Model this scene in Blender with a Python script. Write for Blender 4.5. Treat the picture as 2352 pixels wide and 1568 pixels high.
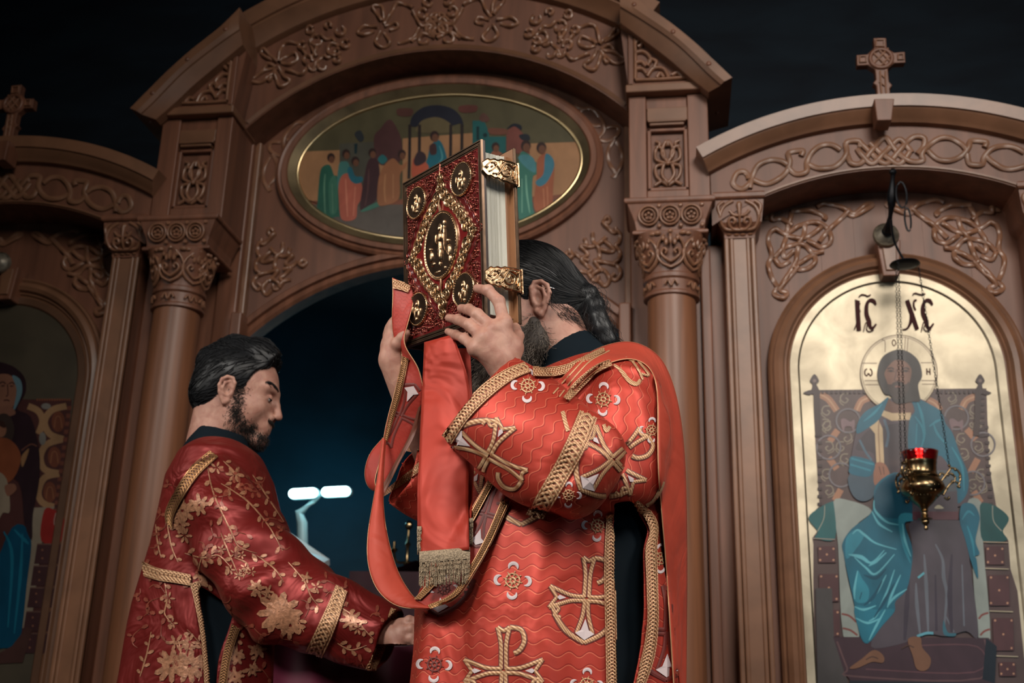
import bpy, math, random
import numpy as np
from mathutils import Vector, Matrix
from mathutils.bvhtree import BVHTree
sc = bpy.context.scene
for o in list(bpy.data.objects): bpy.data.objects.remove(o)
COL = sc.collection
rnd = random.Random(7)
# ------------------------------------------------------------------ camera
FPX = 2600.0
PITCH, ROLL, YAW = (math.radians(a) for a in (18.697, -1.588, 8.399))
CAM = np.array([.828, -3.4, .85])
F0 = np.array([-math.sin(YAW), math.cos(YAW), 0]); R0 = np.array([math.cos(YAW), math.sin(YAW), 0]); U0 = np.array([0, 0, 1.])
CF = F0*math.cos(PITCH)+U0*math.sin(PITCH); _up = -F0*math.sin(PITCH)+U0*math.cos(PITCH)
CR = R0*math.cos(ROLL)-_up*math.sin(ROLL); CU = R0*math.sin(ROLL)+_up*math.cos(ROLL)
cd = bpy.data.cameras.new('camera'); cam = bpy.data.objects.new('camera', cd); COL.objects.link(cam); sc.camera = cam
m4 = Matrix.Identity(4)
for i in range(3):
    m4[i][0], m4[i][1], m4[i][2], m4[i][3] = CR[i], CU[i], -CF[i], CAM[i]
cam.matrix_world = m4
cd.sensor_width = 36; cd.lens = FPX/2352*36; cd.clip_start = .05
cd.dof.use_dof = True; cd.dof.focus_distance = 2.05; cd.dof.aperture_fstop = 5.0
# ------------------------------------------------------------------ light
sc.view_settings.view_transform = 'Standard'; sc.view_settings.look = 'None'
sc.view_settings.exposure = 0; sc.view_settings.gamma = 1; sc.view_settings.use_curve_mapping = False
w = bpy.data.worlds.new('dim_church_air'); sc.world = w; w.use_nodes = True
w.node_tree.nodes['Background'].inputs[0].default_value = (.09, .26, .5, 1); w.node_tree.nodes['Background'].inputs[1].default_value = .05
def area(name, loc, target, size, power, color):
    l = bpy.data.lights.new(name, 'AREA'); l.shape = 'RECTANGLE'; l.size, l.size_y = size; l.energy = power; l.color = color
    o = bpy.data.objects.new(name, l); COL.objects.link(o); o.location = loc
    o.rotation_euler = (Vector(target)-Vector(loc)).to_track_quat('-Z', 'Y').to_euler(); return o
l = area('window_light_high', (2.3, -5.2, 4.25), (1.45, 0, 2.5), (1.8, 2.0), 38, (1, .92, .83)); l.data.spread = math.radians(76)
area('doorway_light_low', (3.3, -4.3, 1.3), (1.3, 0, 1.2), (1.0, 1.6), 9, (.6, .85, 1))
l = area('window_light_front', (-1.0, -4.7, 3.3), (.3, -1.3, 1.4), (.9, .9), 11.5, (1, .95, .88)); l.data.spread = math.radians(52)
l = area('book_fill_light', (-2.7, -2.5, 2.7), (.4, -1.5, 1.7), (1.1, 1.4), 6, (1, .95, .88)); l.data.spread = math.radians(70)  # fill added to brighten the book cover, spread kept off the left bay
l = area('stole_fill_light', (3.5, -2.7, 3.6), (.8, -1.3, 1.3), (.9, 1.2), 7, (1, .93, .85)); l.data.spread = math.radians(52)  # extra fill added to brighten the celebrant's back and the stole lining
# ------------------------------------------------------------------ helpers
def ray(px, py): return CF+CR*((px-1176)/FPX)+CU*((784-py)/FPX)
def Q(px, py, t):                      # point of the photo at horizontal distance t in front of the camera
    r = ray(px, py); return CAM+r*(t/(r@F0))
def S(px, py, y):                      # point of the photo on the vertical plane y
    r = ray(px, py); return CAM+r*((y-CAM[1])/r[1])
def PL(px, py, p0, n):                 # point of the photo on any plane
    r = ray(px, py); return CAM+r*(((p0-CAM)@n)/(r@n))
def srgb(r, g, b):
    return tuple(((c/255)/12.92 if c/255 <= .04045 else ((c/255+.055)/1.055)**2.4) for c in (r, g, b))
MATS = {}
def mat(name, col, rough=.5, metal=0, noise=0, scale=(8, 8, 8), bump=0, col2=None, coat=0, sheen=0, emit=None, detail=5, trans=0, spec=.5, coatr=.1, coords='Object', dist=.4):
    m = bpy.data.materials.new(name); m.use_nodes = True; nt = m.node_tree; b = nt.nodes['Principled BSDF']
    b.inputs['Base Color'].default_value = (*col, 1); b.inputs['Roughness'].default_value = rough; b.inputs['Metallic'].default_value = metal
    b.inputs['Specular IOR Level'].default_value = spec
    b.inputs['Coat Weight'].default_value = coat; b.inputs['Coat Roughness'].default_value = coatr
    b.inputs['Sheen Weight'].default_value = sheen; b.inputs['Transmission Weight'].default_value = trans
    if emit: b.inputs['Emission Color'].default_value = (*emit[0], 1); b.inputs['Emission Strength'].default_value = emit[1]
    tc = nt.nodes.new('ShaderNodeTexCoord'); mp = nt.nodes.new('ShaderNodeMapping'); mp.inputs['Scale'].default_value = scale
    nz = nt.nodes.new('ShaderNodeTexNoise'); nz.inputs['Scale'].default_value = 1; nz.inputs['Detail'].default_value = detail; nz.inputs['Distortion'].default_value = dist
    nt.links.new(tc.outputs[coords], mp.inputs[0]); nt.links.new(mp.outputs[0], nz.inputs['Vector'])
    if noise or col2:
        mx = nt.nodes.new('ShaderNodeMix'); mx.data_type = 'RGBA'; rp = nt.nodes.new('ShaderNodeValToRGB')
        rp.color_ramp.elements[0].position = .35; rp.color_ramp.elements[1].position = .65
        nt.links.new(nz.outputs[0], rp.inputs[0]); nt.links.new(rp.outputs[0], mx.inputs[0])
        c2 = col2 or tuple(c*(1-noise) for c in col)
        mx.inputs[6].default_value = (*col, 1); mx.inputs[7].default_value = (*c2, 1); nt.links.new(mx.outputs[2], b.inputs['Base Color'])
    if bump:
        bp = nt.nodes.new('ShaderNodeBump'); bp.inputs['Strength'].default_value = bump; bp.inputs['Distance'].default_value = .004
        nt.links.new(nz.outputs[0], bp.inputs['Height']); nt.links.new(bp.outputs[0], b.inputs['Normal'])
    MATS[name] = m; return m
class MB:
    """collects shapes for one mesh object"""
    def __init__(s): s.v = []; s.f = []; s.mi = []; s.uv = None
    def add(s, V, F, mi=0):
        o = len(s.v); s.v += [tuple(map(float, p)) for p in V]; s.f += [tuple(i+o for i in q) for q in F]; s.mi += [mi]*len(F)
    def box(s, x0, x1, y0, y1, z0, z1, mi=0):
        s.add([(x, y, z) for x in (x0, x1) for y in (y0, y1) for z in (z0, z1)], [(0, 1, 3, 2), (4, 6, 7, 5), (0, 4, 5, 1), (2, 3, 7, 6), (0, 2, 6, 4), (1, 5, 7, 3)], mi)
    def prism(s, pts, y0, y1, mi=0):   # pts = (x, z) outline
        n = len(pts); s.add([(x, y0, z) for x, z in pts]+[(x, y1, z) for x, z in pts], [tuple(range(n)), tuple(range(2*n-1, n-1, -1))]+[(i, i+n, (i+1) % n+n, (i+1) % n) for i in range(n)], mi)
    def grid(s, rows, cu=False, cv=False, mi=0, caps=False):
        a = len(rows); b = len(rows[0]); V = [p for r in rows for p in r]; F = []
        for i in range(a if cv else a-1):
            for j in range(b if cu else b-1):
                F.append((i*b+j, i*b+(j+1) % b, ((i+1) % a)*b+(j+1) % b, ((i+1) % a)*b+j))
        if caps: F += [tuple(range(b-1, -1, -1)), tuple((a-1)*b+j for j in range(b))]
        s.add(V, F, mi)
    def lathe(s, prof, c=(0, 0, 0), n=24, mi=0, ax=None):  # prof = (r, z)
        rows = [[(c[0]+r*math.cos(2*math.pi*k/n), c[1]+r*math.sin(2*math.pi*k/n), c[2]+z) for k in range(n)] for r, z in prof]
        s.grid(rows, cu=True, mi=mi, caps=True)
    def tube(s, pts, r, n=6, mi=0, closed=False):
        pts = [np.asarray(p, float) for p in pts]; m = len(pts); rows = []
        for i in range(m):
            d = (pts[(i+1) % m] if closed or i < m-1 else pts[i])-(pts[i-1] if closed or i > 0 else pts[i]); d = d/(np.linalg.norm(d)+1e-12)
            a = np.cross(d, [.13, .21, .97]) if abs(d[2]) < .9 else np.cross(d, [.97, .2, .1]); a /= np.linalg.norm(a); b = np.cross(d, a)
            q = r[i] if hasattr(r, '__len__') else r
            rows.append([pts[i]+q*(a*math.cos(2*math.pi*k/n)+b*math.sin(2*math.pi*k/n)) for k in range(n)])
        s.grid(rows, cu=True, cv=closed, mi=mi, caps=not closed)
    def sweep(s, path, prof, closed=False, mi=0):  # path (x,z) list; prof (offset outward, y)
        P = np.array(path, float); n = len(P); rows = []
        for i in range(n):
            a = P[i-1] if (closed or i > 0) else P[i]; b = P[(i+1) % n] if (closed or i < n-1) else P[i]
            d = b-a; d /= np.linalg.norm(d)+1e-12; nn = np.array([-d[1], d[0]])
            rows.append([(P[i][0]+nn[0]*o, y, P[i][1]+nn[1]*o) for o, y in prof])
        s.grid(rows, cu=True, cv=closed, mi=mi, caps=not closed)
    def ball(s, c, r, n=8, m=6, mi=0):
        rx, ry, rz = r if hasattr(r, '__len__') else (r, r, r)
        rows = [[(c[0]+rx*math.sin(t)*math.cos(2*math.pi*k/n), c[1]+ry*math.sin(t)*math.sin(2*math.pi*k/n), c[2]+rz*math.cos(t)) for k in range(n)] for t in [math.pi*(.02+.96*i/m) for i in range(m+1)]]
        s.grid(rows, cu=True, mi=mi, caps=True)
    def build(s, name, m, parent=None, smooth=False, bevel=0, flip=False):
        me = bpy.data.meshes.new(name); me.from_pydata(s.v, [], s.f)
        for x in (m if isinstance(m, (list, tuple)) else [m]): me.materials.append(x)
        if any(s.mi): me.polygons.foreach_set('material_index', s.mi)
        me.update()
        o = bpy.data.objects.new(name, me); COL.objects.link(o)
        if parent:
            o.parent = parent; o.matrix_parent_inverse = parent.matrix_world.inverted() if parent.type == 'EMPTY' else Matrix.Identity(4)
        if smooth:
            me.polygons.foreach_set('use_smooth', [True]*len(me.polygons))
            if smooth != 'all': me.set_sharp_from_angle(angle=math.radians(40 if smooth is True else smooth))
        if bevel:
            b = o.modifiers.new('bevel', 'BEVEL'); b.width = bevel; b.segments = 2; b.limit_method = 'ANGLE'; b.angle_limit = math.radians(40)
        return o
def fixn(o):
    import bmesh
    bm = bmesh.new(); bm.from_mesh(o.data); bmesh.ops.recalc_face_normals(bm, faces=bm.faces); bm.to_mesh(o.data); bm.free(); return o
def tag(o, label=None, cat=None, group=None, kind=None):
    for k, v in (('label', label), ('category', cat), ('group', group), ('kind', kind)):
        if v: o[k] = v
    return o
def empty(name, loc, label=None, cat=None, group=None, kind=None):
    o = bpy.data.objects.new(name, None); COL.objects.link(o); o.location = tuple(map(float, loc)); o.empty_display_size = .1
    o.matrix_world = Matrix.Translation(o.location); return tag(o, label, cat, group, kind)
def arc(cx, cz, r, a0, a1, n=40, rz=None):
    rz = rz or r
    return [(cx+r*math.cos(math.radians(a0+(a1-a0)*i/n)), cz+rz*math.sin(math.radians(a0+(a1-a0)*i/n))) for i in range(n+1)]
def smooth_path(pts, n=6, closed=False):
    P = [np.asarray(p, float) for p in pts]; m = len(P); out = []
    for i in range(m if closed else m-1):
        if closed: p0, p1, p2, p3 = P[i-1], P[i], P[(i+1) % m], P[(i+2) % m]
        else: p0, p1, p2, p3 = P[max(i-1, 0)], P[i], P[i+1], P[min(i+2, m-1)]
        for k in range(n):
            t = k/n; out.append(.5*((2*p1)+(-p0+p2)*t+(2*p0-5*p1+4*p2-p3)*t*t+(-p0+3*p1-3*p2+p3)*t**3))
    if not closed: out.append(P[-1])
    return out
def ribbon(mb, pts, w, h, nrm, closed=False, weave=0, ph=0, mi=0, prof=((-.5, 0), (-.45, .7), (-.15, 1), (.15, 1), (.45, .7), (.5, 0))):
    """raised carved strap along 3-D points lying on a plane with normal nrm"""
    P = [np.asarray(p, float) for p in pts]; n = len(P); rows = []; nrm = np.asarray(nrm, float); L = 0
    for i in range(n):
        a = P[i-1] if (closed or i > 0) else P[i]; b = P[(i+1) % n] if (closed or i < n-1) else P[i]
        d = b-a; d = d/(np.linalg.norm(d)+1e-12); s = np.cross(nrm, d); ww = w[i] if hasattr(w, '__len__') else w
        if i: L += np.linalg.norm(P[i]-P[i-1])
        hh = h*(1+weave*math.sin(L/(ww*4.5)*2*math.pi+ph))
        rows.append([P[i]+s*(o*ww)+nrm*(q*hh) for o, q in prof])
    mb.grid(rows, cv=closed, mi=mi)
    if not closed: mb.add(rows[0]+rows[-1], [tuple(range(len(prof))), tuple(range(2*len(prof)-1, len(prof)-1, -1))], mi)
# ------------------------------------------------------------------ materials of the room
WOOD = mat('carved_oak', (.225, .09, .05), .45, noise=.38, scale=(26, 26, 2.2), bump=.12, coat=.05, coatr=.3)
WOOD2 = mat('oak_panel', (.195, .078, .044), .5, noise=.35, scale=(20, 20, 1.6), bump=.1, coat=.04, coatr=.3)
WOODL = mat('light_oak_moulding', (.24, .112, .06), .4, noise=.3, scale=(7, 7, 7), bump=.08, coat=.1, coatr=.25)
WOODC = mat('turned_oak_shaft', (.265, .105, .05), .44, noise=.4, scale=(22, 22, 1.4), bump=.08, coat=.08, coatr=.3)
CARVE = mat('carving_oak', (.28, .13, .072), .33, noise=.25, scale=(30, 30, 30), bump=.1, coat=.3, coatr=.18)
WALL = mat('dark_blue_plaster', (.006, .012, .022), .8, col2=(.012, .026, .042), scale=(1.6, 1.6, 5), bump=.6, noise=.5)
GOLD = mat('gold_leaf', (.5, .435, .325), .5, metal=1, noise=.4, scale=(8, 8, 8), bump=.06)
GOLDD = mat('dull_gold_leaf', (.5, .37, .2), .42, metal=.9, noise=.5, scale=(9, 9, 9), bump=.1)
# ------------------------------------------------------------------ room shell
def struct(name, mb, m, **k):
    return tag(mb.build(name, m, **k), kind='structure')
a = MB(); a.box(-4.2, 4.8, -7, 3.2, -.1, 0); struct('floor', a, mat('stone_floor', (.05, .04, .035), .5, noise=.3))
a = MB(); a.box(-4.2, 4.8, 2.4, 2.6, 0, 5.4); struct('wall_back', a, WALL)
a = MB(); a.grid([[(1.9*math.sin(t), 1.2+1.1*math.cos(t), z) for t in np.linspace(-1.5, 1.5, 24)] for z in (0, 3.3)]); struct('added_glow_wall', a, mat('lamp_glow_plaster', (.012, .04, .06), .85, noise=.45, scale=(2.5, 2.5, 3)), smooth='all')  # wall added behind the doorway; its blue colour carries part of the lamp glow
a = MB(); a.box(-4.4, -4.2, -7, 3.2, 0, 5.4); struct('wall_left', a, WALL)
a = MB(); a.box(4.8, 5.0, -7, 3.2, 0, 5.4); struct('wall_right', a, WALL)
a = MB(); a.box(-4.2, 4.8, -7.2, -7, 0, 5.4); struct('wall_front', a, WALL)
a = MB(); rows = [[(x, y, 4.5+1.4*math.cos(x/4.8*1.35)**.8-.05*math.sin(3*x)*math.sin(2*y)) for x in np.linspace(-4.3, 4.9, 40)] for y in np.linspace(-7, 3.2, 30)]
a.grid(rows); struct('ceiling', a, WALL, smooth='all')
# ------------------------------------------------------------------ iconostasis
ICO = empty('iconostasis', (0, .1, 0), 'tall carved brown wooden altar screen with arches and columns', 'altar screen')
def part(name, mb, m, parent=ICO, **k): return mb.build(name, m, parent, **k)
def mir(pts): return [(-x, z) for x, z in reversed(pts)]
def px2(pts, y): return [tuple(S(a, b, y)[[0, 2]]) for a, b in pts]
ZC = 2.199
# big central arch: carved fascia, crown moulding
t0 = 90-math.degrees(math.asin(.705/.98))
def band(r0, r1, cx, cz, xl, y0, y1, mb, n=48):
    xs = np.linspace(-xl, xl, n)
    lo = [(cx+x, cz+math.sqrt(r0*r0-x*x)) for x in xs]; hi = [(cx+x, cz+math.sqrt(r1*r1-x*x)) for x in xs]
    mb.grid([[(p[0], y0, p[1]), (q[0], y0, q[1]), (q[0], y1, q[1]), (p[0], y1, p[1])] for p, q in zip(lo, hi)], cu=True, caps=True)
a = MB(); band(.98, 1.26, 0, ZC, .712, .1, .26, a); part('arch_fascia', a, WOOD2, smooth=True)
a = MB(); P = arc(0, ZC, 1.0, 180-t0+1, t0-1, 50); P = [(x, z) for x, z in arc(0, ZC, .985, 134, 46, 50)]
a.sweep(P, [(0, .098), (.012, .09), (.012, .1)]); part('arch_bead', a, WOODL, smooth=True)
a = MB(); xl = .74; P = [(x, ZC+math.sqrt(1.218**2-x*x)) for x in np.linspace(-xl, xl, 60)]
a.sweep(P, [(0, .1), (.008, .075), (.03, .06), (.055, .03), (.062, .03), (.064, .02), (.125, .015), (.125, .3), (0, .3)]); part('arch_crown_moulding', a, WOODL, smooth=30)
# columns with blocks and roofs (built right, mirrored left)
def roof_lines():
    o = px2([(1426, -38), (1467, 0), (1508, 29), (1546, 56), (1596, 97), (1640, 138), (1682, 178)], -.1)
    m_ = px2([(1424, 14), (1479, 47), (1555, 100), (1625, 167), (1656, 194)], -.09)
    i = px2([(1424, 48), (1434.7, 56), (1478.7, 88), (1537, 132), (1584, 173), (1628, 208)], -.06)
    return o, m_, i
def resamp(P, n):
    P = np.array(P, float); d = np.r_[0, np.cumsum(np.linalg.norm(np.diff(P, axis=0), axis=1))]
    t = np.linspace(0, d[-1], n); return np.stack([np.interp(t, d, P[:, k]) for k in range(P.shape[1])], 1)
RO, RM, RI = (resamp(smooth_path(p, 5), 24) for p in roof_lines())
def carve_panel(mb, sx):
    # symmetrical knot of scrolls in the block panel
    cx, zb, zt = .832, 2.535, 2.735
    st = [[(0, .02), (-.035, .05), (-.04, .09), (-.01, .1), (-.04, .12), (-.035, .165), (-.015, .15), (-.01, .12)],
          [(0, .03), (-.02, .06), (-.012, .1), (0, .105), (-.02, .14), (-.005, .185), (0, .165)],
          [(-.045, .02), (-.02, .035), (0, .02)], [(-.04, .185), (-.025, .175), (-.04, .155)]]
    for q in st:
        for m in (1, -1):
            pts = [(sx*(cx+m*x), .022, zb+z) for x, z in q]
            ribbon(mb, smooth_path(pts, 5), .011, .009, (0, -1, 0))
    mb.ball((sx*cx, .015, zb+.1), .009)
for sx in (1, -1):
    X = lambda p: [(sx*x, z) for x, z in p]
    def bx(mb, x0, x1, y0, y1, z0, z1): mb.box(min(sx*x0, sx*x1), max(sx*x0, sx*x1), y0, y1, z0, z1)
    blk = MB(); bx(blk, .706, .966, .03, .2, 2.476, 2.91)
    bo = part('column_block', blk, WOOD2, bevel=.003)
    for nm, bb_ in (('stile', (.704, .762, 0, .03, 2.476, 2.885)), ('stile', (.9, .968, 0, .03, 2.476, 2.885)), ('rail', (.762, .9, .012, .03, 2.84, 2.885)), ('rail', (.762, .9, .006, .03, 2.476, 2.532))): st = MB(); bx(st, *bb_); part(nm, st, WOOD, bo, bevel=.003)
    le = MB(); bx(le, .768, .894, -.004, .03, 2.782, 2.79); bx(le, .774, .888, -.006, .03, 2.768, 2.777); bx(le, .765, .9, .004, .03, 2.79, 2.84)
    part('ledge', le, WOODL, bo, bevel=.002)
    fr = MB(); pf = [(sx*.775, 2.535), (sx*.888, 2.535), (sx*.888, 2.762), (sx*.775, 2.762)]
    for (x0, z0, x1, z1) in ((.764, 2.532, .778, 2.766), (.886, 2.532, .9, 2.766), (.764, 2.532, .9, 2.546), (.764, 2.753, .9, 2.766)): bx(fr, x0, x1, .01, .03, z0, z1)
    part('panel_frame', fr, WOOD, bo, bevel=.004)
    cv = MB(); carve_panel(cv, sx); part('carved_knot', cv, CARVE, bo, smooth=50)
    sh = MB(); bx(sh, .695, .985, -.03, .2, 2.885, 2.915); part('cornice_board', sh, WOODL, bo, bevel=.004)
    # triangular gable with carving
    g = MB(); base = [(x, 2.91) for x in (RI[-1][0], .704)]
    g.prism(X([tuple(p) for p in RI]+base) if sx > 0 else X([tuple(p) for p in RI]+base)[::-1], -.01, .2); go = part('gable_panel', g, WOOD2)
    f = MB()
    bx(f, .704, .722, -.022, .0, 2.91, 3.12); bx(f, .704, .93, -.022, 0, 2.91, 2.924); part('gable_frame', f, WOOD, go, bevel=.003)
    c = MB(); cz = 2.93
    for q in ([(.73, .155), (.745, .165), (.752, .15), (.738, .138)], [(.728, .115), (.755, .118), (.775, .1), (.778, .075), (.76, .07)], [(.728, .075), (.75, .078), (.765, .06)], [(.728, .05), (.752, .05), (.768, .03)],
              [(.768, .02), (.79, .05), (.825, .045), (.84, .01)], [(.8, .012), (.812, .03), (.825, .012)], [(.85, .02), (.87, .028), (.885, .012)], [(.728, .008), (.8, .006), (.9, .008)], [(.728, .01), (.729, .08), (.728, .17)], [(.77, .06), (.78, .085), (.8, .075), (.79, .05)]):
        ribbon(c, smooth_path([(sx*x, -.011, cz+z) for x, z in q], 6), .013, .014, (0, -1, 0))
    part('carved_scroll', c, CARVE, go, smooth=50)
    r = MB(); rows = []
    for o_, m_, i_ in zip(RO, RM, RI):
        rows.append([(sx*o_[0], -.1, o_[1]), (sx*(o_[0]*.3+m_[0]*.7), -.1, o_[1]*.3+m_[1]*.7), (sx*m_[0], -.09, m_[1]), (sx*(m_[0]*.97+i_[0]*.03), -.083, m_[1]*.97+i_[1]*.03),
                     (sx*(m_[0]*.55+i_[0]*.45), -.07, m_[1]*.55+i_[1]*.45), (sx*i_[0], -.05, i_[1]), (sx*i_[0], .22, i_[1]), (sx*o_[0], .22, o_[1])])
    r.grid(rows, cu=True, caps=True); ro = part('curved_roof', r, WOODL, smooth=30); fixn(ro)
    for k in (3, 11, 19):
        p = RO[k]*.5+RM[k]*.5; n = MB(); n.ball((sx*p[0], -.1, p[1]), (.009, .005, .009)); part('wooden_plug', n, WOOD, ro, smooth=True)
    for k, y in ((23, -.03), (23, .1)): p = RO[k]*.45+RI[k]*.55; n = MB(); n.ball((sx*p[0], y, p[1]), .008); part('wooden_plug', n, WOOD, ro, smooth=True)
    # column
    cx, cy = sx*.835, .03
    ab = MB()
    def sq(z, hw, yd=None): return [(cx-hw, cy-(yd or hw*.64), z), (cx+hw, cy-(yd or hw*.64), z), (cx+hw, cy+.14, z), (cx-hw, cy+.14, z)]
    ab.grid([sq(z, h) for z, h in ((2.352, .117), (2.355, .121), (2.362, .121), (2.366, .117), (2.368, .108), (2.4, .114), (2.44, .13), (2.456, .136), (2.458, .143), (2.463, .146), (2.472, .146), (2.476, .143))], cu=True, caps=True)
    col = part('column', MB_shaft := MB(), WOODC) if 0 else None
    s_ = MB(); s_.lathe([(.072, 0), (.08, .02), (.08, 1.2), (.079, 1.75), (.077, 2.15), (.077, 2.16)], (cx, cy, 0), 40); col = part('column', s_, WOODC, smooth=True)
    part('abacus', ab, WOOD, col, bevel=.002)
    rg = MB()
    for k in (-1, 0, 1):
        for R_, q in ((.031, .007), (.02, .006)):
            pts = [(cx+k*.068+R_*math.cos(t), cy-.0765-(.01*(math.sin(t)+1)*.5)*1.0-.002, 2.413+R_*math.sin(t)) for t in np.linspace(0, 2*math.pi, 25)[:-1]]
            ribbon(rg, pts, q, .006, (0, -1, 0), closed=True)
        for t in range(5):
            an = 2*math.pi*t/5+1.57; rg.ball((cx+k*.068+.01*math.cos(an), cy-.083, 2.413+.01*math.sin(an)), (.006, .005, .006), 6, 4)
        for dz in (-.034, .034): rg.ball((cx+k*.068+.034, cy-.08-.06*(dz > 0)*.1, 2.413+dz), (.008, .006, .008), 6, 4)
    part('carved_ring', rg, CARVE, col, smooth=50)
    cp = MB(); rows = []
    for z, rr, sqn in ((2.145, .083, 2), (2.15, .09, 2), (2.158, .09, 2), (2.164, .084, 2), (2.2, .083, 2), (2.206, .09, 2), (2.218, .091, 2), (2.224, .084, 2), (2.25, .085, 2.2), (2.29, .092, 2.6), (2.33, .104, 3.2), (2.354, .108, 4)):
        rows.append([(cx+rr*np.sign(math.cos(t))*abs(math.cos(t))**(2/sqn), cy+rr*np.sign(math.sin(t))*abs(math.sin(t))**(2/sqn)*.92, z) for t in np.linspace(0, 2*math.pi, 41)[:-1]])
    cp.grid(rows, cu=True, caps=True)
    capo = part('capital', cp, WOOD, col, smooth=True)
    lf = MB()
    for ang in (-90, -38, -142, 0, 180):
        ca, sa = math.cos(math.radians(ang)), math.sin(math.radians(ang))
        ox, tx = np.array([ca, sa, 0]), np.array([-sa, ca, 0]); ctr = np.array([cx, cy, 0])
        def W(u, z, d=0):
            rr = np.interp(z, [2.22, 2.25, 2.29, 2.33, 2.35], [.084, .086, .095, .104, .107]); aa = u/rr
            return ctr+(ox*math.cos(aa)+tx*math.sin(aa))*(rr+d)+np.array([0, 0, z])
        for m in (1, -1):
            ribbon(lf, smooth_path([W(m*x, z) for x, z in ((.0, 2.25), (.018, 2.262), (.03, 2.278), (.022, 2.292), (.012, 2.284), (.018, 2.276))], 5), .009, .01, ox)
            ribbon(lf, smooth_path([W(m*x, z) for x, z in ((.0, 2.232), (.03, 2.25), (.045, 2.28), (.04, 2.31), (.02, 2.335))], 5), .009, .009, ox)
            lf.ball(W(m*.013, 2.313, .004), (.007, .006, .013), 6, 5); lf.ball(W(m*.022, 2.325, .004), (.006, .006, .01), 6, 5)
            lf.ball(W(m*.04, 2.343, .003), (.012, .01, .008), 6, 5)
        lf.ball(W(0, 2.322, .006), (.006, .007, .02), 6, 5); lf.ball(W(0, 2.345, .006), (.009, .008, .008), 6, 5)
        ribbon(lf, smooth_path([W(x, z) for x, z in ((-.022, 2.175), (-.01, 2.19), (0, 2.17), (.01, 2.19), (.022, 2.175))], 4), .007, .007, ox)
    part('carved_leaf', lf, CARVE, capo, smooth=50)
    # pilasters between column and icon bay and at the far end of the bay
    for px0 in (1.058, 2.0):
        p = MB(); bx(p, px0-.05, px0+.05, .05, .2, 0, 2.38); po = part('pilaster', p, WOOD)
        fl = MB()
        for dx, wd in ((-.042, .008), (-.026, .007), (.026, .007), (.042, .008), (0, .024)):
            bx(fl, px0+dx-wd, px0+dx+wd, .038 if dx else .042, .06, 0, 2.372)
        part('fluting', fl, WOODL if sx > 0 else WOODL, po, bevel=.005)
        kp = MB(); hw = lambda z: np.interp(z, [2.365, 2.38, 2.385, 2.41, 2.45, 2.485], [.048, .05, .053, .07, .075, .078])
        kp.grid([[(sx*px0-h, .04-(h-.045)*1.2, z), (sx*px0+h, .04-(h-.045)*1.2, z), (sx*px0+h, .2, z), (sx*px0-h, .2, z)] for z in (2.365, 2.372, 2.38, 2.385, 2.395, 2.41, 2.43, 2.45, 2.485) for h in [hw(z)]]
                + [[(sx*px0-h, y, z), (sx*px0+h, y, z), (sx*px0+h, .2, z), (sx*px0-h, .2, z)] for h, y, z in ((.08, -.008, 2.487), (.084, -.012, 2.492), (.084, -.012, 2.504), (.08, -.008, 2.51))], cu=True, caps=True)
        ko = part('pilaster_capital', kp, WOOD, po, smooth=30)
        kl = MB()
        def K(u, z): h = hw(z); return (sx*px0+u, .04-(h-.045)*1.2, z)
        for m in (1, -1):
            ribbon(kl, smooth_path([K(m*x, z) for x, z in ((0, 2.388), (.02, 2.39), (.034, 2.402), (.033, 2.418), (.02, 2.422), (.014, 2.41), (.022, 2.404))], 6), .011, .011, (0, -1, -.1))
            ribbon(kl, smooth_path([K(m*x, z) for x, z in ((.0, 2.39), (.045, 2.392), (.062, 2.425), (.05, 2.46), (.02, 2.48))], 6), .012, .009, (0, -1, -.1))
            ribbon(kl, smooth_path([K(m*x, z) for x, z in ((0, 2.43), (.018, 2.432), (.032, 2.446))], 5), .011, .01, (0, -1, -.1))
            ribbon(kl, smooth_path([K(m*x, z) for x, z in ((.06, 2.43), (.068, 2.46), (.05, 2.478))], 5), .012, .01, (0, -1, -.1))
            kl.ball(K(m*.01, 2.375), (.011, .008, .005), 6, 4); kl.ball(K(m*.034, 2.376), (.009, .008, .005), 6, 4)
        ribbon(kl, [K(0, z) for z in (2.39, 2.41, 2.44, 2.466)], [.006, .008, .012, .02], .013, (0, -1, -.1)); kl.ball(K(0, 2.468), (.011, .01, .012), 8, 5)
        part('carved_leaf', kl, CARVE, ko, smooth=50)
    # jambs beside column, behind
    for bb_ in ((.66, .7, .16, .3, 0, 2.2), (.7, .78, .2, .3, 0, 2.9), (.78, .93, .22, .3, 0, 2.9), (.91, 1.01, .12, .3, 0, 2.38), (.93, .965, .1, .2, 0, 2.36)): j = MB(); bx(j, *bb_); part('jamb', j, WOOD, bevel=.006)
    # side bay: carved arch band, crown, panel
    cxs, zcs = 1.53, 1.608
    b_ = MB(); band(.966, 1.14, sx*cxs, zcs, .56, 0, .2, b_); so = part('side_arch_fascia', b_, WOOD2, smooth=True)
    cr = MB(); P = [(sx*cxs+x, zcs+math.sqrt(1.12**2-x*x)) for x in np.linspace(-.565, .9 if sx > 0 else .565, 60)]
    if sx < 0: P = [(sx*cxs+x, zcs+math.sqrt(1.12**2-x*x)) for x in np.linspace(-.9, .565, 60)]
    cr.sweep(P, [(0, 0), (.004, -.02), (.018, -.03), (.034, -.052), (.04, -.055), (.042, -.062), (.083, -.066), (.083, .25), (0, .25)]); part('crown_moulding', cr, WOODL, so, smooth=30)
    bb = MB(); P = [(sx*cxs+x, zcs+math.sqrt(.968**2-x*x)) for x in np.linspace(-.386, .386, 30)]; bb.sweep(P, [(0, 0), (.003, -.006), (.008, -.006), (.01, 0)]); part('bead', bb, WOODL, so, smooth=True)
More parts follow.
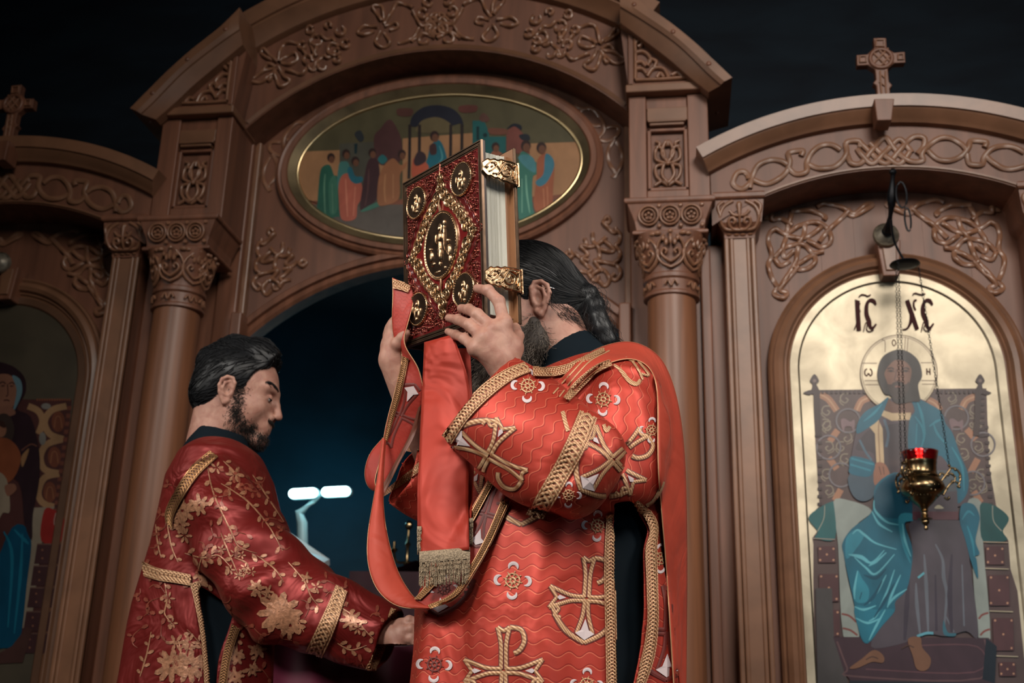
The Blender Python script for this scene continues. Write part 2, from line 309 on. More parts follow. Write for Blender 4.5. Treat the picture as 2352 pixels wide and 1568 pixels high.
    for k, (x0, x1) in enumerate(((1.1, 1.22), (1.22, 1.33), (1.33, 1.44), (1.44, 1.55), (1.55, 1.66), (1.66, 1.8), (1.8, 1.96))): pn = MB(); bx(pn, x0, x1-.0006, .17+.0004*(k % 2), .22, 0, 2.62); part('panel_board', pn, WOOD2)
    fr = MB(); P = [(sx*1.535-.40, .3)]+arc(sx*1.535, 1.945, .40, 180, 0, 48)+[(sx*1.535+.40, .3)]
    pr_ = [(0, .17), (-.002, .145), (-.008, .14), (-.016, .146), (-.02, .138), (-.034, .13), (-.048, .136), (-.055, .15), (-.06, .148), (-.066, .156), (-.072, .158), (-.072, .17)]
    fr.sweep(P, pr_); part('icon_frame', fr, WOODL, smooth=25)
    # woven band on the side arch (read on the right bay, mirrored to the left)
    def bandpts(q): return [(sx*x, -.001, z) for x, z in px2(q, 0)]
    wv = MB()
    Z3 = lambda q: [(1640+x*.3027, 240+y*.3027) for x, y in q]
    loops = [([(285, 590), (215, 645), (145, 605), (170, 530), (220, 510), (255, 535), (265, 570)], False),
             ([(270, 640), (285, 560), (330, 470), (420, 425), (500, 430), (555, 460)], False), ([(300, 580), (390, 605), (480, 575), (550, 510), (575, 440), (565, 370), (670, 355), (660, 395)], False),
             ([(560, 480), (620, 530), (700, 515), (705, 440), (740, 370), (810, 315), (890, 310), (960, 350)], False), ([(720, 460), (800, 490), (900, 480), (970, 430), (1005, 370), (1005, 290), (1100, 285), (1110, 330)], False),
             ([(1010, 380), (1040, 450), (1110, 450), (1190, 360), (1290, 255), (1360, 330), (1470, 430), (1580, 430), (1575, 380), (1620, 320), (1700, 265), (1790, 260), (1870, 300), (1915, 350)], False),
             ([(1085, 340), (1130, 400), (1205, 450), (1300, 360), (1400, 270), (1470, 330), (1500, 370)], False), ([(1110, 300), (1200, 380), (1300, 455), (1400, 360), (1500, 255), (1590, 260), (1590, 320), (1540, 380)], False),
             ([(1180, 300), (1290, 390), (1400, 455), (1480, 370)], False), ([(1620, 355), (1700, 420), (1790, 430), (1880, 390), (1930, 330), (1950, 280), (2060, 290), (2050, 330)], False),
             ([(1920, 380), (1940, 455), (2030, 460), (2050, 400), (2100, 345), (2180, 320), (2260, 325), (2352, 370)], False), ([(2060, 390), (2120, 450), (2200, 490), (2290, 490), (2390, 460)], False)]
    for k, (q, cl) in enumerate(loops):
        pts = bandpts(Z3(q)); pts = smooth_path(pts, 6)
        ribbon(wv, pts, .019, .009, (0, -1, 0), weave=.25, ph=k)
    # mirror of the far end
    part('carved_band', wv, CARVE if 0 else WOODL, so, smooth=50)
    # strap-work knots in the spandrels (both sides of the keystone)
    Z2 = lambda q: [(1720+x*.26871, 420+y*.26882) for x, y in q]
    kn = [[(580, 210), (640, 185), (740, 195), (820, 230), (890, 285), (1050, 200), (1010, 185), (900, 265), (840, 230)], [(850, 250), (740, 350), (660, 430), (600, 510)],
          [(360, 250), (430, 240), (540, 245), (650, 290), (640, 320)], [(150, 320), (150, 270), (190, 275), (200, 320), (280, 310), (370, 370)], [(370, 250), (330, 400), (350, 420), (430, 370), (520, 340), (600, 350), (670, 390), (700, 460), (690, 520), (620, 550), (560, 530), (500, 490)],
          [(240, 390), (180, 430), (165, 500), (190, 590), (190, 640), (165, 700), (190, 800), (245, 890)], [(230, 400), (330, 450), (440, 480), (540, 440), (620, 380)],
          [(480, 350), (470, 440), (430, 520), (410, 620), (390, 700), (260, 900)], [(330, 440), (290, 560), (310, 640), (380, 590)], [(220, 640), (300, 560), (400, 530), (480, 540), (550, 600), (640, 590), (560, 610), (450, 680), (400, 700)],
          [(220, 650), (270, 710), (350, 670)], [(380, 720), (430, 745), (510, 730), (565, 680), (560, 620)], [(250, 890), (215, 950), (290, 990), (325, 940), (270, 905), (420, 720)]]
    for side in (1, -1):
        kb = MB()
        for k, q in enumerate(kn):
            pts = [(sx*(1.53+side*(x-1.53)), .169, z) for x, z in px2(Z2(q), .17)]
            if side < 0: pass
            ribbon(kb, smooth_path(pts, 6), .017, .009, (0, -1, 0), weave=.4, ph=k*1.3)
        part('carved_strapwork', kb, CARVE, smooth=50)
    ks = MB(); ks.prism([(sx*1.535-.038, 2.37), (sx*1.535-.026, 2.245), (sx*1.535+.026, 2.245), (sx*1.535+.038, 2.37)], .1, .17); ko = part('keystone', ks, WOOD, bevel=.004)
    ki = MB(); ki.prism([(sx*1.535-.024, 2.36), (sx*1.535-.016, 2.262), (sx*1.535+.016, 2.262), (sx*1.535+.024, 2.36)], .094, .11); part('keystone_face', ki, WOODL, ko, bevel=.003)
# tympanum with oval, door arch
a = MB(); xs = np.linspace(-.72, .72, 60)
a.grid([[(x, .25, 1.433+math.sqrt(.96**2-min(abs(x), .7)**2)), (x, .25, 3.3), (x, .31, 3.3), (x, .31, 1.433+math.sqrt(.96**2-min(abs(x), .7)**2))] for x in xs], cu=True, caps=True); part('tympanum', a, WOOD2, smooth=True)
a = MB(); P = arc(0, 1.433, .957, 137, 43, 50); a.sweep(P, [(0, .3), (0, .24), (.01, .23), (.03, .235), (.034, .22), (.055, .222), (.064, .235), (.07, .25), (.07, .3)]); part('door_arch_moulding', a, WOOD, smooth=25)
a = MB(); E_ = [(.6*math.cos(t)-.004, 2.78+.365*math.sin(t)) for t in np.linspace(2*math.pi, 0, 97)[:-1]]
a.sweep(E_, [(.01, .25), (.008, .225), (-.002, .218), (-.012, .222), (-.016, .21), (-.034, .212), (-.044, .226), (-.05, .225), (-.05, .25)], closed=True); part('oval_frame', a, WOOD, smooth=25)
for sx in (1, -1):
    a = MB(); a.box(sx*.69-.012, sx*.69+.012, .22, .26, 2.15, 2.9); part('edge_bead', a, WOODL, bevel=.006)
# ------------------------------------------------------------------ carvings of the big arch and of the spandrels round the oval
def ring_pts(x, y, r, a0=0, a1=330): return [(x+r*math.cos(math.radians(a)), y+r*math.sin(math.radians(a))) for a in np.linspace(a0, a1, 9)]
ZA = lambda q: [(560+x/5.345, y/5.345) for x, y in q]
flower = [[(420, 770), (340, 700), (250, 610), (220, 660), (290, 720), (370, 740)], [(450, 770), (530, 700), (640, 665), (655, 740), (570, 800), (470, 780)], [(440, 840), (500, 950), (570, 1000), (455, 1075), (400, 960), (390, 880)],
          [(380, 850), (260, 880), (90, 1000), (230, 1015), (330, 930), (400, 860)], [(420, 760), (480, 570), (560, 530), (680, 545)], [(400, 830), (300, 800), (220, 900)], [(520, 870), (640, 900), (720, 920), (780, 850)], [(350, 950), (320, 1000), (280, 960)]]
knot = [ring_pts(720, 570, 42), ring_pts(820, 380, 42), ring_pts(1040, 320, 38, 90, 400), ring_pts(1190, 390, 55, -60, 220), ring_pts(890, 510, 62, 0, 300), ring_pts(1250, 550, 48), ring_pts(1110, 620, 75, 60, 330), ring_pts(1150, 650, 38), ring_pts(790, 740, 52, 100, 380),
        ring_pts(850, 830, 42, -30, 200), ring_pts(960, 820, 45, 0, 200), ring_pts(1150, 740, 42, -60, 200), [(720, 610), (800, 700), (880, 660), (900, 570)], [(950, 440), (1010, 490), (1090, 480), (1130, 540)], [(1000, 700), (1040, 720), (1080, 690)], [(820, 510), (830, 560), (860, 640), (900, 700)], [(980, 690), (900, 780), (850, 870)]]
ctr = [[(1700, 270), (1640, 180), (1590, 100), (1690, 80), (1720, 180), (1710, 270)], [(1690, 400), (1620, 520), (1700, 590), (1800, 540), (1730, 420)], [(1650, 340), (1500, 330), (1400, 400), (1480, 440), (1600, 390)], [(1740, 330), (1860, 290), (1900, 340), (1800, 380)], [(1720, 300), (1800, 200), (1880, 60), (2000, 70), (2080, 110)],
       ring_pts(2200, 180, 55), ring_pts(2210, 500, 55, 0, 250), ring_pts(2290, 380, 50), [(2080, 150), (2150, 280), (2200, 330), (2300, 260)], [(2060, 520), (2150, 450), (2250, 430), (2352, 480)], [(1900, 540), (2050, 500), (2160, 360)], ring_pts(2260, 40, 50)]
for k, (nm, sets) in enumerate((('carved_flower', flower), ('carved_knot', knot), ('carved_flower', ctr))):
    for sx in (1, -1):
        b = MB()
        for i, q in enumerate(sets):
            pts = [(sx*x, .099, z) for x, z in px2(ZA(q), .1)]
            ribbon(b, smooth_path(pts, 5), .0135, .012, (0, -1, 0), weave=.35, ph=i)
        part(nm, b, CARVE, smooth=50)
b = MB()
for i in range(8):
    an = math.radians(i*45+20); x, z = .026*math.cos(an), 3.285+.03*math.sin(an)
    ribbon(b, smooth_path([(x+.018*math.cos(t), .099, z+.018*math.sin(t)) for t in np.linspace(0, 5.2, 9)], 4), .012, .012, (0, -1, 0))
part('carved_knot', b, CARVE, smooth=50)
ZS = lambda q: [(1300+x/3.0167, 180+y/3.0167) for x, y in q]
low = [[(265, 990), (285, 965), (305, 985), (290, 1005), (255, 1000), (320, 1065), (345, 1070), (345, 1040)], [(340, 1055), (375, 1080), (368, 1140), (345, 1165), (375, 1205), (365, 1260), (335, 1285), (372, 1320), (375, 1370), (340, 1400), (318, 1380), (340, 1358)],
       [(185, 1075), (190, 1130), (228, 1185), (230, 1250), (200, 1275), (260, 1340)], [(130, 1115), (142, 1160), (102, 1172), (152, 1220), (108, 1258), (135, 1290), (178, 1330), (150, 1355)], [(20, 1188), (48, 1228), (20, 1252), (-2, 1222), (15, 1205)], [(280, 1100), (230, 1150), (170, 1170), (130, 1170)],
       [(270, 1130), (330, 1190), (300, 1205), (240, 1190)], [(200, 1275), (280, 1278), (340, 1295)], [(225, 1375), (215, 1405), (185, 1395), (190, 1360), (260, 1330), (302, 1395), (270, 1440), (232, 1410)], [(60, 1215), (110, 1250), (160, 1270)], [(100, 1340), (150, 1350), (180, 1395)]]
upp = [[(60, 190), (110, 215), (180, 215), (250, 290), (262, 360), (228, 425), (300, 432), (362, 385), (355, 340), (280, 342)], [(110, 225), (85, 260), (150, 320), (240, 330)], [(335, 425), (292, 500), (300, 590), (342, 655), (320, 690)], [(350, 440), (388, 520), (380, 610), (330, 690)]]
for nm, sets, h in (('carved_knot', low, .012), ('carved_strand', upp, .005)):
    for sx in (1, -1):
        b = MB()
        for i, q in enumerate(sets):
            ribbon(b, smooth_path([(sx*x, .249, z) for x, z in px2(ZS(q), .25)], 6), .0145, h, (0, -1, 0), weave=.35, ph=i)
        part(nm, b, CARVE, smooth=50)
# ------------------------------------------------------------------ wooden crosses on the side arches
def cross(sx, label):
    t = empty('wooden_cross', (sx*1.54, -.06, 2.72), label, 'cross', 'carved crosses on the side arches')
    Z = lambda q, y=-.055: [(sx*x, z) for x, z in px2([(1940+a/6.533, 60+b/6.533) for a, b in q], y)]
    bs = MB(); bs.prism(Z([(438, 1100), (742, 1095), (705, 1420), (480, 1425)], -.095)[::sx], -.1, -.03); part('keystone_foot', bs, WOOD, t, bevel=.003)
    a = MB(); a.prism(Z([(430, 175), (625, 172), (632, 330), (745, 395), (905, 380), (915, 545), (745, 552), (650, 640), (668, 830), (720, 885), (680, 930), (690, 1100), (492, 1100), (478, 890), (425, 850), (470, 800), (455, 650), (350, 580), (185, 590), (178, 430), (340, 420), (445, 320)])[::sx], -.055, -.025)
    part('cross_body', a, WOOD, t, bevel=.003)
    r = MB(); c = Z([(545, 490)])[0]; R_ = .0345
    ribbon(r, [(c[0]+R_*math.cos(q), -.054, c[1]+R_*math.sin(q)) for q in np.linspace(0, 2*math.pi, 33)[:-1]], .013, .009, (0, -1, 0), closed=True, prof=((-.5, -2.5), (-.5, .6), (-.2, 1), (.2, 1), (.5, .6), (.5, -2.5)))
    part('ring', r, WOOD, t, smooth=50)
    k = MB()
    for q in ([(430, 400), (560, 540), (660, 620)], [(480, 330), (600, 450), (700, 560)], [(650, 340), (520, 480), (420, 580)], [(700, 430), (580, 560), (500, 640)], [(470, 210), (590, 210), (590, 310), (470, 310), (470, 210)], [(225, 460), (320, 455), (320, 545), (225, 550), (225, 460)], [(800, 430), (875, 425), (880, 505), (800, 510), (800, 430)], [(530, 680), (540, 880), (560, 1080)], [(610, 680), (615, 880), (630, 1080)], [(520, 840), (600, 900)], [(600, 780), (530, 720)]):
        ribbon(k, [(x, -.055, z) for x, z in Z(q)], .006, .006, (0, -1, 0))
    part('carved_knot', k, CARVE, t, smooth=50)
cross(1, 'carved ringed wooden cross on the bright side arch by the hanging lamp')
cross(-1, 'carved ringed wooden cross on the dim side arch above the mother and child icon')
# ------------------------------------------------------------------ painted icons
PC = {}
def pcol(c, gold=False):
    k = (c, gold)
    if k not in PC:
        col = srgb(*c); PC[k] = mat('icon_paint', col, .38, noise=.22, scale=(14, 14, 9), coat=.05, coatr=.3, bump=.03, spec=.3)
    return PC[k]
class Painter:
    def __init__(s, y, fx=lambda x: x): s.y = y; s.k = 0; s.fx = fx; s.start()
    def start(s): s.mb = MB(); s.ms = []
    def mi(s, m):
        if m not in s.ms: s.ms.append(m)
        return s.ms.index(m)
    def lay(s, pts):
        return [(s.fx(x), s.y-s.k*.00003, z) for x, z in px2(pts, s.y)]
    def poly(s, pts, c, sm=True):
        s.k += 1; m = c if not isinstance(c, tuple) else pcol(c); P = smooth_path(pts, 4, closed=True) if sm else pts
        V = s.lay(P); s.mb.add(V, [tuple(range(len(V)-1, -1, -1))], s.mi(m))
    def line(s, pts, w, c, closed=False):
        s.k += 1; m = c if not isinstance(c, tuple) else pcol(c); P = np.array(smooth_path(pts, 5, closed=closed) if len(pts) > 2 else pts, float); n = len(P); L = []; Rr = []
        for i in range(n):
            d = P[min(i+1, n-1)]-P[max(i-1, 0)] if not closed else P[(i+1) % n]-P[i-1]
            d = d/(np.linalg.norm(d)+1e-9); ww = (w if not hasattr(w, '__len__') else np.interp(i/(n-1), np.linspace(0, 1, len(w)), w))*.5
            L.append(P[i]+ww*np.array([d[1], -d[0]])); Rr.append(P[i]-ww*np.array([d[1], -d[0]]))
        a, b = s.lay(L), s.lay(Rr); F = [(i, i+1, i+1+n, i+n) for i in range(n-1)]
        if closed: F.append((n-1, 0, n, 2*n-1))
        s.mb.add(a+b, F, s.mi(m))
    def ell(s, x, y, rx, ry, c, rot=0):
        ca, sa = math.cos(rot), math.sin(rot)
        s.poly([(x+rx*math.cos(t)*ca-ry*math.sin(t)*sa, y+rx*math.cos(t)*sa+ry*math.sin(t)*ca) for t in np.linspace(0, 2*math.pi, 21)[:-1]], c, False)
    def done(s, name, parent, label=None):
        o = fixn(s.mb.build(name, s.ms, parent)); s.start()
        if label: o['label'] = label
        if name in ('painted_pattern', 'painted_finial', 'lettering', 'painted_throne', 'painted_cloth', 'painted_buildings'): o['kind'] = 'stuff'
        return o
# --- oval painting
ov = empty('oval_icon', (0, .24, 2.78), 'oval painting of robed figures round a domed canopy, above the doorway', 'icon')
a = MB(); E2 = [(.556*math.cos(t)-.004, 2.78+.322*math.sin(t)) for t in np.linspace(2*math.pi, 0, 97)[:-1]]
a.sweep(E2, [(.004, .214), (-.03, .238), (-.03, .245), (.004, .245)], closed=True); part('gilt_slip', a, mat('shadow_band_gilding', (.2, .15, .08), .5, metal=.6, noise=.5), ov, smooth=30)  # shadow band round the painting is put into the slip's dark colour
a = MB(); E3 = [(.53*math.cos(t)-.004, 2.78+.294*math.sin(t)) for t in np.linspace(2*math.pi, 0, 97)[:-1]]; a.sweep(E3, [(.007, .24), (.006, .234), (0, .2315), (-.006, .234), (-.007, .24)], closed=True); part('gilt_lip', a, mat('bright_gilding', (.8, .62, .34), .28, metal=1), ov, smooth='all')
a = MB(); a.prism([(.54*math.cos(t)-.004, 2.78+.305*math.sin(t)) for t in np.linspace(2*math.pi, 0, 97)[:-1]], .24, .248); part('board', a, pcol((86, 80, 58)), ov)
p = Painter(.239)
O1 = lambda q: [(660+x/4.48, 210+y/4.48) for x, y in q]
O2 = lambda q: [(900+x/4.48, 210+y/4.48) for x, y in q]
def clipell(pts, kx=.527, kz=.292):
    out = []
    for a_, b_ in pts:
        P = S(a_, b_, .239); dx, dz = (P[0]+.004)/kx, (P[2]-2.78)/kz; r = math.hypot(dx, dz)
        if r > 1:
            q = np.array([-.004+dx/r*kx, .239, 2.78+dz/r*kz])-CAM
            a_, b_ = 1176+FPX*(q@CR)/(q@CF), 784-FPX*(q@CU)/(q@CF)
        out.append((a_, b_))
    return out
def dens(pts, n=12):
    o = []
    for i in range(len(pts)):
        a_, b_ = np.array(pts[i], float), np.array(pts[(i+1) % len(pts)], float)
        o += [tuple(a_+(b_-a_)*k/n) for k in range(n)]
    return o
SAND, GREY, TEAL = (168, 124, 88), (94, 86, 80), (36, 92, 92)
for q, c in (([(640, 350), (905, 340), (905, 490), (640, 490)], SAND), ([(925, 318), (1090, 305), (1090, 470), (925, 470)], SAND), ([(1200, 330), (1360, 325), (1360, 460), (1200, 460)], SAND), ([(640, 464), (1380, 448), (1380, 472), (640, 482)], (128, 78, 60)), ([(640, 474), (1380, 462), (1380, 640), (640, 640)], GREY),
             ([(780, 330), (868, 325), (868, 474), (780, 474)], (80, 78, 68))):
    p.poly(clipell(dens(q)), c, False)
p.poly(O1([(890, 480), (960, 380), (1040, 290), (1100, 330), (1170, 480), (1180, 640), (1130, 740), (930, 740)]), (82, 52, 52)); p.poly(O1([(690, 440), (750, 400), (790, 480), (750, 520)]), (48, 52, 56)); p.poly(O1([(688, 540), (722, 535), (715, 640), (690, 640)]), (26, 48, 54), False)
p.poly(O2([(190, 350), (215, 250), (320, 165), (470, 140), (620, 175), (710, 260), (740, 360), (700, 330), (600, 350), (480, 265), (330, 320), (260, 360)]), (36, 38, 50)); p.poly(O2([(270, 350), (330, 290), (470, 265), (600, 330), (610, 420), (270, 420)]), (104, 92, 66))
for x in (185, 285, 607, 722): p.line(O2([(x, 340), (x-2, 600), (x-10, 900)]), 7, (44, 36, 36))
p.poly(O2([(830, 300), (950, 300), (1000, 420), (1000, 465), (1175, 465), (1175, 640), (830, 640)]), TEAL, False); p.poly(O2([(870, 360), (900, 360), (900, 500), (870, 500)]), (22, 48, 52), False); p.ell(900+960/4.48, 210+450/4.48, 5, 5, (22, 48, 52))
p.poly(O2([(1180, 400), (1270, 350), (1340, 420), (1400, 500), (1420, 640), (1180, 640)]), (122, 70, 62), False); p.poly(O2([(1180, 390), (1250, 330), (1330, 350), (1330, 400), (1260, 360)]), (30, 34, 44)); p.poly(O2([(1310, 450), (1400, 440), (1420, 500), (1340, 500)]), (34, 38, 46)); p.poly(O2([(900, 270), (940, 220), (1000, 270), (990, 310), (920, 310)]), (96, 66, 58)); p.poly(O2([(700, 150), (870, 145), (860, 210), (710, 215)]), (98, 56, 50)); p.poly(O2([(60, 180), (210, 180), (200, 250), (70, 250)]), (88, 56, 50))
p.poly(O2([(1000, 380), (1180, 390), (1180, 440), (1020, 440)]), (112, 70, 56)); p.done('painted_buildings', ov)
SK, HR = (112, 74, 56), (52, 36, 34)
def figure(Z, body, bc, head, cape=None, cc=None, folds=(), fc=None, r=9.5):
    p.poly(Z(body), bc)
    if cape: p.poly(Z(cape), cc)
    for f in folds: p.line(Z(f), (2, 4, 2), fc)
    hx, hy = Z([head])[0]; p.ell(hx, hy-2, r*.95, r*1.1, HR); p.ell(hx+1.5, hy+2.5, r*.68, r*.85, SK)
    p.done('painted_figure', ov)
figure(O1, [(370, 770), (440, 760), (480, 860), (520, 900), (540, 1250), (500, 1290), (320, 1310), (310, 1150), (335, 850)], (44, 96, 80), (450, 690), [(430, 940), (500, 880), (520, 1200), (440, 1250)], (64, 116, 96), [[(390, 850), (380, 1000), (390, 1280)], [(460, 950), (470, 1250)]], (96, 140, 116))
figure(O1, [(530, 760), (580, 720), (640, 760), (640, 1000), (520, 1000)], (70, 122, 116), (605, 650))
figure(O1, [(570, 860), (640, 850), (760, 940), (765, 1090), (720, 1180), (700, 1310), (560, 1315), (530, 1100), (530, 950)], (178, 96, 78), (700, 725), [(620, 800), (660, 780), (700, 870), (770, 880), (770, 930), (700, 950), (640, 900)], (40, 104, 120), [[(600, 900), (610, 1100), (620, 1290)], [(700, 980), (680, 1280)]], (206, 128, 104))
figure(O1, [(830, 720), (900, 680), (950, 800), (930, 1080), (820, 1210), (760, 1230), (750, 1150), (790, 900)], (66, 42, 46), (875, 640), [(760, 1225), (920, 1140), (950, 1180), (800, 1235)], (70, 118, 102), [[(840, 800), (830, 1000), (800, 1180)]], (92, 62, 62))
figure(O1, [(1000, 760), (1090, 690), (1170, 760), (1230, 720), (1220, 780), (1160, 860), (1150, 1100), (1020, 1170), (930, 1150), (940, 900)], (158, 104, 72), (1180, 655), [(930, 700), (980, 650), (1030, 700), (980, 750)], (44, 108, 112), [[(1010, 850), (1000, 1000), (1010, 1140)], [(1090, 850), (1090, 1100)]], (186, 132, 92))
figure(O2, [(400, 560), (480, 500), (540, 590), (560, 760), (380, 860), (330, 820), (370, 680)], (36, 104, 120), (440, 470), [(390, 560), (450, 540), (460, 640), (400, 650)], (72, 48, 50), [[(490, 560), (520, 680), (470, 760)]], (84, 150, 158), r=11)
p.poly(O2([(220, 700), (280, 690), (380, 770), (330, 880), (210, 880)]), (184, 90, 66)); p.poly(O2([(225, 720), (270, 620), (340, 640), (350, 720), (260, 770)]), (60, 44, 50)); p.done('painted_throne', ov)
figure(O2, [(1020, 640), (1080, 610), (1150, 660), (1150, 760), (1000, 760)], (150, 92, 70), (1068, 580))
figure(O2, [(1310, 680), (1400, 640), (1470, 720), (1530, 760), (1490, 850), (1450, 900), (1450, 1200), (1500, 1310), (1310, 1310)], (60, 118, 104), (1380, 570), [(1300, 690), (1360, 650), (1460, 690), (1480, 830), (1400, 800)], (76, 134, 142), [[(1380, 860), (1390, 1050), (1420, 1250)], [(1340, 900), (1340, 1250)]], (120, 172, 150), r=12)
figure(O2, [(1500, 700), (1600, 640), (1670, 760), (1660, 1000), (1640, 1350), (1500, 1260), (1460, 1150), (1490, 900)], (160, 92, 64), (1540, 590), [(1580, 650), (1650, 680), (1670, 780), (1600, 930), (1520, 980), (1480, 930), (1560, 850)], (62, 122, 142), [[(1560, 1000), (1570, 1200)], [(1600, 980), (1610, 1280)]], (192, 126, 92), r=12)
# --- right icon: enthroned figure on gold
ri = empty('enthroned_christ_icon', (1.535, .165, .3), 'arched gold icon of a seated figure in teal robes, behind the red lamp', 'icon')
def icon_board(parent, sx, gold, rimm):
    a = MB(); P = [(sx*1.535-.329, .3)]+arc(sx*1.535, 1.945, .329, 180, 0, 48)+[(sx*1.535+.329, .3)]
    a.prism(P[::-1], .158, .168); part('board', a, gold, parent)
    a = MB(); P = [(sx*1.535-.298, .3)]+arc(sx*1.535, 1.945, .298, 180, 0, 48)+[(sx*1.535+.298, .3)]
    a.sweep(P, [(0, .158), (.001, .1565), (.006, .152), (.03, .1525), (.031, .158)]); part('raised_rim', a, rimm, parent, smooth=30)
icon_board(ri, 1, GOLD, GOLD)
p = Painter(.1576)
I1 = lambda q: [(1800+x/4.261, 640+y/4.261) for x, y in q]
I2 = lambda q: [(1800+x/4.261, 950+y/4.261) for x, y in q]
I3 = lambda q: [(1800+x/4.261, 1250+y/4.261) for x, y in q]
BRN, BRN2, ORG, OCH = (88, 70, 68), (70, 56, 56), (164, 118, 92), (138, 126, 110)
p.poly(I1([(290, 1088), (1985, 1072)])+I2([(2010, 500), (2080, 900), (2200, 1020), (2140, 1150), (2200, 1240)])+I3([(2220, 240), (2290, 460), (2352, 1100), (2400, 1400)])+I3([(310, 1400), (290, 420), (290, 0)])+I2([(280, 1215), (330, 1150), (240, 1020), (350, 900), (310, 300)]), BRN, False)
for q in ([(355, 1130), (440, 1180), (520, 1290)], [(840, 1160), (760, 1200), (715, 1290)], [(1400, 1180), (1480, 1220), (1530, 1290)], [(1880, 1150), (1790, 1190), (1740, 1280)]): p.line(I1(q), 16, ORG); p.line(I1(q), 4, (190, 150, 120))
for q in ([(530, 160), (450, 270)], [(440, 430), (520, 540)], [(560, 740), (500, 850)], [(1790, 150), (1880, 250)], [(1900, 440), (1830, 570)], [(1860, 760), (1930, 870)]): p.line(I2(q), 15, ORG)
p.done('painted_cloth', ri)
for cx, cy in ((440, 1300), (600, 1180), (1620, 1180), (1860, 1280), (640, 1240)):
    pass
for Z, pts in ((I1, ((420, 1300), (410, 1430), (600, 1180), (1640, 1170), (1870, 1290), (1850, 1420))), (I2, ((430, 130), (440, 330), (560, 330), (620, 240), (420, 600), (440, 760), (600, 450), (1760, 400), (1740, 250), (1880, 100), (1930, 600), (1940, 720), (1850, 700), (1900, 330)))):
    for k, (x, y) in enumerate(pts):
        sg = 1 if k % 2 else -1
        p.line(Z([(x-30*sg, y-55), (x+25*sg, y-50), (x+45*sg, y), (x, y+35), (x-30*sg, y+5), (x-5*sg, y-15)]), 3.2, OCH)
        p.line(Z([(x-10, y+60), (x+40*sg, y+40), (x+55*sg, y+10)]), 2.6, OCH)
for Z, x, y in ((I1, 630, 1390), (I1, 1690, 1360), (I2, 440, 330), (I2, 1950, 300), (I2, 560, 600), (I2, 1850, 680)):
    p.line(Z([(x+115*math.cos(t), y+115*math.sin(t)) for t in np.linspace(0, 2*math.pi, 25)[:-1]]), 4, (118, 112, 116), closed=True)
for x in (620, 1680): p.poly(I1([(x-60, 1380), (x-20, 1370), (x+30, 1400), (x+70, 1380), (x+75, 1440), (x+60, 1500), (x+40, 1450), (x-20, 1450), (x-30, 1500), (x-55, 1450)]), (128, 104, 108))
for y in range(1150, 1540, 62):
    p.poly(I1([(305, y), (350, y), (350, y+30), (305, y+30)]), BRN2, False); p.poly(I1([(1915, y), (1965, y), (1965, y+30), (1915, y+30)]), BRN2, False)
for y in range(120, 900, 75):
    p.poly(I2([(330, y), (375, y), (375, y+30), (330, y+30)]), BRN2, False); p.poly(I2([(1950+y*.06, y), (1995+y*.06, y), (1995+y*.06, y+30), (1950+y*.06, y+30)]), BRN2, False)
for x in list(range(380, 800, 45))+list(range(1500, 1890, 45)): p.line(I1([(x, 1092), (x, 1125)]), 5, BRN2)
p.done('painted_pattern', ri)
FIN = (66, 50, 48)
for m, c in ((1, 300), (-1, 1920)):
    f = lambda q: I1([(c+m*x, y) for x, y in q])
    p.poly(f([(0, 935), (45, 1000), (20, 1035), (45, 1090), (20, 1140), (-30, 1130), (-50, 1140), (-110, 1120), (-60, 1095), (-30, 1085), (-20, 1035), (-45, 1000)]), FIN); p.ell(*f([(0, 1000)])[0], 4, 4, (124, 104, 96))
    p.line(f([(20, 1090), (25, 1300), (40, 1540)]), 14, FIN)
p.done('painted_finial', ri)
# halo with its cross lines and letters
h0 = I1([(1125, 930)])[0]
HL = (96, 72, 50)
cir = lambda r, a0=0, a1=360, n=40: [(h0[0]+r*math.cos(math.radians(t)), h0[1]+r*math.sin(math.radians(t))) for t in np.linspace(a0, a1, n)]
p.poly(cir(87)[:-1], GOLD, False); p.line(cir(88)[:-1], 2.2, HL, closed=True); p.line(cir(84)[:-1], 1.3, HL, closed=True)
for q in ([(960, 600), (990, 620), (990, 720)], [(1190, 570), (1180, 720)], [(1215, 580), (1205, 720)], [(770, 830), (910, 830)], [(790, 1000), (920, 1000)], [(795, 1040), (930, 1040)], [(1340, 825), (1470, 825)], [(1345, 1000), (1495, 1000)], [(1350, 1035), (1485, 1035)]): p.line(I1(q), 1.8, HL)
p.done('halo', ri)
LT = mat('dark_lettering', srgb(66, 36, 36), .7, spec=.1)
for q, w_ in (([(1075, 600), (1095, 630), (1078, 662), (1060, 632)], 2.5),): p.line(I1(q), w_, LT, closed=True)
p.line(I1([(815, 885), (795, 900), (792, 935), (810, 955), (828, 930), (845, 955), (862, 935), (858, 900), (840, 885)]), 3, LT)
for q in ([(1397, 880), (1400, 945)], [(1427, 880), (1430, 945)], [(1397, 905), (1429, 920)]): p.line(I1(q), 3, LT)
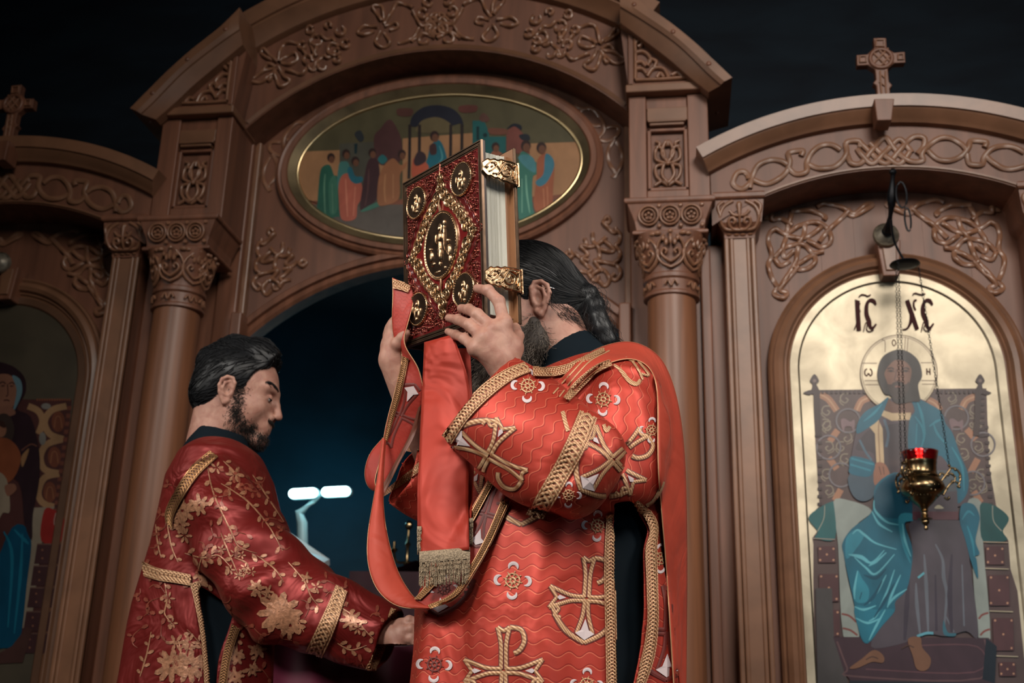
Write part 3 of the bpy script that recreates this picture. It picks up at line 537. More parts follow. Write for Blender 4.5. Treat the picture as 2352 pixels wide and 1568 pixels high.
# IC XC with ornamental feet and titlo marks
for q, w_ in (([(718, 225), (725, 350), (735, 512)], 10), ([(695, 212), (745, 228)], 3), ([(690, 500), (715, 430), (720, 330)], 3), ([(745, 240), (735, 290), (748, 330)], 3),
              ([(902, 258), (880, 222), (840, 215), (812, 260), (810, 350), (835, 420), (845, 470), (870, 485), (905, 445)], (4, 9, 7, 9, 10, 8, 6, 4)), ([(780, 520), (800, 440), (820, 440), (810, 490), (830, 520), (880, 505)], 2.5),
              ([(1205, 212), (1250, 340), (1305, 500)], (9, 10, 9)), ([(1300, 215), (1275, 220), (1272, 270), (1290, 310)], 4), ([(1250, 350), (1240, 430), (1205, 490), (1160, 500)], (8, 7, 4, 2)), ([(1455, 260), (1430, 222), (1395, 215), (1365, 260), (1362, 340), (1395, 420), (1405, 470), (1430, 485), (1465, 440)], (4, 9, 7, 9, 10, 8, 6, 4)),
              ([(1345, 520), (1365, 435), (1385, 440), (1370, 490), (1400, 515), (1440, 500)], 2.5), ([(735, 182), (760, 160), (800, 165), (820, 175), (850, 160)], 3), ([(1258, 162), (1285, 145), (1320, 155), (1350, 158), (1385, 150)], 3)): p.line(I1(q), w_, LT)
p.done('lettering', ri)
TL, TL2, TL3, TLH, PUR, PUR2 = (26, 98, 120), (18, 76, 98), (46, 130, 150), (96, 172, 186), (82, 70, 78), (62, 54, 66)
# throne
WHT = (146, 154, 148)
p.poly(I2([(480, 870), (640, 850), (860, 950), (700, 1100), (640, 1300), (600, 1490)])+I3([(740, 890), (580, 890), (530, 0)]), WHT); p.poly(I2([(1780, 880), (1930, 870), (1950, 1300)])+I3([(2020, 920), (1900, 900), (1830, 0)]), WHT)
for q in ([(565, 680), (640, 700), (710, 760)], [(575, 820), (650, 840), (720, 890)], [(2000, 670), (1940, 690), (1905, 730)], [(2015, 830), (1960, 850), (1920, 890)]): p.line(I3(q), 4.5, (128, 70, 64))
p.poly(I2([(460, 865), (350, 920), (240, 1020), (330, 1150), (310, 1215), (500, 1225), (490, 900)]), (40, 96, 98)); p.poly(I2([(1930, 880), (2060, 900), (2200, 1020), (2140, 1150), (2180, 1240), (1950, 1250), (1920, 1000)]), (24, 78, 78))
for q in ([(400, 900), (390, 1030), (330, 1150)], [(2040, 900), (2050, 1050), (2130, 1150)]): p.line(I2(q), 2, (150, 150, 136))
for y0 in (1240,): p.line(I2([(1950, 1255), (2190, 1262)]), 2.5, (170, 150, 128)); p.line(I2([(285, 1220), (500, 1232)]), 2.5, (140, 130, 120))
for y0, x1 in ((235, 2200), (652, 2240), (1090, 2290)): p.line(I3([(x1-230, y0), (x1, y0+8)]), 2.5, (176, 164, 140))
for (x0, y0, x1, y1) in ((1970, 20, 2150, 200), (2000, 300, 2200, 600), (2040, 720, 2240, 1040), (2100, 1150, 2260, 1290), (330, 20, 500, 180), (340, 290, 530, 560), (350, 640, 540, 900)):
    p.poly(I3([(x0, y0), (x1, y0), (x1+10, y1), (x0+10, y1)]), (84, 54, 56), False)
    for k in range(5): p.ell(*I3([(x0+25+(x1-x0-40)*(k % 2 if k < 4 else .5), y0+25+(y1-y0-50)*(k//2 if k < 4 else .5))])[0], 2.5, 2.5, (186, 140, 112))
p.poly(I3([(310, 430), (470, 430), (490, 900), (640, 1400), (330, 1400)]), (74, 70, 70), False)
p.done('painted_throne', ri)
p.poly(I3([(480, 905), (2000, 915), (2080, 1000), (2060, 1360), (650, 1330), (590, 1250)]), (66, 46, 54), False); p.line(I3([(520, 950), (620, 1210), (680, 1290), (1920, 1310), (1960, 930)]), 4, (98, 72, 74)); p.line(I3([(1300, 990), (1890, 1000), (1860, 1250), (800, 1220)]), 3, (98, 66, 72)); p.poly(I3([(1975, 920), (2080, 1000), (2060, 1360), (1940, 1320)]), (26, 34, 44), False)
p.poly(I3([(640, 1330), (2090, 1360), (2090, 1460), (640, 1460)]), (34, 40, 48), False)
p.done('painted_footstool', ri)
# robes
p.poly(I1([(1010, 1180), (930, 1270), (760, 1350), (720, 1470)])+I2([(700, 200), (660, 420), (640, 600), (650, 760), (760, 860), (900, 800), (1500, 900), (1790, 880), (1800, 600), (1700, 330), (1600, 60)])+I1([(1540, 1340), (1420, 1230), (1290, 1170)]), PUR)
p.poly(I2([(820, 170), (960, 130), (1150, 90), (1240, 120), (1240, 640), (900, 700), (880, 400), (700, 350)]), (66, 58, 64)); p.poly(I2([(640, 600), (880, 560), (880, 800), (760, 860), (660, 780)]), (66, 84, 98))
p.line(I2([(980, 60), (1020, 200), (1000, 330)]), 6, (78, 100, 118)); p.line(I2([(740, 260), (800, 380), (860, 460)]), 5, (74, 102, 120))
p.poly(I1([(1020, 1170), (1060, 1210), (1200, 1200), (1260, 1250), (1240, 1330), (1060, 1320), (990, 1280)]), (106, 74, 62))
p.poly(I1([(950, 1285), (1060, 1320), (1240, 1315), (1240, 1385), (1050, 1395), (930, 1330)]), (196, 172, 136), False); p.poly(I2([(830, 125), (915, 45), (965, 150), (980, 500), (905, 500), (890, 200)]), (196, 172, 136), False); p.line(I2([(930, 80), (925, 200), (940, 490)]), 2, (140, 104, 80))
p.done('painted_tunic', ri)
p.poly(I2([(890, 500), (980, 490), (1035, 590), (1000, 640), (885, 700)]), (150, 104, 84)); p.line(I2([(930, 520), (950, 600)]), 2, (96, 66, 58)); p.line(I2([(970, 520), (980, 600)]), 2, (96, 66, 58)); p.done('painted_hand', ri)
p.poly(I1([(1020, 1165), (930, 1230), (790, 1310), (720, 1420), (715, 1520), (830, 1460), (930, 1380), (990, 1260)]), TL)
p.poly(I1([(1250, 1170), (1420, 1230), (1540, 1310), (1580, 1420)])+I2([(1650, 200), (1720, 400), (1800, 600), (1790, 780), (1700, 880), (1680, 700), (1540, 420), (1240, 400)])+I1([(1225, 1400), (1280, 1300)]), TL)
p.poly(I2([(660, 420), (850, 460), (890, 520), (830, 620), (650, 590), (640, 520)]), TL)
for q in ([(660, 440), (760, 470), (880, 500)], [(650, 500), (750, 530), (850, 560)]): p.line(I2(q), 4, TL3)
for q in ([(1280, 30), (1350, 130), (1370, 230), (1340, 340)], [(1420, 130), (1490, 80), (1550, 60)], [(1460, 100), (1500, 200), (1580, 300)], [(1640, 330), (1740, 520), (1760, 760)], [(1300, 100), (1290, 300)]): p.line(I2(q), (2, 6, 2), TL3)
p.line(I1([(960, 1230), (880, 1320), (780, 1400)]), (2, 6, 2), TL3); p.line(I1([(1300, 1200), (1350, 1350), (1380, 1530)]), (2, 7, 3), TL3)
# skirt of the tunic and the mantle over the knees
p.poly(I2([(1250, 1050), (1700, 1040), (1790, 1200), (1820, 1490)])+I3([(1900, 890), (1780, 850), (1580, 900), (1400, 880), (1120, 980), (850, 1000), (1000, 700), (1200, 300), (1250, 0)]), (80, 72, 80))
for q in ([(1480, 0), (1550, 150), (1560, 320), (1590, 500), (1560, 860)], [(1370, 100), (1390, 400), (1410, 860)], [(1290, 380), (1300, 600), (1330, 880)], [(1740, 200), (1760, 800)], [(1580, 700), (1660, 860)]): p.line(I3(q), (3, 9, 4), (104, 108, 118))
for q in ([(1640, 100), (1620, 500), (1640, 860)], [(1220, 300), (1200, 600), (1180, 940)], [(1480, 300), (1490, 850)]): p.line(I3(q), (4, 12, 6), PUR2)
p.line(I3([(1310, 330), (1370, 280)]), 5, TLH); p.line(I3([(1300, 900), (1390, 870), (1460, 870)]), 6, (96, 160, 176)); p.poly(I3([(1560, 740), (1600, 860), (1680, 870), (1660, 900), (1560, 880)]), (56, 104, 120))
p.done('painted_skirt', ri)
p.poly(I2([(900, 700), (1130, 580), (1250, 860), (1260, 1040), (1180, 1080), (1250, 1300)])+I3([(1250, 200), (1200, 440), (1090, 560), (1080, 660), (960, 800), (820, 970), (740, 880), (690, 600), (610, 240), (585, 100)])+I2([(572, 1270), (660, 1130), (860, 960)]), TL)
p.poly(I2([(930, 700), (1130, 590), (1250, 830), (1240, 1000), (1000, 1020), (880, 900)]), TL2)
p.poly(I2([(610, 1220), (720, 1130), (780, 1200), (700, 1330), (610, 1420)]), TL3); p.poly(I3([(720, 260), (760, 330), (830, 440), (810, 560), (700, 560), (690, 430)]), TL3); p.poly(I2([(1120, 1010), (1250, 980), (1260, 1050), (1170, 1080), (1200, 1300), (1240, 1470), (1160, 1300)]), TL3)
p.poly(I3([(690, 610), (900, 640), (1080, 640), (960, 790), (820, 960), (750, 880)]), (34, 112, 134))
for q in ([(880, 850), (890, 950), (1000, 1060), (1120, 1090)], [(670, 1180), (720, 1140), (790, 1190), (900, 1270), (1100, 1330)], [(640, 1380), (760, 1400), (860, 1480)], [(1000, 1360), (900, 1450), (830, 1490)], [(1160, 1080), (1180, 1230), (1240, 1400)], [(860, 960), (930, 1080), (1060, 1160)]): p.line(I2(q), (2, 6, 2), TLH)
for q in ([(630, 100), (760, 140), (860, 180), (980, 60)], [(690, 130), (800, 230), (900, 290), (1080, 100)], [(1000, 300), (920, 450), (830, 580)], [(1080, 250), (1000, 480), (900, 700), (830, 750)], [(1140, 300), (1050, 500), (1010, 620)], [(690, 610), (780, 640), (900, 600)], [(700, 720), (820, 770), (950, 720)], [(990, 640), (900, 800), (830, 940)], [(720, 260), (690, 430), (690, 540)], [(1200, 440), (1080, 520), (1010, 610)]): p.line(I3(q), (2, 6, 2), TLH)
for q in ([(780, 300), (900, 330), (1000, 240)], [(960, 360), (870, 520), (780, 600)], [(1080, 380), (980, 560), (880, 720)], [(740, 540), (760, 470)]): p.line(I3(q), (2, 8, 2), TL2)
p.poly(I2([(1740, 890), (1850, 890), (1910, 1000), (1900, 1100), (1870, 1250), (1910, 1370), (1860, 1400)])+I3([(1880, 150), (1895, 340), (1830, 180), (1790, 30)])+I2([(1770, 1230), (1715, 1040)]), TL)
for q in ([(1740, 1040), (1800, 960), (1860, 1000)], [(1790, 1100), (1840, 1250), (1860, 1400)]): p.line(I2(q), (2, 6, 2), TL3)
p.done('painted_mantle', ri)
p.poly(I2([(1255, 780), (1690, 760), (1705, 1040), (1255, 1040)]), (84, 74, 82), False); p.poly(I2([(1255, 960), (1705, 960), (1705, 1042), (1255, 1040)]), (98, 58, 66), False); p.poly(I2([(1470, 930), (1510, 895), (1560, 930)]), (206, 196, 166)); p.poly(I2([(1380, 560), (1640, 560), (1690, 760), (1450, 780)]), (84, 90, 96), False); p.done('painted_book', ri)
# face and hair
p.poly(I1([(1120, 700), (1230, 730), (1320, 820), (1350, 960), (1310, 1050), (1330, 1200), (1250, 1210), (1100, 1230), (1040, 1150), (980, 1130), (920, 1000), (915, 900), (950, 790), (1020, 730)]), (50, 44, 42))
p.poly(I1([(1060, 820), (1130, 800), (1200, 830), (1245, 900), (1230, 1010), (1190, 1090), (1110, 1110), (1040, 1080), (1000, 1000), (985, 920)]), (122, 84, 68)); p.poly(I1([(1050, 1040), (1110, 1020), (1190, 1040), (1220, 1010), (1210, 1110), (1130, 1190), (1060, 1160), (1010, 1050)]), (62, 48, 44))
for q, w_, c in (([(1010, 890), (1050, 880), (1075, 895)], 3.5, (58, 40, 36)), ([(1150, 895), (1190, 880), (1225, 895)], 3.5, (58, 40, 36)), ([(1100, 890), (1090, 960), (1080, 1000), (1120, 1010)], 3, (92, 58, 48)), ([(1060, 1035), (1110, 1020), (1165, 1035)], 4, (54, 40, 38)), ([(1085, 1065), (1110, 1060), (1140, 1068)], 3, (136, 84, 72)), ([(1118, 830), (1122, 1000)], 4, (146, 104, 84))): p.line(I1(q), w_, c)
for x in (1045, 1190): p.ell(*I1([(x, 912)])[0], 4.5, 2.2, (40, 28, 26)); p.line(I1([(x-35, 915), (x, 902), (x+35, 918)]), 2, (52, 36, 32))
p.done('painted_head', ri)
for q in ([(860, 1040), (930, 1050), (980, 1110), (960, 1160), (860, 1150), (720, 1210), (640, 1210), (760, 1120)], [(1210, 930), (1330, 910), (1350, 1010), (1430, 1110), (1420, 1200), (1360, 1240), (1290, 1210), (1260, 1100)]): p.poly(I3(q), (120, 84, 64)); p.line(I3([(q[0][0]-60, q[0][1]+90), (q[0][0], q[0][1]+60), (q[0][0]+60, q[0][1]+80)]), 3, (78, 54, 46)); p.done('painted_foot', ri)
# --- left icon: mother and child, dim
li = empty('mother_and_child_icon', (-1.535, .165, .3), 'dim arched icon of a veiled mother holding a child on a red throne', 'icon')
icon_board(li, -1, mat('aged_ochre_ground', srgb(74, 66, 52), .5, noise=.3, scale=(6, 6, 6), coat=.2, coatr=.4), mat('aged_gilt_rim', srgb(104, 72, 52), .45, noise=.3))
p = Painter(.1576)
L = lambda q: [(x/2.096, 820+y/2.096) for x, y in q]
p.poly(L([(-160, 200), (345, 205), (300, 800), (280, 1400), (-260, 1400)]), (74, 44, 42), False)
for q in ([(320, 235), (250, 255), (215, 310), (240, 370), (305, 395)], [(300, 395), (225, 420), (195, 480), (215, 540), (285, 560)], [(285, 560), (215, 580), (185, 650), (205, 700), (260, 720)], [(135, 235), (185, 260), (205, 310), (185, 370)]): p.line(L(q), 15, (150, 116, 84))
for x, y in ((280, 310), (262, 480), (240, 650)): p.ell(*L([(x, y)])[0], 15, 24, (108, 62, 46)); p.line(L([(x-18, y+30), (x-10, y-20), (x+10, y-20), (x+18, y+30)]), 2, (138, 92, 66))
p.ell(*L([(222, 236)])[0], 11, 7, (118, 114, 108)); p.ell(*L([(205, 392)])[0], 8, 15, (118, 114, 108))
for k in range(14): p.ell(*L([(180+k*12, 205)])[0], 2, 3, (124, 74, 54)); p.poly(L([(345-k*5, 235+k*38), (325-k*5, 235+k*38), (323-k*5, 255+k*38), (343-k*5, 255+k*38)]), (106, 62, 50), False)
p.done('painted_cloth', li)
p.poly(L([(150, 725), (265, 720), (215, 800), (150, 1290), (90, 1310)]), (134, 122, 106), False); p.poly(L([(215, 735), (270, 740), (320, 800), (300, 885), (200, 885)]), (140, 38, 34)); p.line(L([(270, 750), (262, 800), (285, 870)]), 2, (150, 130, 120))
for y0 in (900, 1005, 1110, 1225, 1330):
    p.poly(L([(180-(y0-900)*.16, y0), (310-(y0-900)*.12, y0), (295-(y0-900)*.12, y0+95), (165-(y0-900)*.16, y0+95)]), (66, 42, 44), False); p.line(L([(180-(y0-900)*.16, y0), (310-(y0-900)*.12, y0)]), 3, (98, 74, 66))
    for k in range(4): p.ell(*L([(205-(y0-900)*.14+k % 2*55, y0+28+k//2*40)])[0], 2.4, 2.4, (126, 84, 66))
p.done('painted_throne', li)
p.poly(L([(-60, 1100), (60, 820), (150, 860), (130, 1100), (95, 1370), (20, 1400), (-200, 1400)]), (10, 66, 92)); p.poly(L([(-40, 50), (40, 35), (115, 90), (125, 170), (85, 250), (150, 290), (190, 450), (190, 600), (160, 760), (155, 880), (120, 800), (90, 600), (-60, 520), (-140, 300)]), (44, 28, 34))
for q in ([(20, 840), (60, 960), (40, 1300)], [(110, 850), (100, 1050), (70, 1330)], [(70, 830), (120, 880), (140, 900)]): p.line(L(q), (3, 8, 3), (22, 98, 122))
p.done('painted_mantle', li)
p.poly(L([(-20, 90), (45, 85), (80, 130), (70, 230), (30, 260), (-20, 265), (-60, 150)]), (134, 92, 74)); p.poly(L([(60, 90), (100, 110), (108, 170), (80, 240), (65, 255), (82, 160)]), (96, 124, 134)); p.poly(L([(0, 240), (55, 240), (75, 275), (0, 290)]), (126, 86, 70))
for q, w_ in (([(-5, 130), (15, 120), (30, 130)], 3), ([(45, 130), (60, 122), (72, 132)], 3), ([(38, 130), (40, 180), (30, 190)], 2.5), ([(20, 210), (35, 207), (48, 212)], 3), ([(8, 140), (25, 138)], 3), ([(50, 140), (66, 140)], 3)): p.line(L(q), w_, (66, 40, 36))
p.done('painted_face', li)
p.ell(*L([(20, 350)])[0], 24, 38, (58, 46, 42)); p.done('halo', li); p.poly(L([(-60, 420), (30, 390), (90, 440), (100, 510), (50, 600), (-60, 620)]), (124, 68, 44)); p.ell(*L([(8, 350)])[0], 12, 17, (132, 90, 70)); p.poly(L([(-10, 310), (20, 310), (30, 340), (5, 335)]), (56, 36, 32)); p.poly(L([(-20, 570), (35, 590), (50, 740), (15, 750), (-20, 800)]), (136, 122, 104)); p.poly(L([(25, 620), (70, 610), (80, 640), (40, 670)]), (122, 82, 66)); p.poly(L([(105, 480), (140, 440), (135, 470), (110, 530)]), (140, 104, 72)); p.line(L([(105, 450), (150, 420), (180, 430)]), 3, (104, 66, 54))
p.poly(L([(60, 1390), (130, 1300), (160, 1310), (110, 1470), (-100, 1480)]), (72, 48, 44), False)
p.done('painted_child', li)
# ------------------------------------------------------------------ hanging oil lamps
BRASS = mat('aged_brass', (.36, .25, .13), .24, metal=1, noise=.5, scale=(40, 40, 40), bump=.05)
DARK = mat('blackened_iron', (.012, .013, .016), .38, metal=.6)
PLASTER = mat('brass_rose', (.3, .26, .2), .45, metal=.5, noise=.5, scale=(60, 60, 60), bump=.3)
REDG = mat('ruby_glass', (.28, .006, .01), .08, trans=.85, coat=1, spec=.6)
FLAME = mat('oil_flame', (1, .6, .3), .5, emit=((1, .5, .2), 14))
def chain(t, p0, p1, n, r, m, name='chain', sag=0):
    b = MB(); p0 = np.array(p0, float); p1 = np.array(p1, float); d = p1-p0; L = np.linalg.norm(d); d /= L
    s = np.cross(d, [0, 1, 0]); s /= np.linalg.norm(s); q = np.cross(d, s)
    for i in range(n):
        c = p0+d*L*(i+.5)/n; A = s if i % 2 else q
        b.tube([c+d*(L/n*.62)*math.cos(k)+A*r*math.sin(k) for k in np.linspace(0, 2*math.pi, 9)[:-1]], r*.34, 4, closed=True)
    o = b.build(name, m, t, smooth='all'); o['kind'] = 'stuff'; return o
def oil_lamp(name, label, X, full):
    """bracket on the keystone, arm with hook, canopy disc, three chains, brass bowl with red glass"""
    sx = 1 if X > 0 else -1
    br = empty('lamp_bracket', (X, .1, 2.4), ('round brass rose with black iron hook above the gold icon' if sx > 0 else 'round brass rose with black iron hook above the dim icon of mother and child'), 'lamp bracket', 'lamp brackets')
    c = S(2037, 540, .08); cx = X-.014*sx; cz = c[2]+.004
    b = MB(); rows = []
    for r, y in ((.04, .098), (.042, .088), (.039, .08), (.036, .084), (.03, .076), (.02, .068), (.01, .064), (.001, .063)): rows.append([(cx+r*math.cos(q), y, cz+r*math.sin(q)) for q in np.linspace(0, 2*math.pi, 25)[:-1]])
    b.grid(rows, cu=True, caps=True); fixn(b.build('rose', PLASTER, br, smooth=True))
    h = MB(); y = .06
    pth = [(0, .07, 0), (0, .03, .01), (.004, -.01, .05), (.006, -.03, .1), (.01, -.05, .15)]
    h.tube(smooth_path([(cx+sx*a_, b_, cz+c_) for a_, b_, c_ in pth], 6), [.011+.004*math.sin(k*.5) for k in range(25)], 8); h.ball((cx+sx*.01, -.052, cz+.155), .012); h.ball((cx, .06, cz), (.018, .012, .018), 10, 8)
    h.build('hook_arm', DARK, br, smooth=True)
    h = MB(); a_ = np.array([cx+sx*.03, -.05, cz+.075]); h.tube([a_+np.array([.016*sx*math.sin(k), 0, .045*math.cos(k)]) for k in np.linspace(0, 2*math.pi, 17)[:-1]], .0035, 6, closed=True)
    h.tube([a_+np.array([sx*(.012+.009*math.sin(k)), 0, -.085+.04*math.cos(k)]) for k in np.linspace(0, 2*math.pi, 17)[:-1]], .003, 6, closed=True)
    h.build('ring', DARK, br, smooth=True)
    if not full: return
    t = empty(name, (X, 0, 1.8), label, 'oil lamp')
    yl = .0; T = S(2112, 1038, yl); Bt = S(2125, 1201, yl); cx = T[0]*.5+Bt[0]*.5; k = (T[2]-Bt[2])/178.0
    Zf = lambda py: T[2]-(py-1027.5)*k
    d = S(2078, 606, yl); dz = d[2]
    b = MB(); b.lathe([(.001, dz+.016), (.012, dz+.014), (.03, dz+.008), (.044, dz+.002), (.046, dz-.002), (.043, dz-.004), (.02, dz-.006), (.001, dz-.006)], (d[0], yl, 0), 28); fixn(b.build('canopy', DARK, t, smooth=True))
    hg = MB(); hg.tube(smooth_path([(d[0], yl, dz+.01), (d[0]-.03, yl-.02, dz+.07), (d[0]-.04, yl-.05, dz+.13)], 5), .004, 6); hg.build('hanger', DARK, t, smooth=True)
    pr = [(46, 1027.5), (45, 1032), (43, 1040), (40, 1051), (38.5, 1053)]
    g = MB(); g.lathe([(r*k, Zf(y)) for r, y in pr]+[(36*k, Zf(1051)), (41*k, Zf(1036)), (43*k, Zf(1028))], (cx, yl, 0), 36); fixn(g.build('glass_cup', REDG, t, smooth='all'))
    f = MB(); f.ball((cx, yl, Zf(1036)), (.006, .006, .011), 10, 8); f.build('flame', FLAME, t, smooth='all')
    fl = bpy.data.lights.new('oil_flame_light', 'POINT'); fl.energy = .35; fl.color = (1, .5, .25); fl.shadow_soft_size = .01; fo = bpy.data.objects.new('oil_flame_light', fl); COL.objects.link(fo); fo.location = (cx, yl, Zf(1030)); fo.parent = t; fo.matrix_parent_inverse = t.matrix_world.inverted()
    b = MB(); prof = [(37, 1050), (40, 1052), (40, 1057), (38.5, 1060), (38, 1068), (37.5, 1078), (39, 1086), (43, 1089), (43.5, 1091), (41, 1093), (44, 1098), (50, 1106), (53.5, 1116), (53, 1124), (48, 1132), (40, 1138), (33, 1143), (28, 1150), (22, 1157), (15, 1163), (11, 1167), (8, 1172), (10, 1175), (7, 1178), (6.5, 1182), (9, 1186), (7, 1189), (6, 1191)]
    b.lathe([(r*k, Zf(y)) for r, y in prof], (cx, yl, 0), 40); fixn(b.build('bowl', BRASS, t, smooth=50))
    b = MB(); b.lathe([(r*k, Zf(y)) for r, y in [(6, 1191), (17, 1194), (18, 1195.5), (15, 1197), (8, 1198), (10, 1201), (9, 1206), (6, 1209), (4, 1212), (4.5, 1215), (5.5, 1218), (4, 1222), (1, 1223)]], (cx, yl, 0), 20); fixn(b.build('finial', BRASS, t, smooth=50))
    e = MB()
    for j in range(26):
        a_ = j*2*math.pi/26; wv = 2.5*math.cos(a_*5)
        e.ball((cx+52*k*math.cos(a_), yl+52*k*math.sin(a_), Zf(1117+wv)), 2.2*k, 5, 4)
        e.ball((cx+34*k*math.cos(a_), yl+34*k*math.sin(a_), Zf(1141)), 2.6*k, 5, 4)
        e.ball((cx+47*k*math.cos(a_+.1), yl+47*k*math.sin(a_+.1), Zf(1129+wv)), 3.2*k, 5, 4)
    e.build('embossing', BRASS, t, smooth='all')['kind'] = 'stuff'
    for j, an in enumerate((8, -128, 118)):
        a_ = math.radians(an); ox = np.array([math.cos(a_), math.sin(a_), 0]); W_ = lambda r, y: np.array([cx, yl, 0])+ox*r*k+np.array([0, 0, Zf(y)])
        h = MB()
        for q in ([(44, 1106), (56, 1090), (66, 1078), (74, 1066), (70, 1058)], [(74, 1066), (88, 1068), (97, 1082), (95, 1098), (88, 1112), (94, 1114)], [(50, 1135), (58, 1122), (68, 1108), (80, 1100), (84, 1090), (78, 1082), (70, 1080)], [(52, 1140), (60, 1146), (64, 1138)], [(60, 1092), (56, 1082), (48, 1080), (46, 1088)], [(84, 1100), (90, 1104)]):
            h.tube(smooth_path([W_(*p_) for p_ in q], 5), 2.6*k, 6)
        for q in ((72, 1060), (96, 1088), (66, 1084), (78, 1082), (92, 1113), (63, 1142), (76, 1100), (86, 1070), (60, 1118)): h.ball(W_(*q), 3.9*k, 6, 5)
        h.build('scroll_handle', BRASS, t, smooth='all')
        chain(t, W_(72, 1056), (d[0]+ox[0]*.042, yl+ox[1]*.042, dz-.002), 74, .0032, DARK)
oil_lamp('hanging_oil_lamp', 'brass oil lamp with ruby red glass on three chains, before gold icon', 1.54, True)
oil_lamp('hanging_oil_lamp', '', -1.58, False)
# ------------------------------------------------------------------ altar behind the doorway
CYAN = mat('led_panel', (.8, 1, 1), .4, emit=((.5, .95, 1), 13)); LAMPW = mat('pale_lamp_enamel', (.5, .75, .8), .4)
lp = empty('desk_lamp', (-.42, 1.25, .95), 'lit two-headed lamp glowing cyan on a bent stand inside the doorway', 'lamp')
yl = 1.1
def pill(x0, y0, x1, y1, w):
    a_, b_ = S(x0, y0, yl), S(x1, y1, yl); d = (b_-a_); d /= np.linalg.norm(d); n_ = np.array([-d[2], 0, d[0]]); r = w*.5*(np.linalg.norm(b_-a_)/math.hypot(x1-x0, y1-y0)); out = []
    for c_, s0 in ((b_, -90), (a_, 90)):
        for q in range(0, 181, 20): an = math.radians(s0+q); out.append(c_+d*r*math.cos(an)+n_*r*math.sin(an))
    return [(p_[0], p_[2]) for p_ in out], (a_+b_)/2
for q in ((675, 1134, 719, 1131.5, 20), (750, 1130, 794, 1128, 20)):
    ol, c_ = pill(*q); b = MB(); b.prism(ol, yl-.012, yl+.004); b.build('lit_panel', CYAN, lp)
    ol2, c2 = pill(*(q[:4]+(25,))); b = MB(); b.prism(ol2, yl+.002, yl+.03); b.build('lamp_head', LAMPW, lp, bevel=.004)
b = MB(); b.tube([S(738, 1132, yl+.03), S(718, 1150, yl+.03), S(688, 1178, yl+.03), S(694, 1200, yl+.03), S(695, 1260, yl+.03), S(698, 1568, yl+.03)], [.012, .014, .02, .022, .022, .022], 10); b.build('stand', LAMPW, lp, smooth=True)
l = bpy.data.lights.new('desk_lamp_light', 'POINT'); l.energy = 3.2; l.color = (.2, .75, 1); l.shadow_soft_size = .08; o = bpy.data.objects.new('desk_lamp_light', l); COL.objects.link(o); o.location = tuple(S(760, 1130, 1.75)); o.parent = lp; o.matrix_parent_inverse = lp.matrix_world.inverted()
ld = empty('book_stand', (-.55, .8, .9), 'pale slanted book stand catching lamp light beside the deacon', 'book stand')
b = MB(); p4 = [S(640, 1205, .7), S(757, 1284, .7), S(745, 1290, .5), S(620, 1235, .5)]; dn = np.array([0, .01, -.02])
b.grid([[p_ for p_ in p4], [p_+dn for p_ in p4]], cu=True, caps=True); fixn(b.build('slope', mat('white_paint', (.7, .75, .78), .5), ld))
b = MB(); m_ = (p4[0]+p4[1])/2; b.box(m_[0]-.02, m_[0]+.02, .58, .62, 0, m_[2]-.03); b.build('post', LAMPW, ld)
VELVET = mat('burgundy_velvet', (.03, .004, .01), .75, sheen=.12, noise=.3, bump=.1); VELVET.node_tree.nodes['Principled BSDF'].inputs['Sheen Tint'].default_value = (.6, .2, .3, 1)
tb = empty('altar_table', (0, .9, 0), 'dark altar table under a burgundy velvet cloth inside the doorway', 'table')
zt = S(850, 1300, .6)[2]
b = MB(); b.box(-.36, .55, .75, 1.3, zt-.03, zt); b.build('table_top', VELVET, tb, bevel=.01)
b = MB(); rows = []
for k in range(81):
    q = k/80; x = -.37+q*.93; rows.append([(x, .74-.012*math.sin(k*.9)*s_, zt-s_*(zt-.02)) for s_ in np.linspace(0, 1, 8)])
b.grid(rows); b.build('cloth_front', VELVET, tb, smooth='all')
b = MB()
for x in (-.33, .52):
    for y in (.78, 1.26): b.box(x-.02, x+.02, y-.02, y+.02, 0, zt-.02)
b.build('table_legs', DARK, tb)['kind'] = 'stuff'
b = MB(); rows = [[(x, y, zt+.004+.035*math.exp(-((x+.14)/.1)**2-((y-.8)/.12)**2)*(1+.3*math.sin(40*x))) for x in np.linspace(-.34, -.02, 30)] for y in np.linspace(.78, 1.05, 20)]
b.grid(rows); tag(b.build('altar_veil', VELVET, smooth='all'), 'crumpled burgundy veil folded on top of the altar table', 'cloth')
cn = empty('candelabrum', (.06, 1.0, zt), 'dull brass branched candlestick standing on the altar table', 'candlestick')
p0 = S(934, 1300, 1.0); k_ = .0019
b = MB(); b.lathe([(.035, 0), (.03, .012), (.01, .02), (.007, .05), (.014, .06), (.007, .07), (.007, .13), (.013, .14), (.005, .15), (.004, .2)], (p0[0], 1.0, zt), 14); b.build('stem', BRASS, cn, smooth=True)
for sx in (1, -1):
    b = MB(); b.tube(smooth_path([(p0[0], 1.0, zt+.07), (p0[0]+sx*.04, 1.0, zt+.07), (p0[0]+sx*.055, 1.0, zt+.11)], 5), .005, 6); b.lathe([(.006, .105), (.016, .118), (.014, .122), (.006, .124), (.006, .15)], (p0[0]+sx*.055, 1.0, zt), 10); b.build('branch', BRASS, cn, smooth=True)
b = MB(); b.ball((p0[0], 1.0, zt+.215), (.016, .016, .02)); b.build('cup', BRASS, cn, smooth=True)
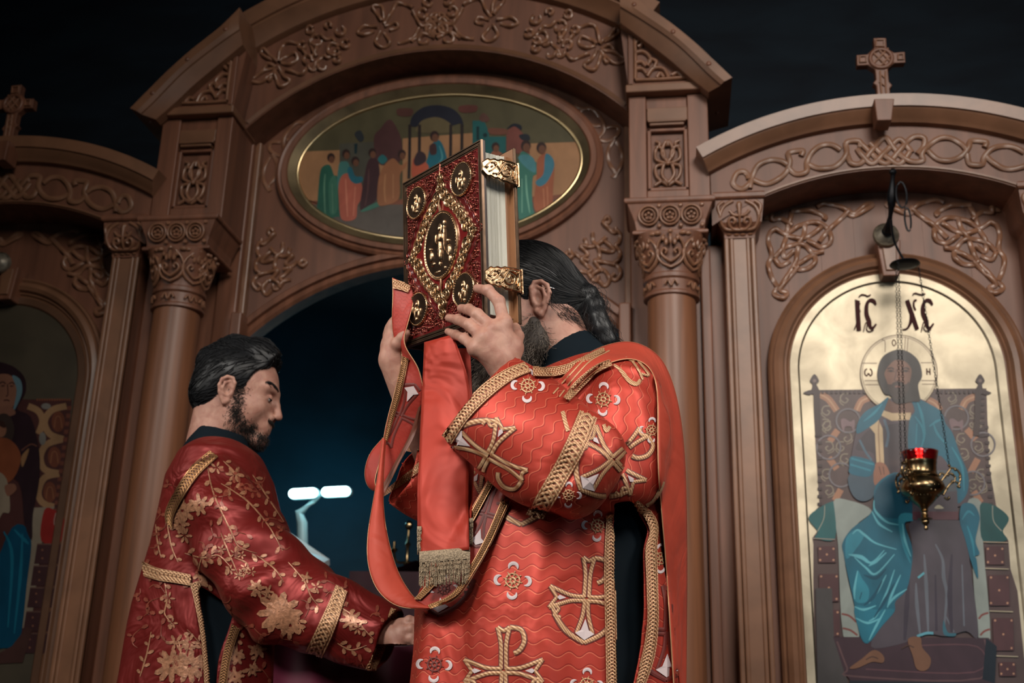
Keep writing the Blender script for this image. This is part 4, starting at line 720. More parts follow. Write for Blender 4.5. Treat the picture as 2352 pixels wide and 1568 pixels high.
# ------------------------------------------------------------------ the gospel book
TR = np.array([.4825, -1.5304, 1.8943]); BA = np.array([.7154, -.6973, -.043]); BN = np.array([.6973, .7088, .1071]); BU = np.array([-.0442, -.1066, .9933]); BW, BH, BT = .2745, .35, .0834
def B(s, h, d=0): return TR+BA*(s-BW)+BU*(h-BH)+BN*d
bk = empty('gospel_book', B(BW/2, 0, BT/2), 'thick gospel book with red enamel and gilt relief cover held up in both hands', 'book')
BRZ = mat('brown_bronze', (.16, .1, .065), .3, metal=.85, noise=.4, scale=(30, 30, 30)); BGOLD = mat('gilt_relief', (.66, .44, .26), .28, metal=1, noise=.45, scale=(90, 90, 90), bump=.25)
ENAM = mat('red_enamel', (.14, .012, .012), .18, coat=1, noise=.35, scale=(20, 20, 20)); FILI = mat('red_gilt_filigree', (.36, .1, .07), .2, metal=.8, noise=.55, scale=(80, 80, 80), bump=.2)
MEDB = mat('dark_medallion', (.1, .06, .038), .28, metal=.9, noise=.4, scale=(40, 40, 40)); PAGE = mat('page_edges', (.62, .6, .52), .6, noise=.22, scale=(2, 2, 2)); LEATH = mat('tan_leather', (.32, .15, .07), .4, noise=.2)
def bbox(mb, s0, s1, h0, h1, d0, d1):
    mb.add([B(s, h, d) for s in (s0, s1) for d in (d0, d1) for h in (h0, h1)], [(0, 1, 3, 2), (4, 6, 7, 5), (0, 4, 5, 1), (2, 3, 7, 6), (0, 2, 6, 4), (1, 5, 7, 3)])
b = MB(); bbox(b, 0, BW, 0, BH, .003, .01); bbox(b, -.004, .004, 0, BH, .004, BT-.004); front = fixn(b.build('front_board', mat('dark_leather', (.03, .014, .01), .35), bk, bevel=.0012))
b = MB(); bbox(b, 0, BW, 0, BH, BT-.007, BT); fixn(b.build('back_board', BRZ, bk, bevel=.0012))
b = MB(); bbox(b, .004, BW-.002, .003, BH-.003, BT-.0085, BT-.0068); fixn(b.build('back_lining', LEATH, bk))
b = MB(); n = 70; prof = [(.01+(BT-.03)*i/n) for i in range(n+1)]; rows = []
for i, d in enumerate(prof):
    j = .0008*rnd.random()+.0007*(i % 2); f = .0025*((i/n-.5)**2*4)
    rows.append([B(.006, .014+j, d), B(BW-.016+f-j, .014+j, d), B(BW-.016+f-j, BH-.016-j, d), B(.006, BH-.016-j, d)])
b.grid(rows, cu=True, caps=True); fixn(b.build('page_block', PAGE, bk))
b = MB(); bbox(b, .004, BW-.0155, .013, BH-.015, BT-.02, BT-.0085); fixn(b.build('end_papers', LEATH, bk))
b = MB()
for (o0, w_, d) in ((0, .0035, -.001), (.0035, .004, .0005), (.0075, .003, -.0006), (.0105, .0028, .001)):
    q = [(o0, o0), (BW-o0, o0), (BW-o0, BH-o0), (o0, BH-o0)]; r_ = [(o0+w_, o0+w_), (BW-o0-w_, o0+w_), (BW-o0-w_, BH-o0-w_), (o0+w_, BH-o0-w_)]
    b.grid([[B(*p_, .004) for p_ in q], [B(p_[0]*.8+z_[0]*.2, p_[1]*.8+z_[1]*.2, d) for p_, z_ in zip(q, r_)], [B(p_[0]*.2+z_[0]*.8, p_[1]*.2+z_[1]*.8, d) for p_, z_ in zip(q, r_)], [B(*p_, .004) for p_ in r_]], cu=True)
fixn(b.build('cover_border', BRZ, front, smooth=20))
MC = (BW/2-.0015, BH/2+.003)
def C_(x, y, d=0): return B(MC[0]+x, MC[1]+y, d)
b = MB(); bbox(b, .0133, BW-.0133, .0133, BH-.0133, .002, .0035); fixn(b.build('enamel_panel', ENAM, front))
NB = -BN
quad = [(0, .137, .0095), (0, .119, .0125), (.012, .101, .0115), (.026, .085, .0125), (.041, .072, .0105), (.053, .06, .0105), (.064, .047, .0105), (.073, .034, .011), (.083, .019, .0125), (.096, .008, .009), (.104, 0, .009)]
outline = []
for sx, sy in ((1, 1), (1, -1), (-1, -1), (-1, 1)):
    q = quad if sx*sy > 0 else quad[::-1]
    outline += [(sx*x, sy*y, r) for x, y, r in q]
def offs(o):
    P = []
    for x, y, r in outline:
        L_ = math.hypot(x, y*.8)+1e-9
        P.append((x+x/L_*(r+o) if abs(x) > .001 else 0, y+y*.8/L_*(r+o) if abs(y) > .001 else 0))
    out = []
    for p_ in P:
        if not out or math.hypot(p_[0]-out[-1][0], p_[1]-out[-1][1]) > .002: out.append(p_)
    return out
def scal(o, amp=.0035):
    P = smooth_path(offs(o), 6, closed=True); return [p_*(1+amp/.1*abs(math.sin(i*math.pi/6))) for i, p_ in enumerate(P)]
for o_, w_, h_, m_ in ((.0135, .0022, .0022, ENAM), (.0185, .0028, .0028, FILI), (.001, .002, .004, BGOLD)):
    b = MB(); ribbon(b, [C_(p_[0], p_[1], .002) for p_ in scal(o_)], w_, h_, NB, closed=True); fixn(b.build('wavy_rim', m_, front, smooth=50))
b = MB(); P = scal(0); V = [C_(p_[0], p_[1], .0004) for p_ in P]; b.add(V, [tuple(range(len(V)))]); fixn(b.build('lozenge_plate', mat('red_enamel_light', (.17, .015, .014), .12, coat=1), front))
b = MB(); b2 = MB()
for i, (x, y, r) in enumerate(outline):
    r *= 1.14
    rows = [[C_(x+rr*r*math.cos(t), y+rr*r*math.sin(t), -d) for t in np.linspace(0, 2*math.pi, 15)[:-1]] for rr, d in ((1, -.002), (.98, .0012), (.9, .002), (.82, .0008), (.3, .0008), (.02, .0009))]
    b.grid(rows, cu=True)
    ph = rnd.random()*6.28
    ribbon(b, smooth_path([C_(x+r*.62*s_*math.cos(ph+t), y+r*.62*s_*math.sin(ph+t), -.0022) for t, s_ in ((0, 1), (1, 1), (2, .95), (3.2, .85), (4.4, .6), (5.4, .3))], 4), .0022, .0022, NB)
    ribbon(b, smooth_path([C_(x+r*.4*s_*math.cos(ph-t), y+r*.4*s_*math.sin(ph-t), -.0012) for t, s_ in ((0, 1), (1.2, 1), (2.4, .8), (3.6, .4))], 4), .0014, .0018, NB)
    for k in range(5): an = ph+k*1.257; b.ball(C_(x+r*.62*math.cos(an+.5), y+r*.62*math.sin(an+.5), -.0018), .0011, 5, 4)
    b.ball(C_(x, y, -.0016), .0014, 6, 5)
for sg in (1, -1): b.tube([C_(0, sg*.067, -.001), C_(0, sg*.085, -.004), C_(0, sg*.1, -.001)], [.003, .0022, .0006], 6)
fixn(b.build('gilt_lozenge', BGOLD, front, smooth=50))['kind'] = 'stuff'
def medallion(x, y, rx, ry, fig, central=False):
    b = MB(); rows = [[C_(x+rx*f*math.cos(t), y+ry*f*math.sin(t), -d) for t in np.linspace(0, 2*math.pi, 41)[:-1]] for f, d in ((1.05, -.002), (1.05, .003), (1.03, .0042), (1.0, .0034), (.95, .0028))]
    b.grid(rows, cu=True); mo = fixn(b.build('medallion', BGOLD, front, smooth=50))
    b = MB(); V = [C_(x+rx*.95*math.cos(t), y+ry*.95*math.sin(t), -.003) for t in np.linspace(0, 2*math.pi, 41)[:-1]]; b.add(V, [tuple(range(40))]); fixn(b.build('medallion_ground', MEDB, mo))
    b = MB()
    nb = 64 if central else 40
    for k in range(nb): t = k*2*math.pi/nb; b.ball(C_(x+rx*.985*math.cos(t), y+ry*.978*math.sin(t), -.0036), .0014 if central else .0013, 5, 4)
    b.build('beading', BGOLD, mo, smooth='all')['kind'] = 'stuff'
    b = MB()
    for (px, py, ax, ay, hh) in fig:
        rows = [[C_(x+px*rx+ax*.72*rx*f*math.cos(t), y+py*ry+ay*.9*ry*f*math.sin(t), -.003-hh*.7*g) for t in np.linspace(0, 2*math.pi, 13)[:-1]] for f, g in ((1, 0), (.92, .5), (.7, .85), (.35, 1), (.02, 1.02))]
        b.grid(rows, cu=True)
    fixn(b.build('relief_figure', BGOLD, mo, smooth='all'))
risen = [(0, .5, .1, .1, .006), (0, .52, .19, .18, .0015), (0, .24, .17, .2, .006), (-.02, -.12, .16, .36, .005), (.05, -.3, .1, .25, .007), (.0, -.58, .06, .1, .005), (-.22, .22, .06, .2, .005), (.3, .2, .03, .55, .005), (.3, .62, .07, .12, .005), (.22, .2, .06, .16, .005), (-.55, -.25, .16, .2, .005), (-.58, -.02, .07, .07, .006), (.56, -.3, .18, .24, .005), (.52, .02, .08, .08, .006), (.6, -.55, .15, .16, .004), (-.2, -.8, .3, .06, .003), (.3, -.76, .1, .08, .004), (-.45, -.5, .2, .08, .003)]
medallion(0, 0, .0545, .066, risen, True)
bust = lambda m: [(0, .28, .17, .2, .006), (0, .3, .32, .32, .0012), (0, -.12, .22, .24, .005), (-.2*m, -.38, .16, .34, .005), (.22*m, -.3, .12, .36, .004), (.05*m, -.1, .05, .3, .007), (.42*m, .0, .06, .3, .004), (-.38*m, -.2, .08, .24, .004), (.1*m, -.62, .2, .16, .004)]
for x, y, m in ((-.0835, .1125, 1), (.0735, .1125, -1), (.0735, -.1085, 1), (-.0835, -.1095, -1)): medallion(x, y, .0325, .0325, bust(m))
P_ = [np.array(q) for q in scal(.02)]
def inside(x, y):
    c = False; n = len(P_); j = n-1
    for i in range(n):
        if (P_[i][1] > y) != (P_[j][1] > y) and x < (P_[j][0]-P_[i][0])*(y-P_[i][1])/(P_[j][1]-P_[i][1])+P_[i][0]: c = not c
        j = i
    return c
b = MB(); pts = []
for k in range(5000):
    x, y = rnd.uniform(-.119, .119), rnd.uniform(-.158, .156)
    if inside(x, y) or any(math.hypot(x-a_, y-c_) < .037 for a_, c_ in ((-.0835, .1125), (.0735, .1125), (.0735, -.1085), (-.0835, -.1095))): continue
    if any((x-q[0])**2+(y-q[1])**2 < .0000185 for q in pts): continue
    pts.append((x, y)); an = rnd.random()*6.28; l_ = rnd.uniform(.0022, .0048); e_ = np.array([math.cos(an), math.sin(an)])
    if len(pts) % 3:
        rows = [[C_(x+l_*f*math.cos(t)*e_[0]-l_*.5*f*math.sin(t)*e_[1], y+l_*f*math.cos(t)*e_[1]+l_*.5*f*math.sin(t)*e_[0], -.0+g) for t in np.linspace(0, 2*math.pi, 9)[:-1]] for f, g in ((1, .002), (.8, -.0006), (.3, -.0018), (.02, -.002))]
        b.grid(rows, cu=True)
    else: ribbon(b, smooth_path([C_(x+.0035*math.cos(an+t)*s_, y+.0035*math.sin(an+t)*s_, .002) for t, s_ in ((0, 1), (1.3, 1), (2.6, .9), (4, .7), (5.2, .3))], 3), .0016, .0025, NB)
fixn(b.build('filigree', FILI, front, smooth='all'))['kind'] = 'stuff'
for hc in (.294, .082):      # two clasps across the fore-edge
    b = MB(); ws = [(0, .008), (.006, .014), (.012, .0185), (.018, .017), (.026, .0205), (.034, .019), (.042, .0225), (.054, .022), (.066, .0235), (.0835, .0225)]
    out = [(d, hw) for d, hw in ws]
    X_ = lambda d, h, o: B(BW+.0005+o+.004*math.sin(math.pi*min(d/.085, 1)), hc+h-.0, d-.0015)
    P = smooth_path([(d, hw) for d, hw in out], 3); Pl = [(p_[0], -p_[1]) for p_ in P][::-1]; ring = [tuple(p_) for p_ in P]+Pl
    b.grid([[X_(d, h, 0) for d, h in ring], [X_(d, h, .003) for d, h in ring], [X_(d, h*.9, .0042) for d, h in ring], [X_(d, h*.82, .0028) for d, h in ring], [X_(d, h*.02, .0028) for d, h in ring]], cu=True)
    co = fixn(b.build('clasp', BGOLD, bk, smooth=35))
    b = MB()
    for q in ([(.006, 0), (.02, .012), (.034, .004), (.046, -.01), (.06, -.008), (.064, .004), (.054, .008), (.05, .0)], [(.014, -.008), (.022, -.003), (.03, .006), (.028, .013), (.02, .01)], [(.03, -.012), (.038, -.004), (.05, .013), (.064, .014), (.074, .006), (.07, -.008)], [(.022, -.011), (.03, -.009)], [(.068, -.014), (.076, -.012), (.078, -.004)]):
        ribbon(b, smooth_path([X_(d, h, .003) for d, h in q], 5), .0028, .0028, BA)
    for q in ((.01, 0), (.028, .008), (.036, -.008), (.054, .004), (.066, .015), (.074, -.015), (.076, .015), (.046, .016), (.044, -.016), (.06, -.002), (.02, .003)): b.ball(X_(*q, .0045), .0022, 6, 5)
    fixn(b.build('clasp_relief', BGOLD, co, smooth='all'))['kind'] = 'stuff'
    b = MB(); b.tube([B(BW+.003, hc-.024, BT+.001), B(BW+.003, hc+.024, BT+.001)], .0024, 8); b.tube([B(BW+.004, hc-.022, BT-.006), B(BW+.004, hc+.022, BT-.006)], .0012, 6); b.build('clasp_hinge', BGOLD, co, smooth=True)
b = MB(); b.tube([B(.01, -.004, .04), B(.05, -.006, .04)], .004, 10); b.ball(B(.035, -.006, .04), (.012, .006, .006), 10, 8); b.build('bottom_boss', BRASS, bk, smooth=True)
# ------------------------------------------------------------------ smooth implicit bodies
FR = np.stack([R0, F0, U0])            # frame: right, away, up (seen from the photographer)
CXY = CAM*[1, 1, 0]
def toF(P): return (np.asarray(P)-CXY)@FR.T
def toW(p): return np.asarray(p)@FR+CXY
def q(px, py, t): return toF(Q(px, py, t))
def mpp(px, py, t): P = Q(px, py, t); return ((P-CAM)@CF)/FPX
class SDF:
    def __init__(s, lo, hi, h):
        s.lo = np.array(lo, float); s.h = h; s.n = np.ceil((np.array(hi)-s.lo)/h).astype(int)+1
        s.f = np.full(s.n, 1., np.float32); s.ax = [s.lo[i]+h*np.arange(s.n[i]) for i in range(3)]
    def sub(s, lo, hi):
        i0 = np.clip(np.floor((np.array(lo)-s.lo)/s.h).astype(int), 0, s.n-1); i1 = np.clip(np.ceil((np.array(hi)-s.lo)/s.h).astype(int)+1, 1, s.n)
        sl = tuple(slice(a, b) for a, b in zip(i0, i1))
        return sl, np.meshgrid(*[s.ax[k][sl[k]].astype(np.float32) for k in range(3)], indexing='ij', sparse=True)
    def put(s, sl, d, k, cut=False):
        a = s.f[sl]; d = d.astype(np.float32)
        if cut: d = -d; h_ = np.maximum(k-np.abs(a-d), 0)/max(k, 1e-6); s.f[sl] = np.maximum(a, d)+h_*h_*k*.25
        else: h_ = np.maximum(k-np.abs(a-d), 0)/max(k, 1e-6); s.f[sl] = np.minimum(a, d)-h_*h_*k*.25
    def cone(s, a, b, ra, rb, k=.01, cut=False):
        a, b = np.asarray(a, float), np.asarray(b, float); m = max(ra, rb)+k+3*s.h
        sl, (X, Y, Z) = s.sub(np.minimum(a, b)-m, np.maximum(a, b)+m)
        d = b-a; L2 = d@d+1e-12; px, py, pz = X-a[0], Y-a[1], Z-a[2]
        t = np.clip((px*d[0]+py*d[1]+pz*d[2])/L2, 0, 1)
        dist = np.sqrt((px-t*d[0])**2+(py-t*d[1])**2+(pz-t*d[2])**2)-(ra+(rb-ra)*t); s.put(sl, dist, k, cut)
    def chain(s, pts, rs, k=.006, kk=.004, cut=False):
        for i in range(len(pts)-1): s.cone(pts[i], pts[i+1], rs[i], rs[i+1], k if i == 0 else kk, cut)
    def ell(s, c, M, r, k=.01, cut=False):       # M rows = axes
        c = np.asarray(c, float); M = np.asarray(M, float); r = np.asarray(r, float); ext = np.sqrt(((M*r[:, None])**2).sum(0))+k+3*s.h
        sl, (X, Y, Z) = s.sub(c-ext, c+ext); px, py, pz = X-c[0], Y-c[1], Z-c[2]; k0 = 0; k1 = 0
        for i in range(3):
            u = (px*M[i][0]+py*M[i][1]+pz*M[i][2]); k0 = k0+(u/r[i])**2; k1 = k1+(u/r[i]**2)**2
        k0 = np.sqrt(k0); s.put(sl, k0*(k0-1)/(np.sqrt(k1)+1e-6), k, cut)
    def column(s, tab, k=.02, fold=None):        # tab rows: z, centre right, centre away, half right, half away
        T = np.array(sorted(tab)); z0, z1 = T[0, 0], T[-1, 0]
        mx = T[:, 3:].max()+.06; sl, (X, Y, Z) = s.sub([(T[:, 1]-mx).min(), (T[:, 2]-mx).min(), z0-.02], [(T[:, 1]+mx).max(), (T[:, 2]+mx).max(), z1+.02])
        c1, c2, a, b = (np.interp(Z, T[:, 0], T[:, i]).astype(np.float32) for i in range(1, 5))
        u, v = (X-c1)/a, (Y-c2)/b; rr = np.sqrt(u*u+v*v); d = (rr-1)*np.minimum(a, b)
        if fold: d = d-fold(np.arctan2(v, u), Z)
        d = np.maximum(d, np.maximum(z0-Z, Z-z1)); s.put(sl, d, k)
    def etube(s, p0, p1, lat, A, B, k=.02, fold=None, e0=0, e1=.06):
        p0, p1 = np.asarray(p0, float), np.asarray(p1, float); d = p1-p0; L = np.linalg.norm(d); d /= L; lat = np.asarray(lat, float); lat = lat-d*(lat@d); lat /= np.linalg.norm(lat); g = np.cross(d, lat)
        m = max(max(A), max(B))+.06; sl, (X, Y, Z) = s.sub(np.minimum(p0, p1)-m, np.maximum(p0, p1)+m); px, py, pz = X-p0[0], Y-p0[1], Z-p0[2]
        al = (px*d[0]+py*d[1]+pz*d[2])/L; u = px*lat[0]+py*lat[1]+pz*lat[2]; v = px*g[0]+py*g[1]+pz*g[2]; xs = np.linspace(0, 1, len(A))
        a = np.interp(al, xs, A).astype(np.float32); b = np.interp(al, xs, B).astype(np.float32); rr = np.sqrt((u/a)**2+(v/b)**2); dd = (rr-1)*np.minimum(a, b)
        if fold: dd = dd-fold(np.arctan2(v, u), al)
        en = np.maximum(-(al*L+e0), al*L-L-e1); en = np.where(al > 1, np.sqrt(np.maximum(dd+np.minimum(a, b), 0)**2+np.maximum((al-1)*L, 0)**2*2.2)-np.minimum(a, b), -1.); dd = np.maximum(np.maximum(dd, en), -(al*L+e0)); s.put(sl, dd, k)
        return dict(p0=p0, d=d, L=L, lat=lat, g=g, A=A, B=B)
    def plane(s, p, n_, lo, hi, k=.002):          # keep the side where (x-p).n < 0, inside a box
        sl, (X, Y, Z) = s.sub(lo, hi); dd = (X-p[0])*n_[0]+(Y-p[1])*n_[1]+(Z-p[2])*n_[2]; s.put(sl, -dd+0*s.f[sl], k, True)
    def mesh(s):
        f = s.f; ins = f < 0; n = s.n; c = np.zeros(n-1, np.int8)
        for i in (0, 1):
            for j in (0, 1):
                for k in (0, 1): c += ins[i:n[0]-1+i, j:n[1]-1+j, k:n[2]-1+k]
        I = np.argwhere((c > 0) & (c < 8)); idx = np.full(n-1, -1, np.int32); idx[tuple(I.T)] = np.arange(len(I))
        acc = np.zeros((len(I), 3)); cnt = np.zeros(len(I))
        for ax in range(3):
            o1, o2 = [a for a in range(3) if a != ax]
            for a in (0, 1):
                for b in (0, 1):
                    p = I.copy(); p[:, o1] += a; p[:, o2] += b; r = p.copy(); r[:, ax] += 1
                    fa, fb = f[tuple(p.T)].astype(float), f[tuple(r.T)].astype(float); m = (fa < 0) != (fb < 0); t = fa/(fa-fb+1e-12)
                    P = p.astype(float); P[:, ax] += t; acc[m] += P[m]; cnt[m] += 1
        V = s.lo+s.h*acc/cnt[:, None]; Fc = []
        for ax in range(3):
            o1, o2 = (ax+1) % 3, (ax+2) % 3
            a0 = [slice(1, n[i]-1) for i in range(3)]; a0[ax] = slice(0, n[ax]-1); a1 = list(a0); a1[ax] = slice(1, n[ax])
            A_, B_ = ins[tuple(a0)], ins[tuple(a1)]; E_ = np.argwhere(A_ != B_); off = np.array([a0[i].start for i in range(3)]); E = E_+off; flip = A_[tuple(E_.T)]
            qd = []
            for d1, d2 in ((-1, -1), (0, -1), (0, 0), (-1, 0)):
                p = E.copy(); p[:, o1] += d1; p[:, o2] += d2; qd.append(idx[tuple(p.T)])
            qd = np.stack(qd, 1); qd[~flip] = qd[~flip][:, ::-1]; Fc.append(qd)
        Fc = np.concatenate(Fc); return V, Fc[(Fc >= 0).all(1)]
def relax(V, Fc, it=2, lam=.5):
    V = V.copy(); n = len(V); e = np.concatenate([Fc[:, [i, (i+1) % 4]] for i in range(4)]); e = np.unique(np.sort(e, 1), axis=0)
    deg = np.bincount(e.ravel(), minlength=n)[:, None]+1e-9
    for _ in range(it):
        acc = np.zeros_like(V)
        for k in range(3): acc[:, k] = np.bincount(e[:, 0], V[e[:, 1], k], n)+np.bincount(e[:, 1], V[e[:, 0], k], n)
        V += lam*(acc/deg-V)
    return V
def hem(V, Fc, it=14):
    """even out the cut edges of a garment"""
    e = np.sort(np.concatenate([Fc[:, [i, (i+1) % 4]] for i in range(4)]), 1); u, c = np.unique(e, axis=0, return_counts=True); b = u[c == 1]; V = V.copy(); n = len(V)
    deg = np.bincount(b.ravel(), minlength=n); m = deg > 0
    for _ in range(it):
        acc = np.stack([np.bincount(b[:, 0], V[b[:, 1], k], n)+np.bincount(b[:, 1], V[b[:, 0], k], n) for k in range(3)], 1); V[m] = .5*V[m]+.5*(acc[m]/deg[m][:, None])
    return V
def mesh_obj(name, Vf, Fc, m, parent, pat=None):
    me = bpy.data.meshes.new(name); W_ = toW(Vf); me.vertices.add(len(W_)); me.vertices.foreach_set('co', W_.astype(np.float32).ravel())
    k = Fc.shape[1]; me.loops.add(len(Fc)*k); me.polygons.add(len(Fc)); me.loops.foreach_set('vertex_index', Fc.astype(np.int32).ravel()); me.polygons.foreach_set('loop_start', np.arange(0, len(Fc)*k, k, dtype=np.int32))
    me.polygons.foreach_set('use_smooth', np.ones(len(Fc), bool)); me.update(calc_edges=True); me.validate()
    if pat is not None: a = me.attributes.new('pat', 'FLOAT_VECTOR', 'POINT'); a.data.foreach_set('vector', pat.astype(np.float32).ravel())
    for x in (m if isinstance(m, list) else [m]): me.materials.append(x)
    o = bpy.data.objects.new(name, me); COL.objects.link(o); o.parent = parent; o.matrix_parent_inverse = parent.matrix_world.inverted(); return o
def bvh_of(V, Fc): return BVHTree.FromPolygons([tuple(v) for v in toW(V)], [tuple(int(i) for i in f) for f in Fc])
HIT = [True]
def rays(bv, px, py, fall, off=.0015):
    """the point of a garment seen at a photo pixel, lifted off the cloth"""
    d = ray(px, py); d = d/np.linalg.norm(d); best = None
    for b in bv:
        h = b.ray_cast(Vector(CAM), Vector(d))
        if h[0] is not None and (best is None or h[3] < best[3]): best = h
    HIT[0] = best is not None
    if best is None: return Q(px, py, fall), -d
    nn = np.array(best[1]); nn = nn if nn@d < 0 else -nn
    return np.array(best[0])+nn*off-d*off*.5, nn
def applique(mb, bv, pts, wid, fall, off=.0015, mi=0, closed=False, n=5, dome=.0003):
    off = off*.6
    """flat embroidered strap: pts and widths in photo pixels, laid on the garment"""
    P = np.array(smooth_path(pts, n, closed) if len(pts) > 2 else [np.array(pts[0])+(np.array(pts[1])-np.array(pts[0]))*i/6 for i in range(7)], float); m = len(P); rows = []
    for i in range(m):
        d = (P[(i+1) % m]-P[i-1]) if closed else P[min(i+1, m-1)]-P[max(i-1, 0)]
        d = d/(np.linalg.norm(d)+1e-9); s_ = np.array([d[1], -d[0]]); w_ = wid if not hasattr(wid, '__len__') else np.interp(i/(m-1), np.linspace(0, 1, len(wid)), wid); row = []; ok = True
        for o in (-.5, 0, .5):
            row.append(rays(bv, *(P[i]+s_*w_*o), fall, off+(dome if abs(o) < .1 else 0))[0]); ok &= HIT[0]
        if ok and rows and rows[-1] and np.linalg.norm(row[1]-rows[-1][1]) > .03: rows.append(None)
        rows.append(row if ok else None)
    if closed and all(r is not None for r in rows): mb.grid(rows, cv=True, mi=mi); return
    if closed: rows.append(rows[0])
    run = []
    for r in rows+[None]:
        if r is not None: run.append(r)
        else:
            if len(run) > 1: mb.grid(run, mi=mi)
            run = []
def patch(mb, bv, pts, fall, off=.0013, mi=0, smooth=False):
    P = smooth_path(pts, 4, True) if smooth else pts; c = np.mean(np.array(P, float), 0); V = []; n = len(P)
    for p in [c]+list(P):
        V.append(rays(bv, *p, fall, off)[0])
        if not HIT[0] or np.linalg.norm(V[-1]-V[0]) > .06: return
    mb.add(V, [(0, 1+i, 1+(i+1) % n) for i in range(n)], mi)
# ------------------------------------------------------------------ cloth, skin, hair materials
def cloth_mat(name, col, dark, line, wave=(.0205, .0042, 180.), rough=.4, sheen=.25, wrinkle=.25, wsc=9, metal=0):
    m = mat(name, col, rough+.06, noise=.22, scale=(7, 7, 7), sheen=sheen, bump=0, spec=.35, metal=metal); nt = m.node_tree; N = nt.nodes.new; b = nt.nodes['Principled BSDF']; L = nt.links.new
    b.inputs['Sheen Tint'].default_value = (1, .45, .3, 1)
    at = N('ShaderNodeAttribute'); at.attribute_name = 'pat'; sx = N('ShaderNodeSeparateXYZ'); L(at.outputs['Vector'], sx.inputs[0])
    def M(op, a, b_=None, c=None):
        n = N('ShaderNodeMath'); n.operation = op
        for i, v in enumerate((a, b_, c)):
            if v is None: continue
            if isinstance(v, (int, float)): n.inputs[i].default_value = v
            else: L(v, n.inputs[i])
        return n.outputs[0]
    sp, am, fr = wave or (1, 0, 1)
    w = M('ADD', sx.outputs[0], M('MULTIPLY', M('SINE', M('MULTIPLY', sx.outputs[1], fr)), am)); u = M('FRACT', M('DIVIDE', w, sp))
    ln = M('LESS_THAN', M('ABSOLUTE', M('SUBTRACT', u, .5)), .036); dk = M('LESS_THAN', M('ABSOLUTE', M('SUBTRACT', u, .60)), .045)
    src = b.inputs['Base Color'].links[0].from_socket if b.inputs['Base Color'].links else None
    m1 = N('ShaderNodeMix'); m1.data_type = 'RGBA'; L(dk, m1.inputs[0]); L(src, m1.inputs[6]); m1.inputs[7].default_value = (*dark, 1)
    m2 = N('ShaderNodeMix'); m2.data_type = 'RGBA'; L(ln, m2.inputs[0]); L(m1.outputs[2], m2.inputs[6]); m2.inputs[7].default_value = (*line, 1); L(m2.outputs[2], b.inputs['Base Color'])
    if not wave: L(src, b.inputs['Base Color'])
    fn = N('ShaderNodeTexNoise'); fn.inputs['Scale'].default_value = wsc; fn.inputs['Detail'].default_value = 3; fn.inputs['Distortion'].default_value = 1.2; tc = N('ShaderNodeTexCoord'); L(tc.outputs['Object'], fn.inputs['Vector'])
    bp = N('ShaderNodeBump'); bp.inputs['Strength'].default_value = wrinkle; bp.inputs['Distance'].default_value = .03; L(M('ADD', fn.outputs[0], M('MULTIPLY', M('ADD', ln, M('MULTIPLY', dk, -1)), .03)) if wave else fn.outputs[0], bp.inputs['Height']); L(bp.outputs[0], b.inputs['Normal'])
    return m
SKIN = mat('skin', (.46, .25, .185), .5, col2=(.37, .175, .13), scale=(55, 55, 55), bump=.3, detail=8, spec=.35); b_ = SKIN.node_tree.nodes['Principled BSDF']; b_.inputs['Subsurface Weight'].default_value = .12; b_.inputs['Subsurface Radius'].default_value = (.012, .005, .003); b_.inputs['Subsurface Scale'].default_value = .6
SKIN2 = mat('shaded_skin', (.36, .19, .13), .5, col2=(.3, .14, .1), scale=(28, 28, 28), bump=.12)
HAIR = mat('black_hair', (.008, .0085, .01), .42, spec=.35, noise=.4, scale=(40, 40, 40)); BEARD = mat('grey_brown_beard', (.3, .25, .2), .6, col2=(.06, .045, .035), scale=(45, 45, 45)); BEARD2 = mat('beard_ground', (.055, .042, .034), .7); DKBEARD = mat('dark_stubble', (.018, .012, .01), .6)
CASS = mat('black_cassock', (.003, .008, .013), .85, noise=.3, spec=.15)
def banded(m, sc_, dk):
    nt = m.node_tree; b = nt.nodes['Principled BSDF']; wv = nt.nodes.new('ShaderNodeTexWave'); wv.inputs['Scale'].default_value = sc_; wv.inputs['Distortion'].default_value = .6; wv.bands_direction = 'DIAGONAL'
    tc = nt.nodes.new('ShaderNodeTexCoord'); nt.links.new(tc.outputs['Object'], wv.inputs['Vector']); mx = nt.nodes.new('ShaderNodeMix'); mx.data_type = 'RGBA'; src = b.inputs['Base Color'].links[0].from_socket
    nt.links.new(wv.outputs['Fac'], mx.inputs[0]); mx.inputs[6].default_value = (*dk, 1); nt.links.new(src, mx.inputs[7]); nt.links.new(mx.outputs[2], b.inputs['Base Color']); return m
THREAD = mat('gold_thread', (.78, .49, .27), .42, metal=.3, noise=.22, scale=(700, 700, 700), bump=.2); banded(THREAD, 95, (.34, .14, .06)); BRAID = mat('gold_braid_ground', (.4, .12, .06), .5, metal=.1, noise=.3, scale=(300, 300, 300)); SILV = mat('pale_thread', (.62, .5, .5), .5, sheen=.2); DKTH = mat('dark_thread', (.14, .02, .014), .5); PIPE = mat('gold_piping', (.6, .33, .17), .45, metal=.4)
def strands(mb, paths, r0=.0009, r1=.0003):
    for P in paths:
        n = len(P); mb.tube(P, [r0+(r1-r0)*i/(n-1) for i in range(n)], 3)
